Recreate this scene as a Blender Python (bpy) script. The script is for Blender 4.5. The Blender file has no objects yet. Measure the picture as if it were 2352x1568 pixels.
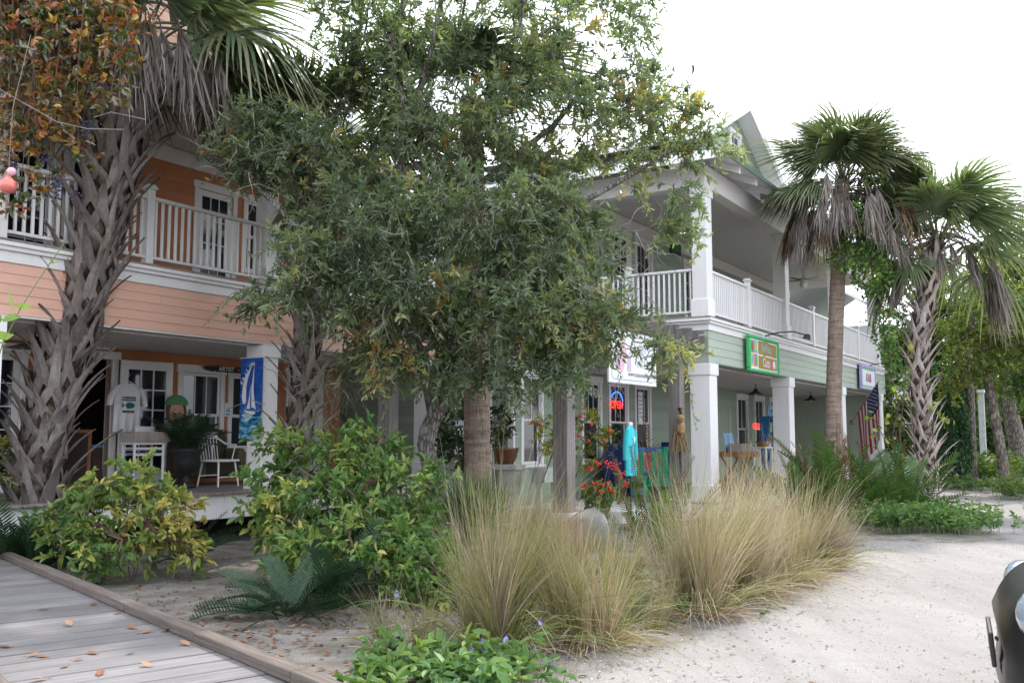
import bpy, math, random
import numpy as np
from mathutils import Vector, Matrix

random.seed(11)
rng = np.random.default_rng(11)
R = math.radians
S = bpy.context.scene
COL = S.collection

# ------------------------------------------------------------------ camera, sky, sun, exposure
FPX, PITCH, EYE = 2217.0, R(5.56), 1.6          # focal length in pixels of a 2352 px wide picture
cam = bpy.data.cameras.new('camera')
cam.sensor_width = 36.0
cam.lens = FPX / 2352 * 36
cam.clip_start, cam.clip_end = 0.1, 1500
camo = bpy.data.objects.new('camera', cam)
COL.objects.link(camo)
camo.location = (0, 0, EYE)
camo.rotation_euler = (R(90) + PITCH, 0, 0)
S.camera = camo

SUN_AZ, SUN_EL = R(20), R(53)                   # azimuth right of straight ahead (+Y)
world = bpy.data.worlds.new('World')
S.world = world
world.use_nodes = True
wn, wl = world.node_tree.nodes, world.node_tree.links
wn.clear()
sky = wn.new('ShaderNodeTexSky')
sky.sky_type = 'NISHITA'
sky.sun_disc = False
sky.sun_elevation = SUN_EL
sky.sun_rotation = SUN_AZ
sky.dust_density = 2.0
tcw = wn.new('ShaderNodeTexCoord')
mpw = wn.new('ShaderNodeMapping')
mpw.inputs['Scale'].default_value = (1.0, 1.0, 2.2)
nzw = wn.new('ShaderNodeTexNoise')
nzw.inputs['Scale'].default_value = 1.7
nzw.inputs['Detail'].default_value = 5
rpw = wn.new('ShaderNodeValToRGB')
rpw.color_ramp.elements[0].position = 0.38
rpw.color_ramp.elements[0].color = (0.60, 0.60, 0.60, 1)
rpw.color_ramp.elements[1].position = 0.62
rpw.color_ramp.elements[1].color = (0.95, 0.95, 0.95, 1)
mxw = wn.new('ShaderNodeMix')
mxw.data_type = 'RGBA'
mxw.inputs[7].default_value = (9.4, 9.9, 10.8, 1)     # thin bright cloud over the blue
bgw = wn.new('ShaderNodeBackground')
bgw.inputs['Strength'].default_value = 0.145
out = wn.new('ShaderNodeOutputWorld')
wl.new(tcw.outputs['Generated'], mpw.inputs['Vector'])
wl.new(mpw.outputs['Vector'], nzw.inputs['Vector'])
wl.new(nzw.outputs['Fac'], rpw.inputs['Fac'])
wl.new(rpw.outputs['Color'], mxw.inputs[0])
wl.new(sky.outputs['Color'], mxw.inputs[6])
wl.new(mxw.outputs[2], bgw.inputs['Color'])
wl.new(bgw.outputs[0], out.inputs[0])

sl = bpy.data.lights.new('sun', 'SUN')
sl.energy = 2.4
sl.angle = R(1.2)
sl.color = (1.0, 0.96, 0.88)
slo = bpy.data.objects.new('sun', sl)
COL.objects.link(slo)
sd = Vector((math.sin(SUN_AZ) * math.cos(SUN_EL), math.cos(SUN_AZ) * math.cos(SUN_EL), math.sin(SUN_EL)))
slo.rotation_euler = sd.to_track_quat('Z', 'Y').to_euler()
slo.location = (10, 20, 30)

S.view_settings.view_transform = 'Standard'
S.view_settings.look = 'None'
S.view_settings.exposure = 1.1
S.view_settings.gamma = 1
S.view_settings.use_curve_mapping = False
S.render.engine = 'CYCLES'
S.cycles.max_bounces = 6
S.cycles.transparent_max_bounces = 8
S.cycles.caustics_reflective = False
S.cycles.caustics_refractive = False

# ------------------------------------------------------------------ places: pixels of the photograph (2352 wide) to metres
TH = R(31.8)                                     # the street runs 31.8 degrees right of straight ahead
UA = np.array([math.sin(TH), math.cos(TH), 0.0])
VA = np.array([-math.cos(TH), math.sin(TH), 0.0])
CAM = np.array([0, 0, EYE])

def ray(px, py):
    x, u = (px - 1176) / FPX, (784 - py) / FPX
    return np.array([x, math.cos(PITCH) - u * math.sin(PITCH), math.sin(PITCH) + u * math.cos(PITCH)])

def at(px, py, Y):
    r = ray(px, py)
    return CAM + r * (Y / r[1])

def gp(px, py, z=0.0):
    r = ray(px, py)
    return CAM + r * ((z - EYE) / r[2])

def gat(px, Y):
    """point on the ground at that image column and distance"""
    return np.array([(px - 1176) / FPX * Y * 1.0, Y, 0.0])

def W(a, b, z=0.0):
    return a * UA + b * VA + np.array([0, 0, z])

# ------------------------------------------------------------------ object helpers
POS = {}

def tag(o, label=None, cat=None, group=None, kind=None):
    if label: o['label'] = label
    if cat: o['category'] = cat
    if group: o['group'] = group
    if kind: o['kind'] = kind
    return o

def empty(name, loc, rz=0.0, label=None, cat=None, group=None, kind=None):
    o = bpy.data.objects.new(name, None)
    COL.objects.link(o)
    o.empty_display_size = 0.2
    o.location = tuple(loc)
    o.rotation_euler = (0, 0, rz)
    return tag(o, label, cat, group, kind)

def link(name, data, mat=None, parent=None, loc=(0, 0, 0), rot=(0, 0, 0), scale=(1, 1, 1)):
    o = bpy.data.objects.new(name, data)
    COL.objects.link(o)
    if parent is not None: o.parent = parent
    o.location = tuple(loc)
    o.rotation_euler = tuple(rot)
    o.scale = tuple(scale)
    if mat is not None:
        if not data.materials: data.materials.append(mat)
        elif data.materials[0] is not mat:
            o.material_slots[0].link = 'OBJECT'
            o.material_slots[0].material = mat
    return o

class MB:
    """collects faces and makes ONE mesh"""
    def __init__(s):
        s.v, s.q, s.t, s.tint, s.n = [], [], [], [], 0
    def add(s, v, quads=None, tris=None, tint=0.5):
        v = np.asarray(v, dtype=np.float64).reshape(-1, 3)
        if quads is not None and len(quads): s.q.append(np.asarray(quads, dtype=np.int64).reshape(-1, 4) + s.n)
        if tris is not None and len(tris): s.t.append(np.asarray(tris, dtype=np.int64).reshape(-1, 3) + s.n)
        s.v.append(v)
        s.tint.append(np.broadcast_to(np.asarray(tint, dtype=np.float64), (len(v),)).copy())
        s.n += len(v)
        return s
    def box(s, x0, x1, y0, y1, z0, z1, tint=0.5):
        v = [(x, y, z) for z in (z0, z1) for y in (y0, y1) for x in (x0, x1)]
        return s.add(v, [(0, 2, 3, 1), (4, 5, 7, 6), (0, 1, 5, 4), (2, 6, 7, 3), (0, 4, 6, 2), (1, 3, 7, 5)], tint=tint)
    def cbox(s, x0, x1, y0, y1, z0, z1, c=0.008, tint=0.5):
        c = min(c, (x1 - x0) * .3, (y1 - y0) * .3, (z1 - z0) * .3)
        V, idx = [], {}
        for i, X in enumerate((x0, x1)):
            for j, Y in enumerate((y0, y1)):
                for k, Z in enumerate((z0, z1)):
                    sx, sy, sz = c * (1 - 2 * i), c * (1 - 2 * j), c * (1 - 2 * k)
                    for ax, p in enumerate(((X, Y + sy, Z + sz), (X + sx, Y, Z + sz), (X + sx, Y + sy, Z))):
                        idx[i, j, k, ax] = len(V); V.append(p)
        q, t = [], []
        B2 = (0, 1)
        for i in B2:
            f = [idx[i, 0, 0, 0], idx[i, 1, 0, 0], idx[i, 1, 1, 0], idx[i, 0, 1, 0]]
            q.append(f if i else f[::-1])
            f = [idx[0, i, 0, 1], idx[1, i, 0, 1], idx[1, i, 1, 1], idx[0, i, 1, 1]]
            q.append(f[::-1] if i else f)
            f = [idx[0, 0, i, 2], idx[1, 0, i, 2], idx[1, 1, i, 2], idx[0, 1, i, 2]]
            q.append(f if i else f[::-1])
        for p in B2:
            for r_ in B2:
                q.append([idx[p, r_, 0, 0], idx[p, r_, 1, 0], idx[p, r_, 1, 1], idx[p, r_, 0, 1]])
                q.append([idx[p, 0, r_, 0], idx[p, 1, r_, 0], idx[p, 1, r_, 2], idx[p, 0, r_, 2]])
                q.append([idx[0, p, r_, 1], idx[1, p, r_, 1], idx[1, p, r_, 2], idx[0, p, r_, 2]])
                for k in B2: t.append([idx[p, r_, k, 0], idx[p, r_, k, 1], idx[p, r_, k, 2]])
        return s.add(V, q, t, tint)
    def tube(s, pts, rad, n=6, cap=True, tint=0.5, flat=1.0):
        pts = np.asarray(pts, dtype=float)
        rad = np.broadcast_to(np.asarray(rad, dtype=float), (len(pts),))
        tg = np.gradient(pts, axis=0)
        tg /= np.linalg.norm(tg, axis=1, keepdims=True) + 1e-9
        ref = np.array([0.0, 0, 1]) if abs(tg[:, 2]).mean() < 0.85 else np.array([1.0, 0, 0])
        sx = np.cross(tg, ref); sx /= np.linalg.norm(sx, axis=1, keepdims=True) + 1e-9
        sy = np.cross(sx, tg)
        an = np.arange(n) / n * 2 * math.pi
        v = (pts[:, None, :] + rad[:, None, None] * (np.cos(an)[None, :, None] * sx[:, None, :] + flat * np.sin(an)[None, :, None] * sy[:, None, :])).reshape(-1, 3)
        q = []
        for i in range(len(pts) - 1):
            for j in range(n):
                k = (j + 1) % n
                q.append((i * n + j, i * n + k, (i + 1) * n + k, (i + 1) * n + j))
        t = []
        if cap:
            for j in range(1, n - 1):
                t.append((0, j + 1, j)); e = (len(pts) - 1) * n; t.append((e, e + j, e + j + 1))
        tt = tint if np.ndim(tint) == 0 else np.repeat(tint, n)
        return s.add(v, q, t, tt)
    def lathe(s, prof, n=20, c=(0, 0, 0), tint=0.5):
        prof = np.asarray(prof, float)
        an = np.arange(n) / n * 2 * math.pi
        v = np.stack([prof[:, 0:1] * np.cos(an) + c[0], prof[:, 0:1] * np.sin(an) + c[1], np.repeat(prof[:, 1:2], n, 1) + c[2]], -1).reshape(-1, 3)
        q = [(i * n + j, i * n + (j + 1) % n, (i + 1) * n + (j + 1) % n, (i + 1) * n + j) for i in range(len(prof) - 1) for j in range(n)]
        t = []
        for e, fl in ((0, 1), (len(prof) - 1, 0)):
            if prof[e, 0] > 1e-4:
                for j in range(1, n - 1):
                    a = (e * n, e * n + j, e * n + j + 1)
                    t.append(a[::-1] if fl else a)
        return s.add(v, q, t, tint)
    def prism(s, poly, z0, z1, ax='z', tint=0.5):
        """extrude a convex-ish outline; ax='y': outline is (x,z), extruded along y"""
        n = len(poly)
        def p(a, b, h): return (a, b, h) if ax == 'z' else ((a, h, b) if ax == 'y' else (h, a, b))
        c = np.mean(np.asarray(poly, float), axis=0)
        v = [p(a, b, z0) for a, b in poly] + [p(a, b, z1) for a, b in poly] + [p(c[0], c[1], z0), p(c[0], c[1], z1)]
        q = [(i, (i + 1) % n, n + (i + 1) % n, n + i) for i in range(n)]
        t = [(2 * n, (i + 1) % n, i) for i in range(n)] + [(2 * n + 1, n + i, n + (i + 1) % n) for i in range(n)]
        return s.add(v, q, t, tint)
    def slab(s, p, th, tint=0.5):
        """four corner points (counterclockwise from above) with a thickness downward"""
        p = np.asarray(p, float); d = p - np.array([0, 0, th])
        return s.add(np.vstack([p, d]), [(0, 1, 2, 3), (7, 6, 5, 4), (0, 4, 5, 1), (1, 5, 6, 2), (2, 6, 7, 3), (3, 7, 4, 0)], tint=tint)
    def mesh(s, name, smooth=False):
        me = bpy.data.meshes.new(name)
        v = np.vstack(s.v)
        q = np.vstack(s.q) if s.q else np.zeros((0, 4), int)
        t = np.vstack(s.t) if s.t else np.zeros((0, 3), int)
        me.vertices.add(len(v)); me.vertices.foreach_set('co', v.ravel())
        nl = q.size + t.size
        me.loops.add(nl)
        me.loops.foreach_set('vertex_index', np.concatenate([q.ravel(), t.ravel()]).astype(np.int32))
        me.polygons.add(len(q) + len(t))
        me.polygons.foreach_set('loop_start', np.concatenate([np.arange(len(q)) * 4, q.size + np.arange(len(t)) * 3]).astype(np.int32))
        me.update(calc_edges=True)
        me.polygons.foreach_set('use_smooth', np.full(len(q) + len(t), bool(smooth)))
        at_ = me.attributes.new('tint', 'FLOAT', 'POINT')
        at_.data.foreach_set('value', np.concatenate(s.tint).astype(np.float32))
        me.validate()
        return me
    def build(s, name, mat, parent=None, loc=(0, 0, 0), rot=(0, 0, 0), smooth=False):
        return link(name, s.mesh(name, smooth), mat, parent, loc, rot)

BOXES = {}
def boxmesh(name, x, y, z, c=0.006):
    k = (name, round(x, 3), round(y, 3), round(z, 3), c)
    if k not in BOXES:
        m = MB()
        (m.cbox if c else m.box)(-x / 2, x / 2, -y / 2, y / 2, -z / 2, z / 2, *([c] if c else []))
        BOXES[k] = m.mesh(name)
    return BOXES[k]

def text(name, body, size, mat, parent, loc, rot, ex=0.003, shear=0.0, align='CENTER', sx=1.0, bold=0.0):
    cu = bpy.data.curves.new(name, 'FONT')
    cu.body, cu.size, cu.extrude, cu.shear, cu.offset = body, size, ex, shear, bold
    cu.align_x, cu.align_y = align, 'CENTER'
    cu.resolution_u = 4
    tmp = bpy.data.objects.new('tmp', cu)
    me = bpy.data.meshes.new_from_object(tmp)
    bpy.data.objects.remove(tmp); bpy.data.curves.remove(cu)
    me.materials.clear(); me.name = name
    return link(name, me, mat, parent, loc, rot, (sx, 1, 1))

# ------------------------------------------------------------------ materials
class NT:
    def __init__(s, name):
        s.m = bpy.data.materials.new(name); s.m.use_nodes = True
        s.n, s.l = s.m.node_tree.nodes, s.m.node_tree.links
        s.n.clear()
        s.out = s.n.new('ShaderNodeOutputMaterial')
    def N(s, typ, **kw):
        n = s.n.new('ShaderNode' + typ)
        for k, v in kw.items():
            if k in n.inputs: n.inputs[k].default_value = v
            else: setattr(n, k, v)
        return n
    def L(s, a, b): s.l.new(a, b)
    def ramp(s, fac, stops):
        r = s.N('ValToRGB')
        e = r.color_ramp.elements
        while len(e) < len(stops): e.new(0.5)
        for i, (p, c) in enumerate(stops):
            e[i].position = p; e[i].color = (*c, 1)
        s.L(fac, r.inputs[0]); return r.outputs[0]
    def mix(s, fac, a, b, mode='MIX'):
        m = s.N('Mix', data_type='RGBA', blend_type=mode)
        if isinstance(fac, (int, float)): m.inputs[0].default_value = fac
        else: s.L(fac, m.inputs[0])
        for x, i in ((a, 6), (b, 7)):
            if isinstance(x, tuple): m.inputs[i].default_value = (*x, 1)
            else: s.L(x, m.inputs[i])
        return m.outputs[2]
    def noise(s, scale, detail=4, vec=None, stretch=None, rough=0.55, coord='Object'):
        if vec is None:
            vec = s.N('TexCoord').outputs[coord]
        if stretch:
            mp = s.N('Mapping'); mp.inputs['Scale'].default_value = stretch
            s.L(vec, mp.inputs[0]); vec = mp.outputs[0]
        n = s.N('TexNoise', Scale=scale, Detail=detail, Roughness=rough)
        s.L(vec, n.inputs['Vector']); return n.outputs['Fac']
    def bump(s, h, strength=0.3, dist=0.01):
        b = s.N('Bump', Strength=strength, Distance=dist)
        s.L(h, b.inputs['Height']); return b.outputs[0]
    def rand(s): return s.N('ObjectInfo').outputs['Random']
    def objvec(s):
        """object coordinates shifted by the object's own random number, so alike pieces differ"""
        tc, oi = s.N('TexCoord'), s.N('ObjectInfo')
        mm = s.N('Math', operation='MULTIPLY'); mm.inputs[1].default_value = 37.0
        s.L(oi.outputs['Random'], mm.inputs[0])
        va = s.N('VectorMath', operation='ADD')
        s.L(tc.outputs['Object'], va.inputs[0]); s.L(mm.outputs[0], va.inputs[1]); return va.outputs[0]
    def princ(s, col, rough=0.6, normal=None, spec=0.4, **kw):
        p = s.N('BsdfPrincipled')
        if isinstance(col, tuple): p.inputs['Base Color'].default_value = (*col, 1)
        else: s.L(col, p.inputs['Base Color'])
        if isinstance(rough, (int, float)): p.inputs['Roughness'].default_value = rough
        else: s.L(rough, p.inputs['Roughness'])
        p.inputs['Specular IOR Level'].default_value = spec
        for k, v in kw.items(): p.inputs[k].default_value = v
        if normal is not None: s.L(normal, p.inputs['Normal'])
        return p
    def done(s, shader):
        s.L(shader.outputs[0] if hasattr(shader, 'outputs') else shader, s.out.inputs[0]); return s.m

def darker(c, k): return tuple(x * k for x in c)

def m_paint(name, c, rough=0.55, var=0.10, dirt=0.25, spec=0.35):
    t = NT(name)
    v = t.objvec()
    n1 = t.noise(2.3, 5, v); n2 = t.noise(45, 3, v, (1, 1, 0.35))
    col = t.ramp(n1, [(0.25, darker(c, 1 - var)), (0.75, c)])
    d = t.ramp(t.noise(7, 7, v, (1.6, 1.6, 0.22), 0.72), [(0.50, (0, 0, 0)), (0.76, (1, 1, 1))])
    mm = t.N('Math', operation='MULTIPLY'); mm.inputs[1].default_value = dirt
    t.L(d, mm.inputs[0])
    col = t.mix(mm.outputs[0], col, tuple(x * 0.5 + 0.02 for x in c))
    rr = t.ramp(t.rand(), [(0, (0.93,) * 3), (1, (1.05,) * 3)])
    col = t.mix(1.0, col, rr, 'MULTIPLY')
    return t.done(t.princ(col, rough, t.bump(n2, 0.15, 0.004), spec))

def m_wood(name, c1, c2, c3, axis='x', rough=0.8, bump=0.5, scale=5.0, objr=0.25):
    t = NT(name)
    v = t.objvec()
    st = {'x': (0.35, 14, 14), 'y': (6, 0.22, 6), 'z': (6, 6, 0.22)}[axis]
    g = t.noise(scale, 6, v, st, 0.65)
    b = t.noise(1.6, 4, v)
    col = t.ramp(g, [(0.3, c1), (0.5, c2), (0.72, c3)])
    col = t.mix(t.ramp(b, [(0.4, (0, 0, 0)), (0.75, (0.55,) * 3)]), col, darker(c2, 0.6))
    rr = t.ramp(t.rand(), [(0, (1 - objr,) * 3), (1, (1 + objr * .6,) * 3)])
    col = t.mix(1.0, col, rr, 'MULTIPLY')
    return t.done(t.princ(col, rough, t.bump(g, bump, 0.006), 0.25))

def m_leaf(name, stops, rough=0.42, trans=0.35, spec=0.5, back=1.25):
    t = NT(name)
    a = t.N('Attribute', attribute_name='tint')
    nz = t.noise(0.9, 2, t.N('TexCoord').outputs['Object'])
    col = t.ramp(a.outputs['Fac'], stops)
    col = t.mix(1.0, col, t.ramp(nz, [(0.3, (0.8,) * 3), (0.7, (1.15,) * 3)]), 'MULTIPLY')
    rr = t.ramp(t.rand(), [(0, (0.85,) * 3), (1, (1.1,) * 3)])
    col = t.mix(1.0, col, rr, 'MULTIPLY')
    p = t.princ(col, rough, None, spec)
    tr = t.N('BsdfTranslucent')
    t.L(t.mix(1.0, col, (back, back * 1.05, back * 0.5), 'MULTIPLY'), tr.inputs[0])
    mx = t.N('MixShader'); mx.inputs[0].default_value = trans
    t.L(p.outputs[0], mx.inputs[1]); t.L(tr.outputs[0], mx.inputs[2])
    return t.done(mx)

def m_plain(name, c, rough=0.5, spec=0.4, var=0.12, metal=0.0, scale=8):
    t = NT(name)
    col = t.ramp(t.noise(scale, 4, t.objvec()), [(0.3, darker(c, 1 - var)), (0.7, darker(c, 1 + var * .5))])
    return t.done(t.princ(col, rough, None, spec, Metallic=metal))

def m_emit(name, c, st):
    t = NT(name)
    return t.done(t.princ(darker(c, .5), 0.3, None, 0.5, **{'Emission Color': (*c, 1), 'Emission Strength': st}))

def m_bark(name, c1, c2, c3, scale=14, stretch=(1, 1, 0.25), bump=1.0):
    t = NT(name)
    v = t.N('TexCoord').outputs['Object']
    mp = t.N('Mapping'); mp.inputs['Scale'].default_value = stretch
    t.L(v, mp.inputs[0])
    vo = t.N('TexVoronoi', Scale=scale); vo.feature = 'DISTANCE_TO_EDGE'
    t.L(mp.outputs[0], vo.inputs['Vector'])
    n = t.noise(scale * 2, 6, mp.outputs[0])
    h = t.mix(0.5, t.ramp(vo.outputs['Distance'], [(0.0, (0, 0, 0)), (0.25, (1, 1, 1))]), n)
    col = t.ramp(h, [(0.15, c1), (0.45, c2), (0.8, c3)])
    lich = t.ramp(t.noise(3.5, 5, v), [(0.55, (0, 0, 0)), (0.68, (0.7,) * 3)])
    col = t.mix(lich, col, tuple(0.5 * x + 0.5 * y for x, y in zip(c3, (0.36, 0.38, 0.34))))
    return t.done(t.princ(col, 0.9, t.bump(h, bump, 0.02), 0.15))

MAT = {}
MAT['white'] = m_paint('white_paint', (0.80, 0.79, 0.79), 0.5, 0.05, 0.16)
MAT['beige'] = m_paint('cream_paint', (0.70, 0.68, 0.67), 0.55, 0.04, 0.08)
MAT['peach'] = m_paint('peach_siding_paint', (0.70, 0.415, 0.315), 0.6, 0.12, 0.30)
MAT['orange'] = m_paint('shaded_orange_siding_paint', (0.47, 0.18, 0.075), 0.6, 0.12, 0.2)  # orange siding, its colour darkened for the shade under the porch ceiling
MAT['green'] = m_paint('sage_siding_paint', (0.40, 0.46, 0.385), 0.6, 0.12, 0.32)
MAT['greenshade'] = m_paint('sage_paint_shaded', (0.30, 0.37, 0.29), 0.6, 0.10, 0.22)  # the sage paint again, darkened to carry the shade on the walls
MAT['deckwood'] = m_wood('porch_boards', (0.14, 0.12, 0.10), (0.26, 0.23, 0.20), (0.36, 0.33, 0.30), 'y')
MAT['walk'] = m_wood('grey_walkway_boards', (0.105, 0.095, 0.092), (0.175, 0.165, 0.165), (0.235, 0.225, 0.23), 'x', 0.85, 0.4, 6.0, 0.20)
MAT['curb'] = m_wood('brown_grey_timber', (0.08, 0.06, 0.05), (0.15, 0.122, 0.105), (0.21, 0.18, 0.16), 'x', 0.9, 0.8, 6.0, 0.15)
MAT['weathered'] = m_wood('weathered_timber', (0.10, 0.09, 0.085), (0.22, 0.20, 0.19), (0.33, 0.31, 0.30), 'z', 0.9, 0.7, 5.0, 0.15)
MAT['weathered_x'] = m_wood('weathered_beam', (0.10, 0.09, 0.085), (0.22, 0.20, 0.19), (0.33, 0.31, 0.30), 'x', 0.9, 0.7, 5.0, 0.15)
MAT['table'] = m_wood('brown_table_wood', (0.16, 0.06, 0.02), (0.34, 0.15, 0.05), (0.5, 0.26, 0.1), 'x', 0.55, 0.3)
MAT['driftwood'] = m_wood('carved_pale_wood', (0.12, 0.07, 0.035), (0.34, 0.23, 0.12), (0.5, 0.36, 0.2), 'z', 0.7, 0.6, 8)
def _glass():
    t = NT('dark_window_glass')
    p = t.princ((0.012, 0.016, 0.022), 0.04, t.bump(t.noise(1.5, 2, t.objvec()), 0.05, 0.02), 0.6)
    return t.done(p)
MAT['glass'] = _glass()
MAT['metalroof'] = m_plain('pale_metal_roof', (0.72, 0.74, 0.77), 0.45, 0.5, 0.05)
MAT['greenroof'] = m_plain('green_roof_edge', (0.10, 0.16, 0.12), 0.5)
MAT['dark'] = m_plain('dark_metal', (0.03, 0.03, 0.032), 0.5)
MAT['black'] = m_plain('black_cast_iron', (0.02, 0.021, 0.022), 0.6)
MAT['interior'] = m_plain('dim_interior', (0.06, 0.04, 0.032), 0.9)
MAT['rubber'] = m_plain('rubber', (0.02, 0.02, 0.02), 0.85)
def gat(px, Y):
    k = -EYE / Y
    u = (k * math.cos(PITCH) - math.sin(PITCH)) / (math.cos(PITCH) + k * math.sin(PITCH))
    return np.array([(px - 1176) / FPX * Y / (math.cos(PITCH) - u * math.sin(PITCH)), Y, 0.0])

# ------------------------------------------------------------------ ground: one sheet out to the horizon
EDGE = [(-50, 0.35), (6.0, 0.35), (6.46, 0.45), (8.0, 1.55), (9.8, 3.0), (12.5, 4.3), (14.5, 5.2), (16.5, 6.0), (19, 7.2), (24, 9.6), (30, 12.6), (60, 28)]
EY, EX = np.array([e[0] for e in EDGE]), np.array([e[1] for e in EDGE])
def bed_of(x, y):
    d = np.interp(y, EY, EX) - x
    bed = np.clip(d / 0.5 + 0.5, 0, 1)
    isl = 1 - np.clip((np.hypot((x - 6.6) / 1.6, (y - 16.4) / 1.9) - 0.75) / 0.3, 0, 1)
    isl2 = 1 - np.clip((np.hypot((x - 14.2) / 1.7, (y - 26.3) / 2.2) - 0.75) / 0.3, 0, 1)
    return np.maximum(np.maximum(bed, isl), isl2)
def hgt(x, y):
    near = np.exp(-((x - 1) ** 2 + (y - 10) ** 2) / 900)
    h = 0.018 * np.sin(x * 1.7 + 0.6 * np.sin(y * 1.3)) * np.sin(y * 1.1 + 0.8) + 0.008 * np.sin(x * 5.1 + y * 3.3) * np.sin(y * 4.7 - x)
    return h * near - 0.012
def build_ground():
    n = 360
    s = np.linspace(-1, 1, n)
    gx = 3 + 12 * np.sinh(s * 3.6) / np.sinh(3.6) * 22 * 1.0
    gy = 10 + 12 * np.sinh(s * 3.6) / np.sinh(3.6) * 25
    X, Y = np.meshgrid(gx, gy)
    Z = hgt(X, Y)
    v = np.stack([X, Y, Z], -1).reshape(-1, 3)
    i = np.arange(n * n).reshape(n, n)
    q = np.stack([i[:-1, :-1], i[:-1, 1:], i[1:, 1:], i[1:, :-1]], -1).reshape(-1, 4)
    m = MB().add(v, q, tint=bed_of(X, Y).ravel())
    t = NT('pale_shell_sand')
    a = t.N('Attribute', attribute_name='tint')
    v = t.N('TexCoord').outputs['Object']
    n1, n2, n3, n4 = t.noise(0.7, 6, v), t.noise(140, 3, v), t.noise(3.2, 6, v), t.noise(38, 4, v)
    sand = t.ramp(n2, [(0.3, (0.20, 0.183, 0.17)), (0.55, (0.30, 0.284, 0.272)), (0.8, (0.45, 0.435, 0.42))])
    sand = t.mix(t.ramp(n1, [(0.35, (0.0,) * 3), (0.75, (0.6,) * 3)]), sand, (0.225, 0.205, 0.19))
    sand = t.mix(t.ramp(n4, [(0.62, (0,) * 3), (0.72, (0.35,) * 3)]), sand, (0.30, 0.26, 0.22))
    bed = t.ramp(n2, [(0.3, (0.13, 0.118, 0.104)), (0.55, (0.235, 0.22, 0.198)), (0.8, (0.37, 0.355, 0.33))])
    bed = t.mix(t.ramp(n3, [(0.42, (0.0,) * 3), (0.66, (0.75,) * 3)]), bed, (0.11, 0.088, 0.07))
    ad = t.N('Math', operation='ADD'); t.L(a.outputs['Fac'], ad.inputs[0])
    sc = t.N('Math', operation='MULTIPLY_ADD'); sc.inputs[1].default_value = 0.9; sc.inputs[2].default_value = -0.45
    t.L(n3, sc.inputs[0]); t.L(sc.outputs[0], ad.inputs[1])
    f = t.ramp(ad.outputs[0], [(0.35, (0,) * 3), (0.65, (1,) * 3)])
    col = t.mix(f, sand, bed)
    hh = t.mix(0.4, n4, n2)
    b = t.bump(hh, 0.7, 0.02)
    b2 = t.N('Bump', Strength=0.35, Distance=0.12); t.L(n3, b2.inputs['Height']); t.L(b, b2.inputs['Normal'])
    vo = t.N('TexVoronoi', Scale=2.6); vo.feature = 'SMOOTH_F1'; t.L(v, vo.inputs['Vector'])
    b3 = t.N('Bump', Strength=0.5, Distance=0.06); t.L(vo.outputs['Distance'], b3.inputs['Height']); t.L(b2.outputs[0], b3.inputs['Normal'])
    b2 = b3
    trk = t.ramp(t.noise(1.0, 5, v, (1.9, .16, 1), .6), [(0.42, (0,) * 3), (0.68, (0.7,) * 3)])
    sand2 = t.mix(trk, sand, (0.20, 0.183, 0.17))
    col = t.mix(f, sand2, bed)
    o = m.build('sand_ground', t.done(t.princ(col, 0.95, b2.outputs[0], 0.15)), smooth=True)
    tag(o, kind='structure')
build_ground()

# ------------------------------------------------------------------ boardwalk in the near corner
def build_boardwalk():
    z = 0.20
    c0, c1 = gp(0, 1266, 0.275)[:2], gp(735, 1568, 0.275)[:2]
    d = (c0 - c1) / np.linalg.norm(c0 - c1)            # runs away from the camera, to the left
    n = np.array([-d[1], d[0]])                        # to the left of that
    ang = math.atan2(n[1], n[0])
    o0 = c1 - d * 4.0
    wl0 = gp(0, 1532, 0.30)[:2]
    width = float((wl0 - c1) @ n)
    root = empty('boardwalk', (o0[0], o0[1], 0), math.atan2(d[1], d[0]), kind='structure')
    pw, gap = 0.224, 0.021
    L = 16.0
    k = 0
    s = 0.0
    wd = width + 0.1
    meshes = []
    for i in range(6):
        m = MB().cbox(-wd / 2, wd / 2, -pw / 2, pw / 2, -0.019, 0.019, 0.006)
        v = m.v[0]; v[:, 2] += 0.0016 * np.sin(v[:, 1] * 60 + i) ; v[:, 1] += rng.normal(0, 0.0012, len(v))
        meshes.append(m.mesh('plank'))
    while s < L:
        link('plank', meshes[k % 6], MAT['walk'], root, (s + pw / 2, width / 2 + rng.normal(0, 0.008), z - 0.019 + rng.normal(0, 0.0015)), (rng.normal(0, 0.004), 0, math.pi / 2 + rng.normal(0, 0.002)))
        s += pw + gap + abs(rng.normal(0, 0.0015)); k += 1
    # kerb timbers along both sides, laid end to end with small kinks
    for side in (0, 1):
        s = 0.0 if side == 0 else -0.4
        j = 0
        while s < L:
            ln = 1.45 if side == 0 else 2.3
            m = MB().cbox(-ln / 2 + 0.003, ln / 2 - 0.003, -0.055, 0.055, -0.036, 0.036, 0.007)
            m.v[0][:, 2] += 0.001 * np.sin(m.v[0][:, 0] * 3 + j)
            link('kerb_timber', m.mesh('kerb_timber'), MAT['curb'], root, (s + ln / 2, -0.055 if side == 0 else width + 0.055, z + 0.038 + rng.normal(0, 0.001)), (0, 0, rng.normal(0, 0.004)))
            s += ln; j += 1
    for side in (-0.04, width + 0.04):
        m = MB().cbox(0, L, -0.02, 0.02, 0.03, z - 0.042, 0.004)
        m.build('side_joist', MAT['curb'], root, (0, side, 0))
    return root, o0, d, n, width, z
WALK = build_boardwalk()

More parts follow.
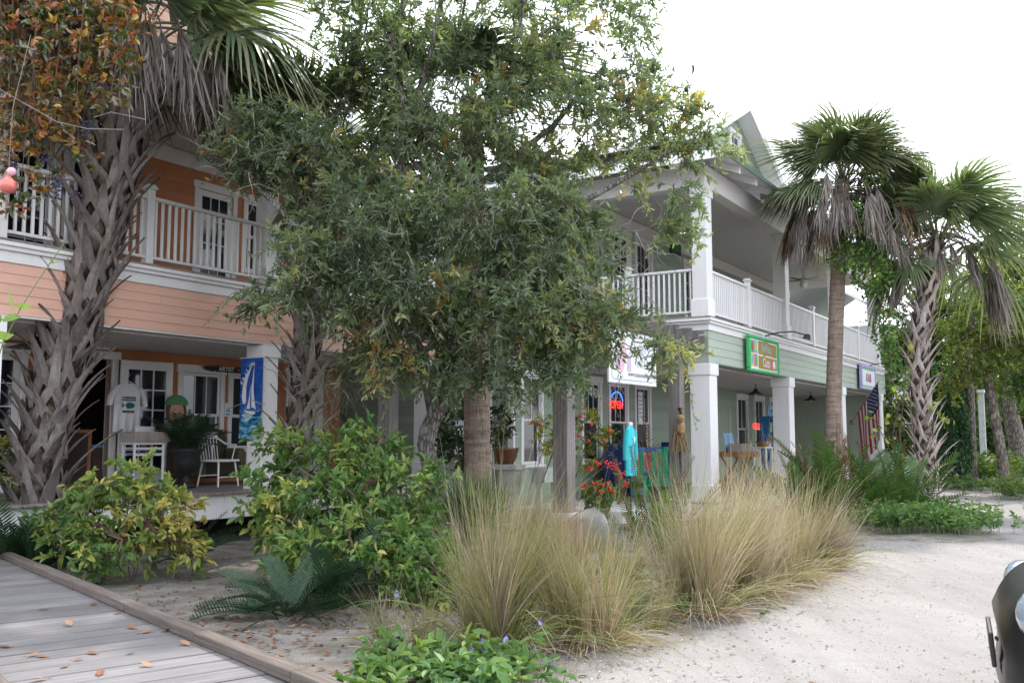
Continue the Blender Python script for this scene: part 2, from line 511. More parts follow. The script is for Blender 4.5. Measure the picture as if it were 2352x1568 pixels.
# ------------------------------------------------------------------ buildings
class Bld:
    def __init__(s, name, a0, b0, label, cat):
        s.a0, s.b0 = a0, b0
        s.root = empty(name, W(a0, b0), math.pi / 2 - TH, label, cat)
    def p(s, name, mesh, mat, a, b, z, rz=0.0, scale=(1, 1, 1), rx=0.0, ry=0.0, parent=None):
        return link(name, mesh, mat, parent or s.root, (a - s.a0, b - s.b0, z), (rx, ry, rz), scale)
    def box(s, name, mat, a0, a1, b0, b1, z0, z1, c=0.006):
        return s.p(name, boxmesh(name, a1 - a0, b1 - b0, z1 - z0, c), mat, (a0 + a1) / 2, (b0 + b1) / 2, (z0 + z1) / 2)
    def mb(s, name, m, mat, a=None, b=None, z=0.0, smooth=False):
        return s.p(name, m.mesh(name, smooth), mat, s.a0 if a is None else a, s.b0 if b is None else b, z)

def _clapmesh():
    y = [(0, 0), (-0.016, 0.0), (-0.005, 0.17), (0, 0.17)]
    m = MB()
    v = [(x, yy, zz) for x in (0, 1) for yy, zz in y]
    m.add(v, [(0, 1, 5, 4), (1, 2, 6, 5), (2, 3, 7, 6), (3, 0, 4, 7), (3, 2, 1, 0), (4, 5, 6, 7)])
    return m.mesh('clapboard')
CLAP = _clapmesh()

def clap(B, face, p0, p1, plane, z0, z1, holes, mat, e=0.165):
    """rows of clapboards. face 'f' looks to the street (-b), 's' looks along -a"""
    n = max(1, round((z1 - z0) / e)); e = (z1 - z0) / n
    for i in range(n):
        za, zb = z0 + i * e, z0 + (i + 1) * e
        cuts = sorted([(h0, h1) for h0, h1, hz0, hz1 in holes if hz0 < zb - 0.02 and hz1 > za + 0.02])
        x = p0
        segs = []
        for h0, h1 in cuts:
            if h0 > x + 0.02: segs.append((x, h0))
            x = max(x, h1)
        if x < p1 - 0.02: segs.append((x, p1))
        for x0, x1 in segs:
            if x1 - x0 > 5.5:
                mid = x0 + (x1 - x0) * (0.35 + 0.3 * ((i * 7) % 5) / 4); parts = [(x0, mid - 0.001), (mid + 0.001, x1)]
            else: parts = [(x0, x1)]
            for u0, u1 in parts:
                if face == 'f': B.p('clapboard', CLAP, mat, u0, plane, za, 0, (u1 - u0, 1, e / 0.17))
                else: B.p('clapboard', CLAP, mat, plane, u1, za, -math.pi / 2, (u1 - u0, 1, e / 0.17))

def backing(B, face, p0, p1, plane, z0, z1, holes, mat, th=0.12):
    m = MB()
    zs = sorted({z0, z1, *[min(max(h[2], z0), z1) for h in holes], *[min(max(h[3], z0), z1) for h in holes]})
    for za, zb in zip(zs[:-1], zs[1:]):
        x = p0
        for h0, h1, a, b in sorted(holes):
            if a < zb - 0.001 and b > za + 0.001:
                if h0 > x: m.box(x, h0, 0.002, th, za, zb)
                x = max(x, h1)
        if x < p1: m.box(x, p1, 0.002, th, za, zb)
    if face == 'f':
        m.v = [v + np.array([-p0, 0, 0]) for v in m.v]
        B.p('wall', m.mesh('wall'), mat, p0, plane, 0)
    else:
        m.v = [v * np.array([-1, 1, 1]) + np.array([p1 * 1.0 - (p0 + p1) + p1, 0, 0]) if False else np.stack([p1 - v[:, 0], v[:, 1], v[:, 2]], -1) for v in m.v]
        m.q = [q[:, ::-1] for q in m.q]
        B.p('wall', m.mesh('wall'), mat, plane, p1, 0, -math.pi / 2)

def window(B, face, p0, p1, plane, z0, z1, cols=3, split=0.5, cw=0.095, mat='white', door=False, rows=1, label=None, head=0.14):
    """an opening p0..p1, z0..z1 filled with casing, sash and panes"""
    w, h = p1 - p0, z1 - z0
    m = MB()
    m.cbox(-cw, 0, -0.042, 0.03, -0.0 if door else -0.05, h, 0.005)
    m.cbox(w, w + cw, -0.042, 0.03, -0.0 if door else -0.05, h, 0.005)
    m.cbox(-cw - 0.03, w + cw + 0.03, -0.05, 0.03, h + 0.001, h + head, 0.006)
    if not door: m.cbox(-cw - 0.02, w + cw + 0.02, -0.07, 0.05, -0.055, -0.001, 0.006)
    nm = 'door_frame' if door else 'window'
    if face == 'f': o = B.p(nm, m.mesh(nm), MAT[mat], p0, plane, z0)
    else: o = B.p(nm, m.mesh(nm), MAT[mat], plane, p1, z0, -math.pi / 2)
    if label: o['label'] = label
    def sash(za, zb, cols, rows, y, st, bot):
        s = MB()
        s.cbox(0.004, st, y, y + 0.04, za, zb, 0.004); s.cbox(w - st, w - 0.004, y, y + 0.04, za, zb, 0.004)
        s.cbox(st, w - st, y + 0.001, y + 0.039, zb - st, zb, 0.004); s.cbox(st, w - st, y + 0.001, y + 0.039, za, za + bot, 0.004)
        for k in range(1, cols):
            x = st + (w - 2 * st) * k / cols; s.box(x - 0.009, x + 0.009, y + 0.006, y + 0.03, za + bot, zb - st)
        for k in range(1, rows):
            zz = za + bot + (zb - st - za - bot) * k / rows; s.box(st, w - st, y + 0.0075, y + 0.0285, zz - 0.009, zz + 0.009)
        link('door_leaf' if door else 'sash', s.mesh('sash'), MAT[mat], o)
        gw, gh = (w - 2 * st) / cols, (zb - st - za - bot) / rows
        for i in range(cols):
            for j in range(rows):
                link('pane', boxmesh('pane', gw + 0.004, 0.006, gh + 0.004, 0), MAT['glass'], o, (st + gw * (i + .5), y + 0.02, za + bot + gh * (j + .5)), (rng.normal(0, 0.004), 0, rng.normal(0, 0.004)))
    if door:
        sash(0.0, h - 0.004, cols, rows, 0.0, 0.11, 0.24)
    elif split:
        zm = h * split
        sash(zm - 0.02, h - 0.004, cols, rows, -0.008, 0.05, 0.045)
        sash(0.0, zm + 0.02 - 0.001, 1, 1, 0.034, 0.05, 0.06)
    else: sash(0.0, h - 0.004, cols, rows, 0.0, 0.045, 0.05)
    return (p0 - cw, p1 + cw, z0 - (0 if door else 0.055), z1 + head), (p0, p1, z0, z1)

def railing(B, a0, b0, a1, b1, z, mat='white'):
    """balusters between two points"""
    L = math.hypot(a1 - a0, b1 - b0); ang = math.atan2(b1 - b0, a1 - a0)
    ma, mb_ = (a0 + a1) / 2, (b0 + b1) / 2
    B.p('top_rail', boxmesh('top_rail', L, 0.09, 0.055, 0.012), MAT[mat], ma, mb_, z + 1.0 - 0.03, ang)
    B.p('bottom_rail', boxmesh('bottom_rail', L, 0.055, 0.045, 0.008), MAT[mat], ma, mb_, z + 0.115, ang)
    n = max(2, round(L / 0.118))
    bm = boxmesh('baluster', 0.036, 0.036, 0.80, 0.004)
    for i in range(n):
        f = (i + 0.5) / n
        B.p('baluster', bm, MAT[mat], a0 + (a1 - a0) * f, b0 + (b1 - b0) * f, z + 0.54, ang)

def newel(B, a, b, z):
    m = MB()
    m.cbox(-0.06, 0.06, -0.06, 0.06, 0, 1.09, 0.008).cbox(-0.085, 0.085, -0.085, 0.085, 1.091, 1.125, 0.006).cbox(-0.07, 0.07, -0.07, 0.07, 1.126, 1.16, 0.02)
    B.p('newel_post', m.mesh('newel_post'), MAT['white'], a, b, z)

def column(B, a, b, z0, z1, w, base=0.30, cap=0.22, mat='white'):
    m = MB().cbox(-w / 2, w / 2, -w / 2, w / 2, 0, z1 - z0, 0.010)
    o = B.p('column', m.mesh('column'), MAT[mat], a, b, z0)
    e = 0.028
    if base: link('column_base', MB().cbox(-w / 2 - e, w / 2 + e, -w / 2 - e, w / 2 + e, 0.001, base, 0.012).mesh('column_base'), MAT[mat], o)
    if cap:
        link('capital', MB().cbox(-w / 2 - e, w / 2 + e, -w / 2 - e, w / 2 + e, z1 - z0 - cap, z1 - z0 - 0.002, 0.010).mesh('capital'), MAT[mat], o)
    return o

# ---------------- the orange building, left
OB = Bld('orange_building', 4.0, 11.4, 'two-storey peach and orange clapboard shop with white balcony railing', 'building')
F, BW = 11.4, 14.0
ZD, Z1, Z2 = 0.755, 4.0, 6.75
A0, A1 = 4.0, 15.6
pl = boxmesh('porch_board', 0.136, BW - F + 0.1, 0.034, 0.005)
a = A0
while a < A1 - 0.1:
    OB.p('porch_board', pl, MAT['deckwood'], a + 0.07, (F + BW) / 2 - 0.04, ZD - 0.017 + rng.normal(0, 0.001)); a += 0.141
a = A0
while a < A1 - 0.3:
    a2 = min(a + 1.55, A1)
    OB.box('skirt_board', MAT['white'], a + 0.002, a2 - 0.002, F + 0.02, F + 0.05, 0.36, ZD - 0.036); a = a2
for k in range(7): OB.box('pier', MAT['weathered'], A0 + 0.3 + k * 1.8, A0 + 0.55 + k * 1.8, F + 0.5, F + 0.75, -0.05, ZD - 0.04)
for a in (6.5, 11.07, 15.4):
    column(OB, a, F + 0.17, ZD, 3.04, 0.33, 0.34, 0.2)
    column(OB, a, F + 0.17, Z1, 6.48, 0.26, 0.24, 0.18)
# ground floor wall
holes, glz = [], []
def add_win(*args, **kw):
    h, g = window(*args, **kw); return h, g
H = []; G = []
for args, kw in (
        ((7.62, 8.47, BW, ZD, 2.84), dict(door=True, cols=2, rows=5)),
        ((11.45, 12.32, BW, 1.35, 2.72), dict(cols=3, split=0.45)),
        ((12.60, 13.47, BW, 1.35, 2.72), dict(cols=3, split=0.45)),
        ((14.1, 14.95, BW, ZD, 2.80), dict(door=True, cols=2, rows=5)),
        ((5.2, 6.9, BW, 1.35, 2.72), dict(cols=5, split=0.45))):
    h, g = window(OB, 'f', *args, **kw); H.append(h); G.append(g)
# the open doorway
DW = (9.12, 10.03, ZD, 2.84)
m = MB()
m.cbox(-0.11, 0, -0.042, 0.14, 0, 2.085, 0.005).cbox(0.91, 1.02, -0.042, 0.14, 0, 2.085, 0.005).cbox(-0.15, 1.06, -0.05, 0.14, 2.086, 2.22, 0.006)
OB.p('door_frame', m.mesh('door_frame'), MAT['white'], 9.12, BW, ZD)
H.append((9.01, 10.14, ZD, 2.98)); G.append((9.12, 10.03, ZD, 2.84))
clap(OB, 'f', A0, A1, BW, ZD, 3.02, H, MAT['orange'])
backing(OB, 'f', A0, A1, BW, ZD - 0.3, 3.06, G, MAT['orange'])
# the open white door leaf swung back against the wall, hinged on the doorway's right side
def door_leaf(B, a, b, z, rz, w=0.95, h=2.08):
    m = MB()
    st, bot, lock = 0.13, 0.26, 0.0
    m.cbox(0, st, 0, 0.044, 0, h, 0.005).cbox(w - st, w, 0, 0.044, 0, h, 0.005)
    m.cbox(st, w - st, 0.001, 0.043, h - 0.15, h, 0.005).cbox(st, w - st, 0.001, 0.043, 0, bot, 0.005)
    cols, rows = 3, 5
    gw, gh = (w - 2 * st) / cols, (h - 0.15 - bot) / rows
    for k in range(1, cols): m.box(st + gw * k - 0.011, st + gw * k + 0.011, 0.006, 0.038, bot, h - 0.15)
    for k in range(1, rows): m.box(st, w - st, 0.0075, 0.0365, bot + gh * k - 0.011, bot + gh * k + 0.011)
    o = B.p('door', m.mesh('door'), MAT['white'], a, b, z, rz)
    o['label'] = 'white French door standing open'
    for i in range(cols):
        for j in range(rows):
            link('pane', boxmesh('pane', gw, 0.006, gh, 0), MAT['glass'], o, (st + gw * (i + .5), 0.022, bot + gh * (j + .5)), (rng.normal(0, .01), 0, rng.normal(0, .01)))
    return o
DOORLEAF = door_leaf(OB, 10.10, BW - 0.17, ZD + 0.01, R(-7))
# inside the doorway: floor and dim walls
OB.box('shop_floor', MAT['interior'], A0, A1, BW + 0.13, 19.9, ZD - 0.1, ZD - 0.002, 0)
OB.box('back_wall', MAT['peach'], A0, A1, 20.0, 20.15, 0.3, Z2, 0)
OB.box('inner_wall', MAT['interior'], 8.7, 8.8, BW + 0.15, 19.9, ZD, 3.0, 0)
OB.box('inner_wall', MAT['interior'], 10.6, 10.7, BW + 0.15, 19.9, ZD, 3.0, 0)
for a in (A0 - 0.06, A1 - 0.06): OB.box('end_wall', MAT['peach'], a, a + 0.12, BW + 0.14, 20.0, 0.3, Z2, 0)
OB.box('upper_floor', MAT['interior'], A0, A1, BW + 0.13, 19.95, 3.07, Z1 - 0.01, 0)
# fascia with clapboards, white trim, balcony slab
OB.box('beam', MAT['white'], A0, A1 - 0.02, F + 0.03, F + 0.32, 3.05, 3.90, 0)
clap(OB, 'f', A0, A1, F + 0.03, 3.075, 3.71, [], MAT['peach'], 0.128)
OB.box('corner_board', MAT['peach'], A1 - 0.02, A1 + 0.02, F + 0.005, F + 0.34, 3.075, 3.705)
OB.box('trim_band', MAT['white'], A0, A1 + 0.03, F - 0.005, F + 0.029, 3.712, 3.852)
OB.box('trim_cap', MAT['white'], A0, A1 + 0.07, F - 0.055, F + 0.028, 3.853, 3.905)
OB.box('trim_cap', MAT['white'], A0, A1 + 0.11, F - 0.095, F + 0.027, 3.906, 3.955)
OB.box('balcony_edge', MAT['deckwood'], A0, A1 + 0.06, F - 0.06, F + 0.06, 3.957, Z1 - 0.002)
OB.box('balcony_floor', MAT['deckwood'], A0, A1, F + 0.062, BW - 0.002, 3.905, Z1 - 0.004, 0)
OB.box('porch_ceiling', MAT['beige'], A0, A1, F + 0.325, BW - 0.024, 3.03, 3.07, 0)
for k in (0, 1, 2, 3, 4):
    st = [4.2, 6.5, 8.76, 11.07, 13.2][k]; en = [6.5, 8.76, 11.07, 13.2, 15.4][k]
    g0 = 0.13 if st in (6.5, 11.07, 15.4) else 0.06
    g1 = 0.13 if en in (6.5, 11.07, 15.4) else 0.06
    railing(OB, st + g0, F + 0.12, en - g1, F + 0.12, Z1)
for a in (8.76, 13.2): newel(OB, a, F + 0.12, Z1)
# upper wall
H, G = [], []
for args, kw in (
        ((8.02, 8.86, BW, Z1 + .02, 6.1), dict(door=True, cols=2, rows=5, mat='beige')),
        ((9.10, 9.94, BW, Z1 + .02, 6.1), dict(door=True, cols=2, rows=5, mat='beige')),
        ((11.68, 12.5, BW, Z1 + .02, 6.1), dict(door=True, cols=3, rows=4, mat='beige')),
        ((12.85, 13.65, BW, 4.75, 6.1), dict(cols=3, split=0.5, mat='beige')),
        ((14.3, 15.1, BW, 4.75, 6.1), dict(cols=3, split=0.5, mat='beige')),
        ((5.6, 7.2, BW, 4.75, 6.1), dict(cols=4, split=0.5, mat='beige'))):
    h, g = window(OB, 'f', *args, **kw); H.append(h); G.append(g)
clap(OB, 'f', A0, A1, BW, Z1, 6.42, H, MAT['orange'])
backing(OB, 'f', A0, A1, BW, Z1 - 0.1, Z2, G, MAT['orange'])
OB.box('frieze_board', MAT['beige'], A0, A1, BW - 0.03, BW + 0.0, 6.422, 6.70)
OB.box('eave_beam', MAT['beige'], A0, A1, F + 0.05, F + 0.30, 6.48, 6.76)
OB.box('balcony_ceiling', MAT['beige'], A0, A1, F + 0.301, BW + 0.1, 6.72, 6.78, 0)
# roof with a peach front gable
m = MB()
E0, E1 = F - 0.75, 20.8
m.slab([(A0 - .5, E0, 6.86), (A1 + .5, E0, 6.86), (A1 + .5, 15.7, 9.15), (A0 - .5, 15.7, 9.15)], 0.10)
m.slab([(A0 - .5, 15.7, 9.15), (A1 + .5, 15.7, 9.15), (A1 + .5, E1, 6.86), (A0 - .5, E1, 6.86)], 0.10)
m.v = [v - np.array([OB.a0, OB.b0, 0]) for v in m.v]
OB.mb('roof', m, MAT['metalroof'])
for k in range(12): OB.box('rafter_tail', MAT['beige'], A0 + 0.4 + k, A0 + 0.46 + k, E0 + 0.06, F + 0.04, 6.66, 6.80)
GA, GW, GZ, GP = 9.6, 1.7, 7.1, 9.6            # front gable
m = MB().prism([(-GW, 0), (GW, 0), (0, GP - GZ)], 0, 0.12, 'y')
OB.p('gable_wall', m.mesh('gable_wall'), MAT['peach'], GA, F + 0.35, GZ)
for i in range(14):
    z = GZ + i * 0.165; hw = GW * (1 - (z + 0.16 - GZ) / (GP - GZ))
    if hw > 0.1: OB.p('clapboard', CLAP, MAT['peach'], GA - hw, F + 0.348, z, 0, (2 * hw, 1, 0.97))
m = MB()
k = (GP - GZ) / GW
for s in (-1, 1):
    pts = [(GA, F - 0.1, GP + 0.12), (GA + s * (GW + .35), F - 0.1, GP + .12 - k * (GW + .35)), (GA + s * (GW + .35), 15, GP + .12 - k * (GW + .35)), (GA, 15, GP + 0.12)]
    m.slab(pts if s < 0 else pts[::-1], 0.10)
m.v = [v - np.array([OB.a0, OB.b0, 0]) for v in m.v]
OB.mb('gable_roof', m, MAT['metalroof'])

# ---------------- the green building, right
GB = Bld('green_building', 16.2, 6.7, 'two-storey sage green clapboard shop building with white columns, balcony and gable', 'building')
F, BW = 6.7, 10.0
ZP, Z1, Z2 = 0.30, 3.96, 6.62
A0, AE = 18.2, 35.7
GB.box('porch_floor', MAT['beige'], A0 - 0.08, AE + 0.1, F - 0.08, BW, 0.0, ZP - 0.032, 0)
pl = boxmesh('porch_board_wide', 0.136, BW - F + 0.12, 0.03, 0.005)
a = A0 - 0.1
while a < AE:
    GB.p('porch_board', pl, MAT['deckwood'], a + 0.07, (F + BW) / 2 - 0.06, ZP - 0.015); a += 0.141
GB.box('patio_slab', MAT['beige'], 16.3, A0 - 0.12, F + 1.0, BW, -0.05, 0.22, 0.02)
CA = (18.41, 23.9, 29.4, 34.9)
for a in CA:
    column(GB, a, F + 0.21, ZP, 3.03, 0.42, 0.34, 0.24)
    column(GB, a, F + 0.19, Z1, 6.62, 0.32, 0.36, 0.22)
# long wall
H, G = [], []
for args, kw in (
        ((16.52, 17.22, BW, 1.02, 2.80), dict(cols=2, split=0.5)),
        ((19.10, 19.92, BW, 1.02, 2.80), dict(cols=3, split=0.5)),
        ((20.47, 21.37, BW, 1.02, 2.80), dict(cols=3, split=0.5)),
        ((21.92, 22.72, BW, 1.02, 2.80), dict(cols=3, split=0.5)),
        ((25.6, 26.5, BW, ZP, 2.5), dict(door=True, cols=2, rows=5)),
        ((29.55, 30.45, BW, 1.10, 2.78), dict(cols=2, split=0.42)),
        ((31.3, 32.2, BW, 1.10, 2.78), dict(cols=2, split=0.42)),
        ((33.0, 33.9, BW, 1.10, 2.78), dict(cols=2, split=0.42))):
    h, g = window(GB, 'f', *args, **kw); H.append(h); G.append(g)
clap(GB, 'f', 16.2, AE, BW, 0.2, 3.02, H, MAT['greenshade'])
backing(GB, 'f', 16.2, AE, BW, 0.0, 3.06, G, MAT['greenshade'])
GB.box('corner_board', MAT['white'], 16.14, 16.2, BW - 0.03, BW + 0.11, 0.2, 6.6)
h, g = window(GB, 's', 10.6, 11.3, 16.2, 0.30, 2.45, door=True, cols=2, rows=5)
clap(GB, 's', BW + 0.12, 18.0, 16.2, 0.2, 6.5, [h], MAT['greenshade'])
backing(GB, 's', BW, 18.0, 16.2, 0.0, 6.6, [g], MAT['greenshade'])
GB.box('end_wall', MAT['green'], AE - 0.12, AE, F + 0.5, 18.0, 0.0, 3.05, 0)
GB.box('back_wall', MAT['green'], 16.3, AE, 18.0, 18.1, 0.0, 7.0, 0)
# upper wall behind the balcony
H, G = [], []
for args, kw in (
        ((20.72, 21.62, BW, Z1 + .03, 6.50), dict(door=True, cols=2, rows=4, mat='beige')),
        ((22.05, 22.95, BW, Z1 + .03, 6.50), dict(door=True, cols=3, rows=2, mat='beige')),
        ((25.3, 26.2, BW, Z1 + .03, 6.40), dict(door=True, cols=3, rows=5, mat='beige')),
        ((29.6, 30.5, BW, Z1 + .03, 6.40), dict(door=True, cols=2, rows=5, mat='beige')),
        ((17.3, 18.5, BW, 4.9, 6.4), dict(cols=4, split=0.5, mat='beige')),
        ((33.2, 34.1, BW, Z1 + .03, 6.40), dict(door=True, cols=2, rows=5, mat='beige'))):
    h, g = window(GB, 'f', *args, **kw); H.append(h); G.append(g)
clap(GB, 'f', 16.2, AE, BW, Z1 - 0.3, 6.66, H, MAT['greenshade'])
backing(GB, 'f', 16.2, AE, BW, 3.07, 7.1, G, MAT['greenshade'])
GB.box('frieze_board', MAT['beige'], 16.2, AE, BW - 0.035, BW, 6.662, 6.96)
# fascia, trim, balcony
GB.box('beam', MAT['green'], A0 + 0.03, AE, F + 0.03, F + 0.36, 3.03, 3.86, 0)
GB.box('side_beam', MAT['green'], A0 + 0.03, A0 + 0.36, F + 0.361, BW - 0.03, 3.03, 3.86, 0)
clap(GB, 'f', A0 + 0.01, AE, F + 0.03, 3.045, 3.68, [], MAT['green'], 0.158)
clap(GB, 's', F + 0.015, BW - 0.03, A0 + 0.03, 3.045, 3.68, [], MAT['green'], 0.158)
for z0, z1, e in ((3.682, 3.812, 0.005), (3.813, 3.865, 0.055), (3.866, 3.915, 0.095)):
    GB.box('trim_band', MAT['white'], A0 - e, AE + 0.05, F - e, F + 0.028, z0, z1)
    GB.box('trim_band', MAT['white'], A0 - e, A0 + 0.028, F + 0.0285, BW - 0.03, z0, z1)
GB.box('balcony_edge', MAT['deckwood'], A0 - 0.06, AE, F - 0.06, F + 0.06, 3.917, Z1 - 0.002)
GB.box('balcony_edge', MAT['deckwood'], A0 - 0.06, A0 + 0.06, F + 0.061, BW - 0.03, 3.917, Z1 - 0.002)
GB.box('balcony_floor', MAT['deckwood'], A0 + 0.062, AE, F + 0.062, BW - 0.025, 3.87, Z1 - 0.004, 0)
GB.box('porch_ceiling', MAT['beige'], A0 + 0.365, AE, F + 0.365, BW - 0.025, 3.0, 3.05, 0)
stops = [18.41, 21.1, 23.9, 26.6, 29.4, 32.1, 34.9]
for i, (s, e) in enumerate(zip(stops[:-1], stops[1:])):
    railing(GB, s + (0.16 if i % 2 == 0 else 0.06), F + 0.14, e - (0.06 if i % 2 == 0 else 0.16), F + 0.14, Z1)
railing(GB, 34.9 + .16, F + .14, AE - 0.03, F + .14, Z1)
for a in (21.1, 26.6, 32.1): newel(GB, a, F + 0.14, Z1)
railing(GB, A0 + 0.14, F + 0.36, A0 + 0.14, 8.44, Z1)
newel(GB, A0 + 0.14, 8.50, Z1)
railing(GB, A0 + 0.14, 8.56, A0 + 0.14, BW - 0.06, Z1)
GB.box('eave_beam', MAT['beige'], A0 + 0.03, AE, F + 0.04, F + 0.34, 6.622, 7.06)
GB.box('eave_beam', MAT['beige'], A0 + 0.03, A0 + 0.33, F + 0.341, BW, 6.622, 7.06)
GB.box('balcony_ceiling', MAT['beige'], A0 + 0.331, AE, F + 0.341, BW + 0.05, 6.98, 7.05, 0)
# hipped porch roof
EV, EZ = 0.62, 7.06
sl = 0.42
m = MB()
ax, bx = A0 - EV, F - EV
run = 6.0
m.slab([(ax, bx, EZ), (AE + .6, bx, EZ), (AE + .6, bx + run, EZ + run * sl), (ax + run, bx + run, EZ + run * sl)], 0.07)
m.slab([(ax, 18.3, EZ), (ax, bx, EZ), (ax + run, bx + run, EZ + run * sl), (ax + run, 18.3, EZ + run * sl)], 0.07)
m.slab([(ax + run, bx + run, EZ + run * sl), (AE + .6, bx + run, EZ + run * sl), (AE + .6, 18.3, EZ), (ax + run, 18.3, EZ)], 0.07)
m.v = [v - np.array([GB.a0, GB.b0, 0]) for v in m.v]
GB.mb('roof', m, MAT['metalroof'])
GB.box('roof_edge', MAT['greenroof'], ax, AE + .6, bx - 0.03, bx - 0.002, EZ - 0.075, EZ + 0.015)
GB.box('roof_edge', MAT['white'], ax - 0.03, ax - 0.002, bx, 18.3, EZ - 0.12, EZ + 0.012)
rt = MB().prism([(0, 0), (0.56, 0.0), (0.66, 0.28), (0, 0.02)][::1], -0.03, 0.03, 'x')
for k in range(16):
    a = A0 + 0.5 + k * 1.1
    m = MB().prism([(0.0, -0.02), (EV + 0.05, 0.06), (EV + 0.05, 0.21), (0.0, -0.02 + 0.005 - 0.0)], 0, 1) if False else MB().box(-0.04, 0.04, 0.08, EV + 0.06, -0.22, -0.08)
    m.v[0][:, 2] += m.v[0][:, 1] * sl
    GB.p('rafter_tail', m.mesh('rafter_tail'), MAT['white'], a, bx, EZ)
for k in range(9):
    m = MB().box(0.08, EV + 0.06, -0.04, 0.04, -0.22, -0.08)
    m.v[0][:, 2] += m.v[0][:, 0] * sl
    GB.p('rafter_tail', m.mesh('rafter_tail'), MAT['white'], ax, F + 0.5 + k * 1.1, EZ)
# front gable over the first bay
GA, GW2, GPK, gs = 20.95, 2.75, 9.0, 0.50
gb = 7.02
m = MB().prism([(-GW2, -GW2 * gs), (GW2, -GW2 * gs), (0, 0)], 0, 0.12, 'y')
GB.p('gable_wall', m.mesh('gable_wall'), MAT['green'], GA, gb, GPK)
wz0, wz1, wa0, wa1 = 7.98, 8.42, 20.62, 21.22
z = GPK - GW2 * gs
while z < GPK - 0.1:
    hw = (GPK - z - 0.15) / gs
    if hw > 0.08:
        if wz0 - 0.12 < z + 0.08 < wz1 + 0.08: segs = [(GA - hw, wa0 - 0.09), (wa1 + 0.09, GA + hw)]
        else: segs = [(GA - hw, GA + hw)]
        for s, e in segs:
            if e > s + 0.05: GB.p('clapboard', CLAP, MAT['green'], s, gb - 0.001, z, 0, (e - s, 1, 0.95))
    z += 0.158
window(GB, 'f', wa0, wa1, gb - 0.02, wz0, wz1, cols=2, rows=2, split=0, cw=0.085, head=0.09)
m = MB()
for s in (-1, 1):
    ew = GW2 + 0.15
    for (b0, b1, lift) in ((gb - 0.36, 14.0, 0.12),):
        pts = [(GA, b0, GPK + lift), (GA + s * ew, b0, GPK + lift - gs * ew), (GA + s * ew, b1, GPK + lift - gs * ew), (GA, b1, GPK + lift)]
        m.slab(pts if s < 0 else pts[::-1], 0.12)
m.v = [v - np.array([GB.a0, GB.b0, 0]) for v in m.v]
GB.mb('gable_roof', m, MAT['white'])
m = MB()
for s in (-1, 1):
    ew = GW2 + 0.17
    b0 = gb - 0.40
    pts = [(GA, b0, GPK + 0.15), (GA + s * ew, b0, GPK + 0.15 - gs * ew), (GA + s * ew, b0 + 0.035, GPK + 0.15 - gs * ew), (GA, b0 + 0.035, GPK + 0.15)]
    m.slab(pts if s < 0 else pts[::-1], 0.22)
m.v = [v - np.array([GB.a0, GB.b0, 0]) for v in m.v]
GB.mb('bargeboard', m, MAT['white'])

# ---------------- weathered pergola between the two
PG = Bld('pergola', 13.4, 7.4, 'weathered grey timber pergola with curled rafter ends between the two shops', 'pergola')
for a, b, w in ((13.5, 7.4, 0.27), (17.7, 7.2, 0.24), (12.0, 9.75, 0.24)):
    PG.p('post', boxmesh('post', w, w, 3.2, 0.012), MAT['weathered'], a, b, 1.6)
    PG.p('post_base', boxmesh('post_base', w + 0.12, w + 0.12, 0.42, 0.015), MAT['beige'], a, b, 0.19)
PG.box('beam', MAT['weathered_x'], 12.6, 18.14, 7.25, 7.31, 3.16, 3.40, 0.008)
PG.box('beam', MAT['weathered_x'], 12.6, 18.14, 7.49, 7.55, 3.16, 3.40, 0.008)
PG.box('beam', MAT['weathered_x'], 11.1, 16.1, 9.69, 9.80, 3.15, 3.40, 0.008)
PG.box('ledger', MAT['weathered'], 18.10, 18.17, 6.75, 9.9, 3.30, 3.56, 0.008)
pts = [(-3.2, 0.0), (0.02, 0.0), (0.16, 0.015), (0.27, 0.055), (0.35, 0.12), (0.37, 0.17), (0.43, 0.17), (0.43, 0.21), (-3.2, 0.21)]
rm = MB()
n = len(pts)
# curled end profile, extruded sideways
cc = [(-3.2, 0.0), (0.02, 0.0), (0.16, 0.03), (0.26, 0.08), (0.33, 0.15), (0.43, 0.16), (0.43, 0.21), (0.33, 0.212), (0.26, 0.212), (0.16, 0.212), (0.02, 0.212), (-3.2, 0.212)]
for i in range(5):
    p0, p1 = cc[i], cc[i + 1]
    q0, q1 = cc[11 - i], cc[10 - i]
    v = [(x, -y_, z_) for x in (-0.035, 0.035) for (y_, z_) in (p0, p1, q1, q0)]
    rm.add(v, [(0, 1, 2, 3), (7, 6, 5, 4), (0, 4, 5, 1), (1, 5, 6, 2), (2, 6, 7, 3), (3, 7, 4, 0)])
RAFT = rm.mesh('rafter')
for k in range(11):
    a = 11.5 + k * 0.62
    PG.p('rafter', RAFT, MAT['weathered'], a, 7.05, 3.405 + rng.normal(0, 0.004), rng.normal(0, 0.01))
# ------------------------------------------------------------------ vegetation helpers
def nrm(v): return v / (np.linalg.norm(v, axis=-1, keepdims=True) + 1e-9)

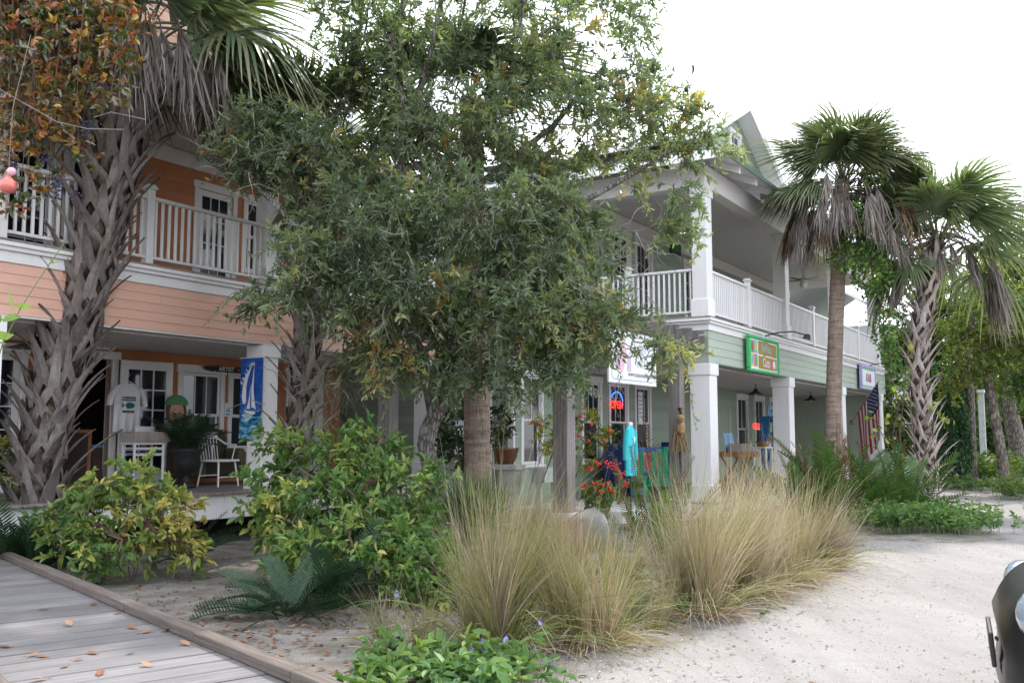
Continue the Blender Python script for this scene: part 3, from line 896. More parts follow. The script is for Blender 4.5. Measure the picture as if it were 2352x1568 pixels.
def leaves(mb, P, D, L, Wd, tint, fold=0.25, droop=0.15, up=0.6):
    """elliptic folded leaves: base points P, directions D"""
    n = len(P)
    D = nrm(D)
    N = rng.normal(0, 1, (n, 3)) * (1 - up) + np.array([0, 0, 1.0]) * up
    Sd = nrm(np.cross(D, N)); N = np.cross(Sd, D)
    L = np.broadcast_to(L, (n,))[:, None]; Wd = np.broadcast_to(Wd, (n,))[:, None]
    a = P
    m1, m2, tip = P + D * L * .30, P + D * L * .68 - N * L * droop * .4, P + D * L - N * L * droop
    f = N * Wd * fold
    l1, r1 = m1 + Sd * Wd * .46 + f, m1 - Sd * Wd * .46 + f
    l2, r2 = m2 + Sd * Wd * .40 + f, m2 - Sd * Wd * .40 + f
    v = np.stack([a, l1, l2, tip, r2, r1], 1).reshape(-1, 3)
    i = np.arange(n)[:, None] * 6
    q = np.concatenate([i + np.array([0, 1, 2, 3]), i + np.array([0, 3, 4, 5])])
    mb.add(v, q, tint=np.repeat(np.broadcast_to(tint, (n,)), 6))

def blades(mb, P, D, L, Wd, tint, droop=0.5, nseg=4, tipw=0.15, twist=None):
    """strips that start along D and bend down with gravity"""
    n = len(P)
    D = nrm(D); L = np.broadcast_to(L, (n,)); Wd = np.broadcast_to(Wd, (n,)); droop = np.broadcast_to(droop, (n,))
    side = nrm(np.cross(D, nrm(rng.normal(0, 1, (n, 3)))))
    vs = []
    hor = D * np.array([1, 1, 0])
    for k in range(nseg + 1):
        t = k / nseg
        p = P + D * (L * t)[:, None] + (nrm(hor + 1e-6) * (0.35 * droop * L * t ** 2.2)[:, None]) - np.array([0, 0, 1.0]) * (droop * L * 0.55 * t ** 2.4)[:, None]
        w = Wd * (1 - (1 - tipw) * t ** 1.5) * .5
        vs += [p - side * w[:, None], p + side * w[:, None]]
    v = np.stack(vs, 1).reshape(-1, 3)
    m = 2 * (nseg + 1)
    i = np.arange(n)[:, None] * m
    q = np.concatenate([i + np.array([2 * k, 2 * k + 1, 2 * k + 3, 2 * k + 2]) for k in range(nseg)])
    tt = np.broadcast_to(tint, (n,))
    mb.add(v, q, tint=np.repeat(tt, m))

def in_blob(c, r, n, shell=0.5):
    u = nrm(rng.normal(0, 1, (n, 3)))
    rad = rng.random(n) ** (1 / 3) * (1 - shell) + shell * rng.random(n) ** 0.15
    return np.asarray(c) + u * rad[:, None] * np.asarray(r)

def skeleton(trunks, tips, jit=0.05, seg=0.45, back=0.25):
    """grow chains from the nearest limb to every tip. trunks: list of polylines. returns chains [(pts, end_count)]"""
    nodes, par, chains = [], [], []
    for tr in trunks:
        idx = []
        for i, p in enumerate(tr):
            nodes.append(np.asarray(p, float)); par.append(len(nodes) - 2 if i else -1); idx.append(len(nodes) - 1)
        chains.append(idx)
    for j in range(1, len(trunks)):                    # later trunks spring from the nearest earlier node
        st = chains[j][0]
        prev = [k for c in chains[:j] for k in c]
        par[st] = prev[int(np.argmin([np.linalg.norm(nodes[k] - nodes[st]) for k in prev]))]
    dist0 = [0.0] * len(nodes)
    base = np.asarray(trunks[0][0], float)
    order = np.argsort(np.linalg.norm(tips - np.asarray(trunks[0][-1]), axis=1))
    arr = np.zeros((len(nodes) + len(tips) * 14 + 10, 3)); arr[:len(nodes)] = nodes
    n = len(nodes)
    parent = {i: p for i, p in enumerate(par)}
    first = sum(len(t) for t in trunks)
    ends = []
    low = int(len(trunks[0]) * 0.5)
    for ti in order:
        p = tips[ti]
        d = np.linalg.norm(arr[:n] - p, axis=1); d[:low] += 3
        k = int(np.argmin(d))
        a, L = arr[k].copy(), d[k]
        # leave from a little further down for natural angles
        m = max(1, min(12, int(L / seg) + 1))
        bend = rng.normal(0, 0.13, 3) * L; bend[2] += 0.10 * L
        prev = k; ch = [k]
        for s in range(1, m + 1):
            t = s / m
            q = a + (p - a) * t + bend * math.sin(t * math.pi) + (rng.normal(0, jit, 3) if s < m else 0)
            arr[n] = q; parent[n] = prev; prev = n; ch.append(n); n += 1
        chains.append(ch); ends.append(prev)
    cnt = np.zeros(n)
    for e in ends: cnt[e] = 1
    for i in range(n - 1, -1, -1):
        if i >= first and parent[i] >= 0: cnt[parent[i]] += max(cnt[i], 0.0)
    return arr[:n], parent, chains, cnt

def branch_mesh(mb, arr, chains, cnt, r_tip=0.006, expo=0.45, trunk_r=None, sides=5, tmin=0.2, tmax=0.9):
    for ci, ch in enumerate(chains):
        if len(ch) < 2: continue
        pts = arr[ch]
        r = r_tip * np.maximum(cnt[ch], 1) ** expo
        if ci > 0 and trunk_r is None or (trunk_r is not None and ci >= len(trunk_r)):
            r[0] = min(r[0], r[1] * 1.25)
        if trunk_r is not None and ci < len(trunk_r):
            r = np.asarray(trunk_r[ci])
        mb.tube(pts, r, 10 if (trunk_r is not None and ci < len(trunk_r)) else sides, cap=False, tint=rng.uniform(tmin, tmax))

def twigs_and_leaves(lm, bm, tips, center, ntw, nlf, tl, L, Wd, tint, spread=1.0, droop=0.15, up=0.5, hang=0.15, twig_r=0.003, dens=1.0):
    """short leafy twigs round every tip"""
    n = len(tips)
    T = np.repeat(tips, ntw, 0)
    out = nrm(T - np.asarray(center))
    D = nrm(rng.normal(0, 1, T.shape) + out * 0.55 + np.array([0, 0, 0.15 - hang]))
    Lt = rng.uniform(tl * .5, tl * 1.3, len(T))
    start = T + rng.normal(0, 0.05, T.shape)
    tb = np.clip(np.repeat(rng.normal(0.46, 0.19, n), ntw) + rng.normal(0, 0.08, len(T)), 0, 1)
    if bm is not None:
        blades(bm, start, D, Lt, twig_r * 2, rng.uniform(.4, .9, len(T)), hang * 2, 2, 0.5)
    k = np.arange(nlf)
    t = (0.15 + 0.85 * (k + 0.5) / nlf) ** 0.8
    P = start[:, None, :] + D[:, None, :] * (Lt[:, None] * t)[:, :, None] - np.array([0, 0, 1.0]) * (hang * Lt[:, None] * t ** 2)[:, :, None]
    around = nrm(rng.normal(0, 1, P.shape))
    LD = nrm(D[:, None, :] * 0.75 + around * 0.85 * spread)
    P = P.reshape(-1, 3); LD = LD.reshape(-1, 3)
    tt = np.clip(np.repeat(tb, nlf) + rng.normal(0, 0.10, len(P)) + tint, 0, 1)
    ll = L * rng.uniform(0.55, 1.25, len(P)) * np.repeat(rng.uniform(.8, 1.2, len(T)), nlf)
    leaves(lm, P, LD, ll, Wd * ll / L, tt, 0.22, droop, up)

def frond_dir(az, el):
    return np.array([math.cos(az) * math.cos(el), math.sin(az) * math.cos(el), math.sin(el)])
def basis(d, roll=0.0):
    x = nrm(np.asarray(d, float)); up = np.array([0, 0, 1.0])
    if abs(x[2]) > 0.98: up = np.array([1.0, 0, 0])
    y = nrm(np.cross(up, x)); z = np.cross(x, y)
    y2, z2 = y * math.cos(roll) + z * math.sin(roll), -y * math.sin(roll) + z * math.cos(roll)
    return Matrix(((x[0], y2[0], z2[0]), (x[1], y2[1], z2[1]), (x[2], y2[2], z2[2]))).to_euler()

# ---------------- palm pieces
def fan_frond(seed, pet=1.0, Lb=0.95, nseg=46, spread=2.25, sag=0.35, arch=0.12, tint=0.5, drytips=0.25):
    r = np.random.default_rng(seed)
    m = MB()
    t = np.linspace(0, 1, 6)
    pt = np.stack([t * pet, 0 * t, -arch * pet * t ** 2.2 + 0.0], -1)
    m.tube(pt, np.linspace(0.022, 0.011, 6), 5, tint=0.62)
    hub = pt[-1]; dx = nrm(pt[-1] - pt[-2])
    side = np.array([0, 1.0, 0]); nz = np.cross(dx, side)
    for i in range(nseg):
        f = (i + .5) / nseg * 2 - 1
        an = f * spread + r.normal(0, 0.02)
        L = Lb * (1.0 - 0.30 * abs(f) ** 2) * r.uniform(0.92, 1.06)
        # costapalmate: the midrib carries on and droops
        rib = max(0.0, 1 - abs(f) * 1.4) * 0.34 * Lb
        st = hub + dx * rib - nz * 0 - np.array([0, 0, 1]) * 0.25 * rib ** 2
        d = dx * math.cos(an) + side * math.sin(an) + nz * (0.20 - 0.35 * abs(f) ** 2 + r.normal(0, 0.05))
        d = nrm(d)
        s = nrm(np.cross(d, nz)); u = np.cross(s, d)
        tt = np.array([0.0, 0.30, 0.6, 0.82, 1.0])
        sg = sag * r.uniform(0.7, 1.5)
        wd = np.array([0.010, 0.033, 0.026, 0.014, 0.002]) * (Lb / 0.95)
        cen = st + d * (L * tt)[:, None] - np.array([0, 0, 1.0]) * (sg * L * tt ** 2.6)[:, None] - u * (0.0)
        if r.random() < 0.3: cen[3:] -= np.array([0, 0, 1.0]) * np.array([[0.03], [0.14]]) * L
        l = cen - s * wd[:, None] + u * wd[:, None] * 0.35; rr = cen + s * wd[:, None] + u * wd[:, None] * 0.35
        v = np.stack([l, cen, rr], 1).reshape(-1, 3)
        q = []
        for k in range(4): q += [(3 * k, 3 * k + 1, 3 * k + 4, 3 * k + 3), (3 * k + 1, 3 * k + 2, 3 * k + 5, 3 * k + 4)]
        tn = np.clip(tint + r.normal(0, 0.06) + np.array([0, 0, 0, .05, drytips]), 0, 1)
        m.add(v, q, tint=np.repeat(tn, 3))
    return m.mesh('frond', True)

def dead_frond(seed, pet=0.75, Lb=0.95, nseg=34):
    r = np.random.default_rng(seed)
    m = MB()
    t = np.linspace(0, 1, 7)
    pt = np.stack([pet * np.sin(t * 1.35), 0 * t, -pet * (1 - np.cos(t * 1.35))], -1)
    m.tube(pt, np.linspace(0.022, 0.012, 7), 5, tint=0.3)
    hub = pt[-1]
    for i in range(nseg):
        f = (i + .5) / nseg * 2 - 1
        d = nrm(np.array([0.55 + r.normal(0, .12), f * 0.55 + r.normal(0, .12), -0.75]))
        L = Lb * r.uniform(0.6, 1.1)
        tt = np.array([0.0, 0.2, 0.5, 0.8, 1.0])
        cen = hub + d * (L * 0.55 * tt)[:, None] + np.array([0.05 * r.normal(), 0.05 * r.normal(), -1.0]) * (L * 0.75 * tt ** 1.6)[:, None]
        cen[2:] += r.normal(0, 0.025, (3, 3))
        wd = np.array([0.012, 0.024, 0.018, 0.010, 0.002]) * r.uniform(.7, 1.2)
        s = nrm(np.array([r.normal(0, .4), 1.0, r.normal(0, .3)])); 
        a = r.uniform(0, math.pi); s = nrm(np.array([math.sin(a), math.cos(a), 0]))
        u = np.array([math.cos(a), -math.sin(a), 0])
        l = cen - s * wd[:, None] + u * wd[:, None] * .4; rr = cen + s * wd[:, None] + u * wd[:, None] * .4
        v = np.stack([l, cen, rr], 1).reshape(-1, 3)
        q = []
        for k in range(4): q += [(3 * k, 3 * k + 1, 3 * k + 4, 3 * k + 3), (3 * k + 1, 3 * k + 2, 3 * k + 5, 3 * k + 4)]
        m.add(v, q, tint=np.clip(r.normal(0.5, 0.2) + r.normal(0, .05, 15), 0, 1))
    return m.mesh('frond', True)

def boot(seed, L=0.5):
    """a split leaf base: two legs that clasp the trunk and one weathered stub pointing up and out (+X out, +Z up)"""
    r = np.random.default_rng(seed)
    m = MB()
    bend = r.uniform(0.1, 0.3)
    def strip(c, w, th, tint):
        c = np.asarray(c); n = len(c)
        tg = nrm(np.gradient(c, axis=0)); s = nrm(np.cross(tg, np.array([1.0, 0, 0.25]))); u = np.cross(s, tg)
        v = np.stack([c - s * w[:, None] - u * th[:, None] * .3, c - u * th[:, None] * -.0 + u * th[:, None], c + s * w[:, None] - u * th[:, None] * .3, c - u * th[:, None]], 1).reshape(-1, 3)
        q = [(4 * i + j, 4 * i + (j + 1) % 4, 4 * i + 4 + (j + 1) % 4, 4 * i + 4 + j) for i in range(n - 1) for j in range(4)]
        e = 4 * (n - 1)
        q.append((e, e + 1, e + 2, e + 3))
        m.add(v, q, tint=np.repeat(tint, 4))
    for sgn in (-1, 1):
        t = np.linspace(0, 1, 4)
        c = np.stack([0.0 + 0.055 * t - 0.05 * (1 - t) ** 2, sgn * (0.115 * (1 - t) ** 0.8 + 0.004), -0.20 + 0.24 * t], -1)
        strip(c, np.array([0.010, 0.030, 0.037, 0.040]), np.array([0.004, 0.008, 0.010, 0.010]), np.array([.35, .5, .6, .6]))
    t = np.linspace(0, 1, 6)
    c = np.stack([0.045 + 0.45 * L * t + bend * L * t ** 2, r.normal(0, .03) * t, 0.0 + L * 0.92 * t - 0.12 * L * t ** 2], -1)
    w = 0.050 * (1 - 0.68 * t) * np.array([1, 1, 1, .95, .9, 0.6]); th = 0.011 * (1 - .35 * t)
    strip(c, w, th, np.array([.6, .7, .75, .65, .5, .15]) + r.normal(0, .05))
    return m.mesh('leaf_base')

GREENF = [fan_frond(i, 1.05, 0.95, 46, 2.2 + 0.1 * (i % 3), (0.35, 0.55, 0.8, 1.05, 0.45, 0.7)[i], 0.1 + 0.05 * i, 0.5, 0.35) for i in range(6)]
DEADF = [dead_frond(20 + i, 0.55 + 0.12 * i, 0.85 + .1 * i) for i in range(4)]
BOOTS = [boot(40 + i, (0.30, 0.40, 0.5, 0.36, 0.46, 0.26)[i]) for i in range(6)]

MAT['frond'] = m_leaf('palm_frond', [(0.2, (0.05, 0.085, 0.038)), (0.5, (0.095, 0.14, 0.072)), (0.66, (0.19, 0.19, 0.10)), (0.88, (0.36, 0.31, 0.24))], 0.40, 0.30, 0.7)
MAT['frondlight'] = m_leaf('pale_palm_frond', [(0.2, (0.085, 0.14, 0.065)), (0.5, (0.155, 0.22, 0.115)), (0.68, (0.22, 0.24, 0.13)), (0.9, (0.40, 0.34, 0.24))], 0.32, 0.30, 0.7)
MAT['deadfrond'] = m_leaf('dry_palm_frond', [(0.1, (0.07, 0.05, 0.04)), (0.4, (0.21, 0.175, 0.155)), (0.65, (0.33, 0.295, 0.275)), (1.0, (0.46, 0.43, 0.41))], 0.55, 0.12, 0.3, 1.0)
MAT['brownfrond'] = m_leaf('red_brown_frond', [(0.1, (0.07, 0.035, 0.02)), (0.5, (0.19, 0.11, 0.07)), (1.0, (0.33, 0.24, 0.17))], 0.6, 0.15, 0.3, 1.0)
def _bootmat(nm, k):
    t = NT(nm)
    a = t.N('Attribute', attribute_name='tint')
    v = t.objvec()
    n = t.noise(7, 6, v, (4, 4, 0.8), .7); n2 = t.noise(3, 3, v)
    f = t.mix(0.5, a.outputs['Fac'], n)
    col = t.ramp(f, [(0.25, darker((0.075, 0.052, 0.042), k)), (0.5, darker((0.20, 0.165, 0.15), k)), (0.68, darker((0.34, 0.31, 0.295), k))])
    col = t.mix(t.ramp(n2, [(0.45, (0,) * 3), (0.7, (0.5,) * 3)]), col, darker((0.15, 0.10, 0.08), k))
    rr = t.ramp(t.rand(), [(0, (0.7,) * 3), (1, (1.2,) * 3)])
    col = t.mix(1.0, col, rr, 'MULTIPLY')
    return t.done(t.princ(col, 0.85, t.bump(n, 0.6, 0.01), 0.2))
MAT['boot'] = _bootmat('grey_leaf_bases', 0.9)
MAT['bootpale'] = _bootmat('pale_leaf_bases', 1.75)
MAT['palmcore'] = m_bark('dark_fibrous_trunk', (0.02, 0.014, 0.01), (0.06, 0.042, 0.03), (0.12, 0.09, 0.07), 10, (1, 1, .4), .8)
def _ringbark():
    t = NT('ringed_palm_trunk')
    v = t.N('TexCoord').outputs['Object']
    w = t.noise(3.0, 5, v, (1.0, 1.0, 7.0), .6)
    f = t.noise(26, 6, v, (1.6, 1.6, 0.22), .7)
    h = t.mix(0.5, w, f)
    col = t.ramp(h, [(0.33, (0.09, 0.062, 0.05)), (0.5, (0.25, 0.185, 0.15)), (0.66, (0.37, 0.30, 0.26))])
    return t.done(t.princ(col, 0.9, t.bump(h, 0.9, 0.03), 0.2))
MAT['ringbark'] = _ringbark()

def poly_resample(pts, n):
    pts = np.asarray(pts, float)
    d = np.concatenate([[0], np.cumsum(np.linalg.norm(np.diff(pts, axis=0), axis=1))])
    t = np.linspace(0, d[-1], n)
    out = np.stack([np.interp(t, d, pts[:, k]) for k in range(3)], -1)
    for _ in range(2): out[1:-1] = (out[:-2] + 2 * out[1:-1] + out[2:]) / 4
    return out

def palm(name_label, pts, r0, r1, nboot, boot_from, boot_to, bscale, nfr, fscale, ndead, matf='frond', boots='boot', group=None, upright=75, low=-35, dead_el=(-5, 25), seed=0, extra=(), dead_out=0.08):
    global rng
    keep = rng; rng = np.random.default_rng(100 + seed)
    pts = poly_resample(pts, 24)
    root = empty('cabbage_palm', pts[0], 0, name_label, 'palm tree', group)
    loc = pts - pts[0]
    rr = np.interp(np.linspace(0, 1, 24), [0, 0.08, 1], [r0 * 1.25, r0, r1])
    m = MB()
    if nboot:
        m.tube(loc, rr * 0.86, 14, tint=.5)
    else:
        fine = poly_resample(loc, 120); fr = np.interp(np.linspace(0, 1, 120), np.linspace(0, 1, 24), rr)
        fr = fr * (1 + 0.018 * np.sin(np.arange(120) * 2.1) + rng.normal(0, 0.008, 120))
        m.tube(fine, fr, 22, tint=.5)
    m.build('trunk', MAT['palmcore' if nboot else 'ringbark'], root, smooth=True)
    tt = np.linspace(0, 1, 24)
    ga = math.pi * (3 - math.sqrt(5))
    for i in range(nboot):
        f = boot_from + (boot_to - boot_from) * (i + rng.uniform(-.3, .3)) / max(1, nboot - 1)
        c = np.array([np.interp(f, tt, loc[:, k]) for k in range(3)])
        r = np.interp(f, tt, rr)
        az = i * ga + rng.normal(0, 0.12)
        s = bscale * rng.uniform(0.8, 1.25) * (0.9 + 0.2 * f)
        p = c + np.array([math.cos(az), math.sin(az), 0]) * r * 0.80
        me = BOOTS[int(rng.integers(0, 6))]
        link('leaf_base', me, MAT[boots], root, p, (rng.normal(0, .10), rng.normal(0.0, .13), az), (s, s * rng.uniform(.9, 1.2), s * rng.uniform(.85, 1.3)))
    top = loc[-1]; d0 = nrm(loc[-1] - loc[-4])
    for i in range(nfr):
        f = i / max(1, nfr - 1)
        el = R(low + (upright - low) * f ** 0.8 + rng.normal(0, 7))
        az = i * ga + rng.normal(0, .2)
        if abs(math.remainder(az + math.pi / 2, 2 * math.pi)) < .8 and el < R(35): el = R(rng.uniform(38, 60))
        d = nrm(frond_dir(az, el) + d0 * 0.15)
        s = fscale * rng.uniform(0.85, 1.12) * (1.0 if f < .85 else 0.85)
        me = GREENF[int(rng.integers(0, 6))]
        link('frond', me, MAT[matf], root, top + d * 0.10 - np.array([0, 0, 0.35 * (1 - f)]), basis(d, rng.normal(0, .35)), (s, s, s))
    for i in range(ndead):
        az = i * ga * 1.7 + rng.normal(0, .3)
        el = R(rng.uniform(*dead_el))
        d = frond_dir(az, el)
        s = fscale * rng.uniform(0.75, 1.12)
        o = link('frond', DEADF[int(rng.integers(0, 4))], MAT['deadfrond' if rng.random() < .7 else 'brownfrond'], root, top + d * dead_out * rng.uniform(.4, 1.2) - np.array([0, 0, 0.05 + rng.uniform(0, .65)]), (0, 0, az), (s, s, s))
        o['label'] = 'dry brown hanging frond'
    for (kind, az, el, s, dz) in extra:
        d = frond_dir(R(az), R(el))
        if kind == 'd':
            o = link('frond', DEADF[int(rng.integers(0, 4))], MAT['deadfrond'], root, top + d * .1 + np.array([0, 0, dz]), (0, 0, R(az)), (s, s, s)); o['label'] = 'dry brown hanging frond'
        else: link('frond', GREENF[int(rng.integers(0, 6))], MAT[matf], root, top + d * .1 + np.array([0, 0, dz]), basis(d, rng.normal(0, .3)), (s, s, s))
    rng = keep
    return root

# ---------------- the palms
Y = 12.6
palm('big cabbage palm with long criss-cross grey leaf stubs leaning past the orange balcony',
     [gat(72, Y), at(95, 1000, Y), at(150, 800, Y), at(205, 600, Y), at(260, 380, Y), at(315, 130, Y)], 0.30, 0.33, 205, 0.02, 0.96, 1.38, 22, 1.05, 0,
     low=2, upright=75, seed=1, extra=(('d', -55, 5, 1.0, 0.62), ('d', -70, 8, 1.0, 0.66), ('d', -85, 0, .95, 0.6), ('d', -62, 8, .9, 0.75), ('d', -45, 5, .95, 0.6), ('d', 195, 5, 1.0, 0.5), ('d', 212, 0, 1.0, .55), ('d', -20, 10, 1.1, 0.75), ('d', -8, 10, 1.1, 0.8), ('d', -35, 10, 1.1, .7), ('d', -75, 12, 1.0, .85), ('d', -100, 8, 1.0, .75), ('d', 205, 10, 1.1, .7), ('d', 225, 5, .95, .6), ('g', -6, 2, 1.12, 0.45), ('g', 14, 8, 1.12, 0.4), ('g', 40, 4, 1.1, .3), ('d', 2, 12, 1.15, .75)))
Y = 14.2
palm('second booted cabbage palm, right of the sailboat banner, its crown inside the oak',
     [gat(668, Y), at(680, 1050, Y), at(700, 850, Y), at(715, 650, Y), at(735, 450, Y), at(755, 330, Y)], 0.22, 0.22, 120, 0.03, 0.97, 0.98, 13, .78, 5, low=-30, upright=40, seed=2)
Y = 14.9
palm('smooth ringed cabbage palm trunk rising beside the low white ledge',
     [gat(1097, Y), at(1096, 1000, Y), at(1092, 700, Y), at(1085, 420, Y), at(1082, 230, Y)], 0.205, 0.19, 0, 0, 0, 1, 18, .78, 9, low=-35, upright=70, seed=3)
Y = 21.2
palm('tall smooth cabbage palm with dry grey frond skirt, before the green shop',
     [gat(1908, Y), at(1912, 1000, Y), at(1918, 800, Y), at(1925, 620, Y), at(1935, 415, Y)], 0.17, 0.16, 0, 0, 0, 1, 58, 0.80, 64, low=-26, upright=86, dead_el=(-5, 35), seed=4, group=None, dead_out=0.6)
Y = 21.6
palm('pale booted cabbage palm at far right, bright fan fronds over braided grey trunk',
     [gat(2135, Y), at(2128, 1050, Y), at(2112, 900, Y), at(2108, 780, Y), at(2130, 640, Y), at(2152, 555, Y)], 0.23, 0.21, 150, 0.0, 0.96, 1.05, 34, 1.06, 0, matf='frondlight', boots='bootpale', low=-4, upright=84, seed=5,
     extra=(('d', -14, 5, 1.2, .15), ('d', -2, 5, 1.3, .2), ('d', 12, 0, 1.2, .1), ('d', -22, 0, 1.1, .3), ('d', 4, 0, 1.1, .35), ('d', 195, 5, 1.2, .2), ('d', 180, 0, 1.2, 0), ('d', 168, 0, 1.1, .1), ('d', 186, 0, 1.0, .3), ('d', 205, 0, .85, -.1), ('d', -28, 3, .95, .1), ('d', -110, 0, .7, .1), ('d', -80, 0, .6, .15), ('g', 188, -25, .9, .1), ('g', -150, -30, .8, .05), ('g', 0, -12, 1.0, .2)))

# ---------------- live oak in the middle
MAT['oakleaf'] = m_leaf('oak_leaf', [(0.0, (0.055, 0.092, 0.045)), (0.40, (0.122, 0.17, 0.090)), (0.74, (0.205, 0.245, 0.125)), (0.92, (0.36, 0.35, 0.12)), (1.0, (0.38, 0.22, 0.08))], 0.38, 0.42, 0.9, 1.6)
MAT['oakbark'] = m_bark('furrowed_grey_bark', (0.035, 0.028, 0.024), (0.115, 0.10, 0.09), (0.24, 0.225, 0.205), 22, (1, 1, .3), 1.0)
MAT['twig'] = m_plain('grey_twig', (0.22, 0.205, 0.185), 0.9, 0.1, 0.3)
MAT['moss'] = m_leaf('grey_moss', [(0, (0.13, 0.135, 0.105)), (1, (0.30, 0.30, 0.24))], 0.8, 0.2, 0.1, 1.0)

def oak():
    Y = 13.4
    base = gat(1000, Y)
    root = empty('oak_tree', base, 0, 'broad oak with small glossy leaves and crooked furrowed trunk in the middle', 'tree')
    trunk = [base, at(998, 1180, Y), at(992, 1085, Y), at(978, 1020, Y), at(985, 985, Y), at(1000, 950, Y), at(985, 880, Y), at(968, 820, Y), at(930, 740, Y - .2), at(905, 640, Y - .2), at(900, 500, Y - .1), at(930, 330, Y), at(990, 120, Y), at(1030, -80, Y)]
    tr = [0.155, 0.13, 0.125, 0.125, 0.125, 0.12, 0.10, 0.095, 0.09, 0.08, 0.07, 0.06, 0.045, 0.03]
    limb = [at(1005, 965, Y), at(1025, 880, Y), at(1035, 800, Y - .1), at(1075, 680, Y - .3), at(1180, 570, Y - .5), at(1330, 470, Y - .6), at(1470, 390, Y - .7), at(1570, 330, Y - .8)]
    lr = [0.075, 0.068, 0.062, 0.055, 0.05, 0.042, 0.03, 0.018]
    limb2 = [at(905, 640, Y - .2), at(990, 520, Y + .3), at(1130, 400, Y + .4), at(1270, 290, Y + .4), at(1390, 150, Y + .3)]
    l2 = [0.06, 0.055, 0.05, 0.04, 0.025]
    limb3 = [at(968, 820, Y), at(880, 700, Y - .8), at(760, 600, Y - 1.2), at(640, 480, Y - 1.3), at(560, 400, Y - 1.3)]
    l3 = [0.05, 0.045, 0.036, 0.028, 0.016]
    blobs = [(1050, 40, 330, 190, 13.2, 1.6, 88), (830, 110, 120, 150, 13.5, 1.0, 24), (1340, 110, 190, 200, 13.6, 1.5, 38), (1230, 300, 250, 120, 13.2, 1.4, 40),
             (1480, 310, 140, 110, 13.0, .8, 24), (1560, 480, 55, 70, 12.7, .5, 6), (1600, 360, 55, 35, 12.6, .4, 4), (650, 340, 130, 80, 12.3, .8, 27), (560, 370, 70, 45, 12.2, .5, 8),
             (880, 330, 180, 160, 13.6, 1.1, 36), (1080, 500, 250, 110, 12.5, 1.1, 58), (1060, 260, 150, 110, 12.6, .6, 22), (830, 520, 150, 110, 12.0, .9, 34), (1270, 570, 150, 120, 12.4, .9, 40),
             (700, 590, 70, 60, 11.8, .5, 10), (890, 680, 180, 85, 12.0, .7, 30), (1180, 700, 210, 85, 12.1, .8, 40), (1345, 735, 95, 65, 12.0, .6, 20),
             (980, 790, 120, 50, 12.3, .5, 8), (1190, 800, 120, 50, 12.2, .5, 10), (1300, 830, 40, 40, 12.0, .4, 5), (1120, 850, 110, 40, 12.4, .4, 8), (880, 830, 80, 45, 12.4, .4, 7), (860, 800, 60, 50, 12.4, .4, 7), (615, 670, 45, 30, 11.6, .3, 4), (1540, 780, 60, 14, 11.7, .3, 3)]
    tips = np.vstack([in_blob(at(px, py, yy), (rx * yy / FPX, ry_, ry * yy / FPX), n, 0.45) for px, py, rx, ry, yy, ry_, n in blobs])
    arr, par, chains, cnt = skeleton([trunk, limb, limb2, limb3], tips, 0.05, 0.35)
    bm, lm, tw = MB(), MB(), MB()
    branch_mesh(bm, arr - base, chains, cnt, 0.005, 0.42, [tr, lr, l2, l3])
    cen = at(1080, 420, 13.4)
    twigs_and_leaves(lm, tw, tips - base, cen - base, 10, 17, 0.40, 0.098, 0.031, 0.0, 1.0, 0.1, 0.55, 0.15)
    # thin outer sprays hanging over the corner column
    for (x0, y0, x1, y1, yy) in ((1440, 800, 1640, 815, 11.6), (1560, 800, 1600, 985, 11.6), (1430, 790, 1530, 900, 11.8), (600, 650, 470, 750, 11.4), (560, 350, 455, 345, 11.9), (1600, 300, 1665, 360, 12.3), (1620, 560, 1590, 610, 12.3), (900, 860, 880, 960, 12.5), (1090, 850, 1110, 1000, 12.4)):
        a, b = at(x0, y0, yy), at(x1, y1, yy)
        t = np.linspace(0, 1, 7)
        c = a + (b - a) * t[:, None] + np.array([0, 0, 1]) * (0.10 * np.sin(t * math.pi))[:, None] + rng.normal(0, .015, (7, 3))
        bm.tube(c - base, np.linspace(.006, .002, 7), 4, False, .8)
        n = 34
        f = rng.uniform(0.1, 1, n)
        P = a + (b - a) * f[:, None] + np.array([0, 0, 1]) * (0.10 * np.sin(f * math.pi))[:, None]
        D = nrm(b - a) * .6 + rng.normal(0, .6, (n, 3))
        leaves(lm, P - base, D, rng.uniform(.06, .1, n), .026, np.clip(rng.normal(.6, .15, n), 0, 1), .2, .1, .5)
    bm.build('trunk', MAT['oakbark'], root, smooth=True)
    lm.build('crown', MAT['oakleaf'], root)
    # bare lichen-grey twigs
    dt = MB()
    for px, py, yy, n in ((990, 260, 12.2, 10), (560, 410, 11.6, 12), (880, 600, 11.4, 14), (1290, 600, 11.5, 14), (1440, 620, 11.6, 12), (1460, 120, 12.5, 6), (720, 650, 11.5, 10), (1420, 840, 11.6, 8), (650, 880, 12.6, 9), (700, 860, 13, 8), (1120, 480, 11.6, 6), (1480, 560, 12, 7)):
        c = at(px, py, yy)
        for i in range(n):
            d = nrm(rng.normal(0, 1, 3) + np.array([.2, -.2, -.3])); L = rng.uniform(.25, .75)
            p = c + rng.normal(0, .22, 3)
            pts = [p]
            for k in range(6):
                d = nrm(d + rng.normal(0, .33, 3) + np.array([0, 0, -.05])); pts.append(pts[-1] + d * L / 6)
                if rng.random() < .45:
                    e = nrm(d + rng.normal(0, .8, 3)); q = pts[-1]
                    dt.tube(np.array([q, q + e * L * .15, q + e * L * .28 + np.array([0, 0, -.02])]) - base, [.0032, .0025, .001], 3, False, rng.uniform(.4, 1))
            dt.tube(np.array(pts) - base, np.linspace(.006, .0018, 7), 4, False, rng.uniform(.4, 1))
    dt.build('bare_twigs', MAT['twig'], root)['kind'] = 'stuff'
    tw.build('twigs', MAT['twig'], root)
    ms = MB()
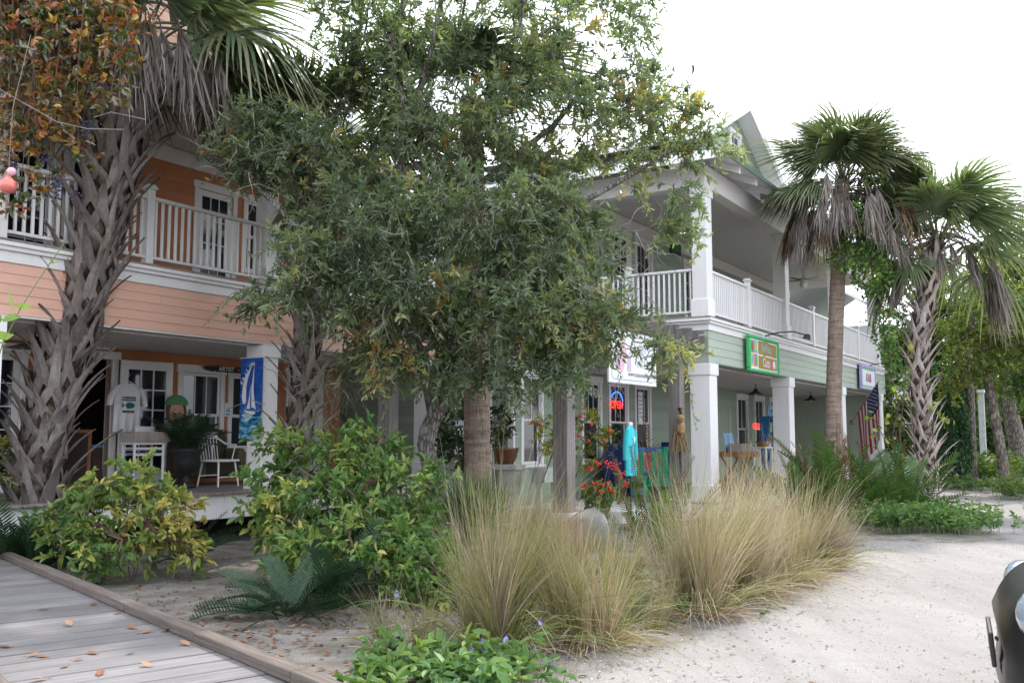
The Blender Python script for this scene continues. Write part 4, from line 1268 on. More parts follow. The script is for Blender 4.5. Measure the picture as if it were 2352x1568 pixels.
    for px, py, yy, n, sp in ((770, 880, 12.8, 260, .16), (730, 960, 12.8, 160, .10), (925, 420, 13.0, 200, .18), (1400, 300, 13, 160, .2), (1060, 330, 13, 160, .2), (1240, 900, 12.6, 120, .15)):
        P = at(px, py, yy) + rng.normal(0, sp, (n, 3))
        D = rng.normal(0, .6, (n, 3)) + np.array([0, 0, -1.0])
        blades(ms, P - base, D, rng.uniform(.1, .3, n), .004, rng.random(n), .3, 3, .4)
    ms.build('spanish_moss', MAT['moss'], root)['kind'] = 'stuff'
oak()
# ------------------------------------------------------------------ leaf colours
MAT['shrub'] = m_leaf('coffee_shrub_leaf', [(0.1, (0.07, 0.15, 0.04)), (0.45, (0.155, 0.255, 0.07)), (0.72, (0.33, 0.375, 0.10)), (1.0, (0.60, 0.52, 0.17))], 0.45, 0.32, 0.4, 1.3)
MAT['shrubdark'] = m_leaf('dark_bush_leaf', [(0.1, (0.022, 0.05, 0.022)), (0.6, (0.05, 0.10, 0.04)), (1.0, (0.12, 0.17, 0.05))], 0.4, 0.25, 0.5)
MAT['cover'] = m_leaf('bright_ground_cover_leaf', [(0.1, (0.055, 0.12, 0.04)), (0.5, (0.11, 0.205, 0.07)), (1.0, (0.25, 0.33, 0.09))], 0.5, 0.32, 0.35)
MAT['yellowleaf'] = m_leaf('yellow_green_leaf', [(0.0, (0.12, 0.17, 0.03)), (0.5, (0.30, 0.34, 0.05)), (1.0, (0.55, 0.48, 0.08))], 0.45, 0.35, 0.4)
MAT['cycad'] = m_leaf('cycad_leaf', [(0.0, (0.012, 0.036, 0.016)), (0.6, (0.024, 0.062, 0.026)), (1.0, (0.06, 0.09, 0.035))], 0.42, 0.15, 0.35)
MAT['fern'] = m_leaf('fern_leaf', [(0.0, (0.03, 0.075, 0.02)), (0.6, (0.075, 0.145, 0.036)), (1.0, (0.22, 0.26, 0.06))], 0.4, 0.3, 0.45)
MAT['fernbrown'] = m_leaf('brown_fern_leaf', [(0.0, (0.06, 0.025, 0.012)), (0.6, (0.15, 0.075, 0.03)), (1.0, (0.30, 0.20, 0.08))], 0.6, 0.15, 0.2, 1.0)
MAT['grass'] = m_leaf('tall_grass', [(0.0, (0.10, 0.14, 0.035)), (0.25, (0.24, 0.25, 0.085)), (0.48, (0.36, 0.31, 0.195)), (0.7, (0.37, 0.262, 0.205)), (0.88, (0.43, 0.335, 0.285)), (1.0, (0.58, 0.51, 0.44))], 0.55, 0.25, 0.3, 1.1)
MAT['muhly'] = m_leaf('pink_grass', [(0.0, (0.30, 0.16, 0.16)), (1.0, (0.55, 0.36, 0.36))], 0.7, 0.3, 0.2, 1.0)
MAT['treeleaf'] = m_leaf('wood_edge_leaf', [(0.0, (0.035, 0.075, 0.025)), (0.5, (0.085, 0.15, 0.04)), (1.0, (0.26, 0.27, 0.06))], 0.45, 0.40, 0.4, 1.5)
MAT['ivy'] = m_leaf('ivy_leaf', [(0.0, (0.022, 0.06, 0.025)), (0.6, (0.05, 0.12, 0.045)), (1.0, (0.12, 0.19, 0.06))], 0.4, 0.25, 0.4)
MAT['creeper'] = m_leaf('autumn_creeper_leaf', [(0.0, (0.06, 0.095, 0.03)), (0.25, (0.14, 0.14, 0.05)), (0.5, (0.18, 0.11, 0.055)), (0.7, (0.32, 0.15, 0.04)), (0.85, (0.34, 0.09, 0.035)), (1.0, (0.48, 0.34, 0.07))], 0.22, 0.28, 1.0, 1.3)
MAT['vinegreen'] = m_leaf('climbing_vine_leaf', [(0.1, (0.04, 0.095, 0.025)), (0.5, (0.09, 0.175, 0.045)), (1.0, (0.24, 0.32, 0.07))], 0.45, 0.4, 0.4, 1.5)
MAT['stem'] = m_plain('brown_stem', (0.11, 0.075, 0.055), 0.85, 0.15, .3)
MAT['greenstem'] = m_plain('green_stem', (0.16, 0.22, 0.07), 0.6, 0.3, .2)
MAT['trunkgrey'] = m_bark('grey_brown_trunk', (0.04, 0.032, 0.028), (0.12, 0.10, 0.085), (0.22, 0.19, 0.165), 12, (1, 1, .35), .8)
MAT['violet'] = m_plain('violet_petal', (0.30, 0.26, 0.62), 0.6)
MAT['red'] = m_plain('red_petal', (0.62, 0.035, 0.03), 0.55)
MAT['berry'] = m_plain('dark_blue_berry', (0.018, 0.02, 0.06), 0.35, 0.5)
MAT['berryred'] = m_plain('magenta_berry', (0.25, 0.01, 0.05), 0.35, 0.5)

def shrub(name, label, base, blobs, mat, L, Wd, whorl=8, cat='shrub', tint=0.0, group=None, stems=5, low=0.0, twn=3, droop=0.25, hang=0.1, yellow=None, spread=1.1, twl=0.16):
    base = np.asarray(base, float)
    root = empty(name, base, 0, label, cat, group)
    tips = np.vstack([in_blob(c, r, n, 0.55) for c, r, n in blobs])
    tips = tips[tips[:, 2] > low + 0.04]
    trunks = []
    cen = np.mean(tips, axis=0)
    for i in range(stems):
        a = i / stems * 6.28 + rng.normal(0, .3)
        e = cen + np.array([math.cos(a), math.sin(a), 0]) * rng.uniform(.15, .4) * np.ptp(tips[:, 0])
        e[2] = base[2] + (cen[2] - base[2]) * rng.uniform(.7, 1.1)
        st = base + np.array([math.cos(a), math.sin(a), 0]) * 0.05
        trunks.append([st, st + (e - st) * .25 + np.array([0, 0, .04]), st + (e - st) * .6 + rng.normal(0, .03, 3), e])
    arr, par, chains, cnt = skeleton(trunks, tips, 0.025, 0.18)
    bm, lm = MB(), MB()
    branch_mesh(bm, arr - base, chains, cnt, 0.0045, 0.48, None, 5)
    c0 = cen - base
    keep = len(lm.v)
    tt = tint
    twigs_and_leaves(lm, bm, tips - base, c0 - np.array([0, 0, .3]), twn, whorl, twl, L, Wd, tt, spread, droop, 0.65, hang, 0.002)
    if yellow is not None:  # leaf tint raised here: yellow tips and sunlight together
        for v, tn in zip(lm.v, lm.tint):
            d = np.linalg.norm((v - (np.asarray(yellow[0]) - base)) / np.asarray(yellow[1]), axis=1)
            tn += 0.45 * np.clip(1.3 - d, 0, 1); np.clip(tn, 0, 1, out=tn)
    bm.build('stems', MAT['stem'], root)['kind'] = 'stuff'
    lm.build('foliage', MAT[mat], root)['kind'] = 'stuff'
    return root, tips

def B_(px, py, Y, rx, ry, rd, n):
    c = at(px, py, Y)
    return (c, (rx * Y / FPX, rd, ry * Y / FPX), n)

def spheres(pts, r, n=6):
    m = MB()
    pr = [(0.0001, -1), (0.75, -.66), (1, 0), (.75, .66), (0.0001, 1)]
    for p in pts:
        k = r * rng.uniform(.8, 1.15); m.lathe([(a * k, b * k) for a, b in pr], n, p)
    return m

# front left shrub, its right tinted for yellow tips and for sunlight
rt, tips = shrub('wild_coffee_shrub', 'low open shrub with yellowing, sun-tinted leaves and dark red berries beside the boardwalk kerb', gat(298, 10.9),
      [B_(250, 1170, 11.0, 130, 70, .55, 46), B_(370, 1190, 11.0, 95, 80, .5, 42), B_(170, 1210, 10.9, 80, 60, .45, 18), B_(230, 1260, 10.6, 120, 40, .4, 18), B_(310, 1100, 11.2, 70, 40, .35, 12), B_(420, 1240, 11, 45, 55, .3, 10)],
      'shrub', 0.105, 0.048, 7, yellow=(at(425, 1190, 11.0), (.45, .9, .5)), tint=0.06, twn=3, droop=.3, hang=.25, twl=.13)
s = spheres([t - np.array(gat(298, 10.9)) + rng.normal(0, .03, 3) for t in tips if t[0] > at(400, 1190, 11)[0] for _ in range(2)], 0.014)
s.build('berries', MAT['berryred'], rt)['kind'] = 'stuff'
# middle shrub
shrub('wild_coffee_shrub', 'tall dense green shrub between the sailboat banner column and the oak trunk', gat(820, 10.4),
      [B_(830, 1060, 11.2, 120, 70, .6, 44), B_(770, 1180, 10.6, 160, 110, .7, 80), B_(900, 1170, 10.6, 110, 110, .6, 60), B_(830, 1290, 9.9, 190, 100, .6, 84), B_(640, 1040, 11.2, 50, 60, .35, 16), B_(640, 1160, 10.8, 60, 90, .4, 30), B_(960, 1310, 9.6, 90, 80, .5, 34), B_(1010, 1360, 9.2, 60, 55, .35, 16)],
      'shrub', 0.098, 0.048, 8, tint=-0.12, twn=4, stems=8, twl=.2)
shrub('leafy_shrub', 'small yellow-green shrub at the left edge behind the dark cycad', gat(10, 12.6),
      [B_(5, 1060, 12.6, 50, 45, .4, 16), B_(30, 1110, 12.4, 40, 40, .3, 10)], 'shrub', 0.10, 0.042, 7, tint=.1, stems=3)
shrub('dark_bush', 'dark green bush behind the white ledge, either side of the smooth palm trunk', W(14.9, 9.6),
      [B_(1060, 980, 17.6, 60, 55, .35, 30), B_(1130, 970, 17.6, 45, 50, .35, 20), B_(1080, 1040, 17.6, 70, 40, .35, 20)], 'shrubdark', 0.11, 0.05, 8, stems=4)
rt, tips = shrub('flowering_shrub', 'feathery yellow-green plant with red flowers right of the middle pergola post', W(14.75, 8.15),
      [B_(1345, 985, 17.1, 38, 55, .25, 16), B_(1380, 1010, 17.1, 25, 35, .2, 9), B_(1335, 1050, 17.0, 25, 35, .2, 8)], 'yellowleaf', 0.075, 0.018, 12, stems=3, twl=.14)
spheres([at(x, y, 16.8) - np.array(W(14.75, 8.15)) for x, y in ((1333, 955), (1358, 975), (1400, 990), (1388, 1012), (1330, 1000), (1352, 1012))], 0.033).build('red_flowers', MAT['red'], rt)['kind'] = 'stuff'
rt, tips = shrub('flowering_shrub', 'feathery yellow-green plant with red flowers left of the middle pergola post', W(13.9, 8.4),
      [B_(1255, 990, 16.6, 30, 35, .25, 12), B_(1275, 1020, 16.6, 25, 40, .2, 10)], 'yellowleaf', 0.075, 0.018, 12, stems=3, twl=.14)
spheres([at(x, y, 16.4) - np.array(W(13.9, 8.4)) for x, y in ((1225, 968), (1240, 975), (1280, 972), (1060, 998))[:3]], 0.033).build('red_flowers', MAT['red'], rt)['kind'] = 'stuff'

# ---------------- tall grass clumps
def grass_clump(label, px, Y, h, n, lean=0.5, wide=0.24, tint=0.5, back=0.0):
    lean *= .62; n = int(n * .62)
    base = gat(px, Y)
    root = empty('grass_clump', base, 0, label, 'ornamental grass', 'tall straw-coloured grass clumps along the sand')
    m = MB()
    nt = max(5, int(n / 130))                      # tussocks that each lean and colour their own way
    ta, tr = rng.uniform(0, 6.283, nt), wide * np.sqrt(rng.random(nt))
    tl, tt = rng.normal(0, .13, (nt, 2)), rng.normal(tint, .20, nt)
    th = rng.uniform(.75, 1.12, nt)
    w = rng.integers(0, nt, n)
    P = np.stack([tr[w] * np.cos(ta[w]), tr[w] * np.sin(ta[w]), np.full(n, -0.02)], -1) + rng.normal(0, .035, (n, 3)) * np.array([1, 1, 0])
    out = np.stack([np.cos(ta[w]), np.sin(ta[w]), 0 * w], -1)
    k = np.abs(rng.normal(0, lean, n)) * (0.3 + tr[w] / wide * .6)
    D = out * k[:, None] * 0.6 + np.concatenate([tl[w], np.zeros((n, 1))], 1) + rng.normal(0, .13, (n, 3)) * np.array([1, 1, 0]) + np.array([0, 0, 1.0])
    L = h * th[w] * np.clip(rng.normal(.78, .22, n), .25, 1.35)
    blades(m, P, D, L, rng.uniform(.003, .0068, n), np.clip(rng.normal(0, .20, n) + tt[w], 0, 1), np.clip(rng.normal(.22, .2, n) + k * .3, 0.0, 1.3), 5, .2)
    # short green skirt of arching blades
    n2 = n // 11
    a = rng.uniform(0, 2 * math.pi, n2)
    P = np.stack([wide * np.cos(a), wide * np.sin(a), np.zeros(n2)], -1)
    D = np.stack([np.cos(a), np.sin(a), rng.uniform(.5, 1.8, n2)], -1)
    blades(m, P, D, h * rng.uniform(.4, .95, n2), rng.uniform(.005, .009, n2), np.clip(rng.normal(tint - .22, .16, n2), 0, 1), rng.uniform(.6, 1.4, n2), 5, .2)
    n3 = n // 4                                     # dead thatch and broken blades at the foot
    a = rng.uniform(0, 2 * math.pi, n3)
    P = np.stack([wide * np.cos(a), wide * np.sin(a), np.zeros(n3)], -1) * rng.uniform(.3, 1.5, (n3, 1))
    D = np.stack([np.cos(a), np.sin(a), rng.uniform(.1, 1.4, n3)], -1) + rng.normal(0, .5, (n3, 3)) * np.array([1, 1, .2])
    blades(m, P, D, h * rng.uniform(.1, .4, n3), rng.uniform(.005, .010, n3), rng.uniform(.55, .95, n3), rng.uniform(.3, 1.3, n3), 4, .3)
    m.build('blades', MAT['grass'], root)['kind'] = 'stuff'
for args in (('nearest and widest grass clump, in front of the tall middle shrub', 1135, 7.5, 1.42, 2500, .40, .24, .42),
             ('narrow grass clump just right of the nearest one, over the sand edge', 1345, 7.7, 1.18, 1900, .42, .24, .50),
             ('grass clump half hidden behind the two nearest clumps', 1262, 9.2, 1.1, 1000, .5, .24, .42),
             ('upright grass clump in front of the green chairs', 1590, 9.0, 1.42, 2400, .45, .26, .66),
             ('pinkish tan grass clump in front of the corner column', 1700, 9.9, 1.40, 2300, .42, .28, .74),
             ('grass clump in front of the brown display table', 1795, 10.9, 1.42, 1900, .45, .30, .58),
             ('rightmost grass clump, leaning out over the bare sand', 1868, 11.9, 1.22, 1600, .55, .28, .5),
             ('grass clump in the second row below the turquoise tunic', 1450, 10.6, .85, 900, .5, .3, .38),
             ('grass clump in the second row in front of the display porch', 1745, 13.0, 1.3, 1300, .5, .32, .5),
             ('thin low grass clump left of the nearest clump', 940, 7.6, .62, 520, .75, .26, .42),
             ('low green grass tuft at the sand edge between the clumps', 1480, 8.4, .55, 500, .7, .26, .28)):
    grass_clump(*args)
for i, (lab, px, py, Y, h) in enumerate((('wispy pink grass plume in front of the middle post', 1290, 1120, 13.6, 0.9), ('wispy pink grass plume beside the ledge support', 1215, 1090, 13.9, 1.0), ('low pink grass tuft behind the tall straw grass', 1320, 1190, 12.6, 0.62))):
    base = gat(px, Y)
    root = empty('pink_grass', base, 0, lab, 'ornamental grass', 'pink grass tufts')
    m = MB(); n = 700
    D = rng.normal(0, .30, (n, 3)) + np.array([0, 0, 1.0])
    blades(m, rng.normal(0, .06, (n, 3)) * np.array([1, 1, 0]), D, h * rng.uniform(.5, 1, n), .0035, rng.random(n), rng.uniform(.1, .6, n), 4, .4)
    m.build('blades', MAT['muhly'], root)['kind'] = 'stuff'

# ---------------- cycads and ferns: every frond its own part
def pinnate(seed, L, npair, lw, ll, curve, vee=0.25, droop=0.2, taper=0.35, tint=0.5):
    r = np.random.default_rng(seed)
    m = MB()
    t = np.linspace(0, 1, 9)
    c = np.stack([L * t * (1 - .12 * curve * t), 0 * t + r.normal(0, .02) * L * t ** 2, -curve * L * 0.45 * t ** 2.2], -1)
    m.tube(c, np.linspace(.008, .002, 9) * (L / 0.8) ** .5, 4, False, .55)
    P, D, LL, Wd = [], [], [], []
    for i in range(npair):
        f = 0.14 + 0.86 * (i + .5) / npair
        p = np.array([np.interp(f, t, c[:, k]) for k in range(3)])
        env = min(1, (f - .06) / .22) * (1 - taper * 0 - (max(0, f - .55) / .45) ** 1.6 * (1 - taper))
        for s in (-1, 1):
            P.append(p); LL.append(ll * env * r.uniform(.9, 1.08)); Wd.append(lw)
            D.append([0.45 + .35 * f, s * 1.0, vee + r.normal(0, .06) - droop * .4])
    P, D, LL, Wd = map(np.array, (P, D, LL, Wd))
    D = nrm(D); n = len(P)
    N = np.tile([0, 0, 1.0], (n, 1)); Sd = nrm(np.cross(D, N))
    w = Wd[:, None] * .5
    mid, tip = P + D * (LL * .5)[:, None], P + D * LL[:, None] - np.array([0, 0, 1.0]) * (droop * LL * .3)[:, None]
    v = np.stack([P - Sd * w * .6, P + Sd * w * .6, mid + Sd * w, tip + Sd * w * .25, tip - Sd * w * .25, mid - Sd * w], 1).reshape(-1, 3)
    i = np.arange(n)[:, None] * 6
    m.add(v, np.concatenate([i + np.array([0, 1, 2, 5]), i + np.array([5, 2, 3, 4])]), tint=np.repeat(np.clip(r.normal(tint, .13, n), 0, 1), 6))
    return m.mesh('frond')
CYC = [pinnate(60 + i, .85, 25, .017, .15, .35 + .25 * i, .35) for i in range(4)]
FER = [pinnate(70 + i, 1.7, 24, .034, .25, .15 + .22 * i, .15, .3) for i in range(4)]
FEB = [pinnate(80 + i, 1.5, 36, .013, .115, .15 + .12 * i, .6, -.3, .45) for i in range(3)]
FES = [pinnate(90 + i, 1.2, 26, .030, .20, .1 + .2 * i, .3, .1) for i in range(3)]

def rosette(name, label, base, n, meshes, mat, el=(15, 80), s=1.0, cat='cycad', spread=.12, group=None, extra=()):
    root = empty(name, base, 0, label, cat, group)
    ga = math.pi * (3 - math.sqrt(5))
    for i in range(n):
        e = R(el[0] + (el[1] - el[0]) * rng.random()); az = i * ga + rng.normal(0, .25)
        d = frond_dir(az, e); k = s * rng.uniform(.75, 1.15)
        link('frond', meshes[int(rng.integers(0, len(meshes)))], MAT[mat], root, np.array([math.cos(az), math.sin(az), 0]) * spread * rng.random(), basis(d, rng.normal(0, .3)), (k, k, k))
    for az, e, k, mset, mt, off in extra:
        o = link('frond', mset[int(rng.integers(0, len(mset)))], MAT[mt], root, off, basis(frond_dir(R(az), R(e)), rng.normal(0, 1.0)), (k, k, k))
        if mt == 'fernbrown': o['label'] = 'upright brown fern frond'
    return root
rosette('coontie_cycad', 'dark green cycad with comb-like leaves on the sand in front of the middle shrub', gat(660, 8.8), 27, CYC, 'cycad', (8, 60), .86, spread=.22)
rosette('coontie_cycad', 'dark cycad under the left side of the middle shrub, behind the nearer cycad', gat(735, 9.3), 22, CYC, 'cycad', (15, 75), .95, spread=.25)
rosette('coontie_cycad', 'dark cycad in deep shade at the foot of the big left palm', gat(70, 11.7), 44, CYC, 'cycad', (10, 80), 1.15, spread=.35)
rosette('coontie_cycad', 'dark cycad at the left picture edge against the boardwalk kerb', gat(-5, 12.0), 34, CYC, 'cycad', (10, 80), 1.05, spread=.3)
rosette('coontie_cycad', 'small cycad with a lone upright frond behind the yellowing shrub', gat(420, 12.4), 14, CYC, 'cycad', (20, 80), 1.0, spread=.15)
b = []
for k in range(9): b.append((rng.uniform(0, 360), rng.uniform(68, 88), rng.uniform(.95, 1.3), FEB, 'fernbrown', rng.normal(0, .25, 3) * np.array([1, 1, 0])))
rosette('leather_fern', 'large fern clump with upright brown fronds in front of the tall smooth palm', gat(1935, 18.6), 30, FER, 'fern', (30, 88), 1.0, 'fern', .45, None, b)
rosette('leather_fern', 'large arching fern clump touching the pale booted palm at the right', gat(2045, 18.9), 34, FER, 'fern', (20, 85), .92, 'fern', .4, None, b[:3])
rosette('leather_fern', 'fern clump half hidden by the grass, left of the second porch column', gat(1850, 18.4), 18, FES, 'fern', (30, 85), 1.2, 'fern', .3)
rosette('leather_fern', 'fern with tall rust-brown fronds in front of the turquoise tunic and green chairs', gat(1505, 12.6), 14, FES, 'fern', (40, 88), .95, 'fern', .22, None,
        [(100, 86, 1.15, FEB, 'fernbrown', (0, 0, .15)), (60, 80, .95, FEB, 'fernbrown', (.05, 0, .1)), (140, 82, .95, FEB, 'fernbrown', (-.1, 0, .1)), (20, 76, .9, FEB, 'fernbrown', (.1, 0, .1)), (190, 74, .9, FEB, 'fernbrown', (-.2, 0, .05)), (5, 52, 1.1, FEB, 'fernbrown', (.2, 0, .2)), (-10, 66, .8, FEB, 'fernbrown', (.3, 0, 0))])
# saw palmetto by the smooth palm
root = empty('saw_palmetto', gat(1075, 13.6), 0, 'spiky green saw palmetto at the foot of the smooth palm trunk', 'palm shrub')
SPF = [fan_frond(31 + i, .45, .62, 22, 1.25, .02, .02, .45, .1) for i in range(2)]
for i in range(13):
    az = i * 2.4; d = frond_dir(az, R(rng.uniform(25, 80)))
    link('frond', SPF[i % 2], MAT['frond'], root, (0, 0, .05), basis(d, rng.normal(0, .4)), (.9,) * 3)

# ---------------- ground covers
def cover(name, label, base, spots, mat, L, Wd, hgt_, nper, cat='ground cover', flowers=None):
    root = empty(name, base, 0, label, cat)
    lm, sm = MB(), MB()
    for x, y, r, n in spots:
        P = np.stack([rng.normal(x, r, n), rng.normal(y, r, n), np.zeros(n)], -1)
        for p in P:
            h = hgt_ * rng.uniform(.5, 1.2); d = nrm(np.array([rng.normal(0, .35), rng.normal(0, .35), 1.0]))
            q = p + d * h
            sm.tube(np.array([p, p + d * h * .5 + rng.normal(0, .01, 3), q]) - base, [.004, .003, .002], 4, False, .5)
            k = nper
            f = rng.uniform(.35, 1, k)
            LP = p + d * (h * f)[:, None]
            LD = rng.normal(0, 1, (k, 3)) * np.array([1, 1, .35]) + np.array([0, 0, .35])
            leaves(lm, LP - base, LD, L * rng.uniform(.7, 1.2, k), Wd, np.clip(rng.normal(.45, .16) + .25 * (f - .6) + rng.normal(0, .07, k), 0, 1), .2, .25, .7)
    sm.build('stems', MAT['greenstem'], root)['kind'] = 'stuff'
    lm.build('foliage', MAT[mat], root)['kind'] = 'stuff'
    return root
c = gat(1020, 6.4)
root = cover('porterweed', 'bright green low plant with small violet flowers at the bottom edge of the picture', c,
      [(gat(x, y)[0], gat(x, y)[1], r, n) for x, y, r, n in ((930, 6.35, .16, 20), (1020, 6.3, .2, 26), (1120, 6.35, .18, 22), (1060, 6.75, .16, 12), (1170, 6.6, .12, 9), (880, 6.55, .12, 8), (1000, 5.9, .25, 22), (1150, 5.9, .2, 14))], 'cover', 0.115, 0.05, .26, 9)
FLW = MB()
for i in range(5):
    a = i / 5 * 6.283; FLW.add([(0, 0, 0), (.012 * math.cos(a - .5), .012 * math.sin(a - .5), .003), (.017 * math.cos(a), .017 * math.sin(a), .006), (.012 * math.cos(a + .5), .012 * math.sin(a + .5), .003)], [(0, 1, 2, 3)])
FLWM = FLW.mesh('violet_flower')
for x, y, Y in ((905, 1450, 6.9), (910, 1362, 7.2), (945, 1503, 6.5), (1005, 1520, 6.4), (1020, 1527, 6.4), (1080, 1495, 6.5), (1105, 1472, 6.6), (1112, 1500, 6.5), (1135, 1538, 6.3), (1157, 1470, 6.6), (1160, 1535, 6.4), (1195, 1555, 6.3), (1240, 1425, 7), (1225, 1490, 6.7), (1260, 1520, 6.5), (875, 1490, 6.6)):
    p = at(x, y, Y)
    for k in range(3):
        link('violet_flower', FLWM, MAT['violet'], root, p - c + rng.normal(0, .012, 3), (R(60) + rng.normal(0, .5), rng.normal(0, .5), rng.uniform(0, 6)), (1.1,) * 3)
st = MB()
for x, y, Y in ((905, 1450, 6.9), (910, 1362, 7.2), (1157, 1470, 6.6), (1240, 1425, 7), (1225, 1490, 6.7)):
    p = at(x, y, Y); g = np.array([p[0] + .12, p[1] - .05, 0]); st.tube(np.array([g, (g + p) / 2 + [.02, 0, .05], p]) - c, .0025, 4, False)
st.build('flower_stalks', MAT['greenstem'], root)['kind'] = 'stuff'
c = gat(2120, 16.6)
cover('ground_cover_bed', 'low mound of bright green leafy ground cover in front of the pale booted palm', c,
      [(gat(x, y)[0], gat(x, y)[1], r, n) for x, y, r, n in ((2040, 16.4, .35, 60), (2120, 16.4, .4, 80), (2200, 16.3, .35, 60), (2090, 17.4, .45, 70), (2170, 17.5, .4, 60), (2235, 16.6, .22, 26), (2010, 17.6, .3, 40), (2130, 18.6, .5, 60))], 'cover', 0.10, 0.045, .42, 10)
c = gat(2345, 24.8)
cover('ground_cover_bed', 'small dark green leafy mound at the right edge in front of the slender tree', c,
      [(gat(x, y)[0], gat(x, y)[1], r, n) for x, y, r, n in ((2330, 24.6, .4, 50), (2370, 24.8, .5, 60), (2345, 26, .4, 40))], 'treeleaf', 0.10, 0.05, .55, 10)
c = gat(2240, 29)
cover('ground_cover_bed', 'thin green ground cover along the far path below the ivy column', c,
      [(gat(x, y)[0], gat(x, y)[1], r, n) for x, y, r, n in ((2190, 29.5, .5, 50), (2240, 29.2, .5, 50), (2280, 29.0, .4, 30), (2230, 31.5, .6, 40))], 'cover', 0.11, 0.05, .35, 9)
c = gat(1550, 9.6)
cover('weedy_cover', 'sparse weeds with tiny leaves on the sand edge between the grass clumps', c,
      [(gat(x, y)[0], gat(x, y)[1], r, n) for x, y, r, n in ((1480, 9.2, .3, 26), (1665, 8.9, .10, 6), (1420, 10.8, .5, 40), (1240, 11, .5, 30), (1560, 11.6, .5, 30), (1380, 8.0, .15, 6))], 'cover', 0.06, 0.028, .22, 8)

# ---------------- sea grape with round yellow leaves beside the pale palm
c = gat(2075, 19.9)
root = empty('sea_grape', c, 0, 'sea grape with big round yellow-green leaves between the flag and the pale palm', 'shrub')
lm, sm = MB(), MB()
for px, py, n in ((2010, 965, 7), (2040, 925, 8), (2060, 985, 6), (2060, 905, 6), (2030, 1010, 5), (2150, 945, 7), (2160, 985, 6), (2085, 800, 5)):
    p = at(px, py, 20.1 + rng.normal(0, .2))
    sm.tube(np.array([c + [rng.normal(0, .1), 0, 0], (c + p) / 2 + rng.normal(0, .1, 3), p]) - c, [.02, .014, .006], 5, False)
    P = p + rng.normal(0, .14, (n, 3))
    leaves(lm, P - c, rng.normal(0, 1, (n, 3)), rng.uniform(.09, .15, n), rng.uniform(.10, .14, n), np.clip(rng.normal(.28, .25, n), 0, 1), .08, .1, .3)
sm.build('stems', MAT['stem'], root); lm.build('foliage', MAT['yellowleaf'], root)['kind'] = 'stuff'

# ---------------- vine in the palm crowns at the right
c = gat(2060, 20.6)
root = empty('climbing_vine', c, 0, 'bright green vine climbing between the crowns of the two right-hand palms', 'vine')
lm, sm = MB(), MB()
prev = c
for px, py in ((2050, 1000), (2045, 860), (2030, 780), (2005, 640), (1975, 520), (1960, 500)):
    p = at(px, py, 20.6); sm.tube(np.array([prev, (prev + p) / 2 + rng.normal(0, .08, 3), p]) - c, .014, 5, False); prev = p
for px, py, rx, ry, n in ((1975, 530, 55, 55, 420), (2000, 620, 50, 70, 420), (1935, 590, 30, 40, 130), (2035, 570, 40, 30, 150), (2030, 760, 30, 70, 200), (2060, 860, 25, 60, 120), (1960, 480, 25, 15, 60), (1985, 320, 40, 25, 110), (2010, 400, 30, 40, 90), (2180, 440, 35, 18, 90)):
    P = in_blob(at(px, py, 20.5), (rx * 20.5 / FPX, .35, ry * 20.5 / FPX), n, .4)
    leaves(lm, P - c, rng.normal(0, 1, (n, 3)) + [0, 0, -.3], rng.uniform(.08, .14, n), .065, np.clip(rng.normal(.45, .2, n), 0, 1), .15, .2, .5)
sm.build('stem', MAT['stem'], root); lm.build('foliage', MAT['vinegreen'], root)['kind'] = 'stuff'

# ---------------- trees beyond, right of the green building
def tree(label, base, trunk, tr, blobs, mat, ntw, nlf, tl, L, Wd, tint=0.0, group=None, name='broadleaf_tree', bark='trunkgrey', hang=.1):
    base = np.asarray(base, float)
    root = empty(name, base, 0, label, 'tree', group)
    tips = np.vstack([in_blob(c, r, n, .5) for c, r, n in blobs])
    arr, par, chains, cnt = skeleton([trunk], tips, .1, .6)
    bm, lm = MB(), MB()
    branch_mesh(bm, arr - base, chains, cnt, .010, .42, [tr])
    twigs_and_leaves(lm, None, tips - base, np.mean(tips, axis=0) - base, ntw, nlf, tl, L, Wd, tint, 1.0, .15, .45, hang)
    bm.build('trunk', MAT[bark], root, smooth=True); lm.build('crown', MAT[mat], root)
G = 'trees beyond the sandy path'
Y = 27.7
tree('slender dark-trunked tree leaning left beside the sandy path at the right edge', gat(2312, Y), [gat(2312, Y), at(2300, 1040, Y), at(2280, 930, Y), at(2262, 830, Y), at(2245, 760, Y), at(2225, 690, Y)], [.16, .14, .135, .12, .10, .06],
     [B_(2240, 800, Y, 60, 60, .9, 12), B_(2300, 730, Y, 90, 80, 1.2, 26), B_(2230, 690, Y, 70, 60, 1.0, 16), B_(2340, 820, Y, 60, 90, 1.0, 34), B_(2190, 860, Y, 40, 50, .7, 10), B_(2390, 720, Y, 80, 90, 1.2, 26), B_(2270, 800, Y, 80, 60, 1, 20)], 'treeleaf', 7, 13, .5, .12, .06, .12, G)
Y = 33
tree('tall light green tree behind the slender tree at the right edge', gat(2400, Y), [gat(2400, Y), at(2395, 900, Y), at(2380, 700, Y), at(2370, 520, Y)], [.25, .22, .17, .08],
     [B_(2330, 570, Y, 90, 70, 1.5, 36), B_(2420, 540, Y, 120, 110, 1.8, 44), B_(2290, 660, Y, 80, 60, 1.3, 32), B_(2390, 640, Y, 120, 90, 1.6, 40), B_(2340, 740, Y, 120, 70, 1.6, 44), B_(2250, 760, Y, 80, 60, 1.4, 26)], 'treeleaf', 7, 13, .6, .15, .07, .05, G)
Y = 36
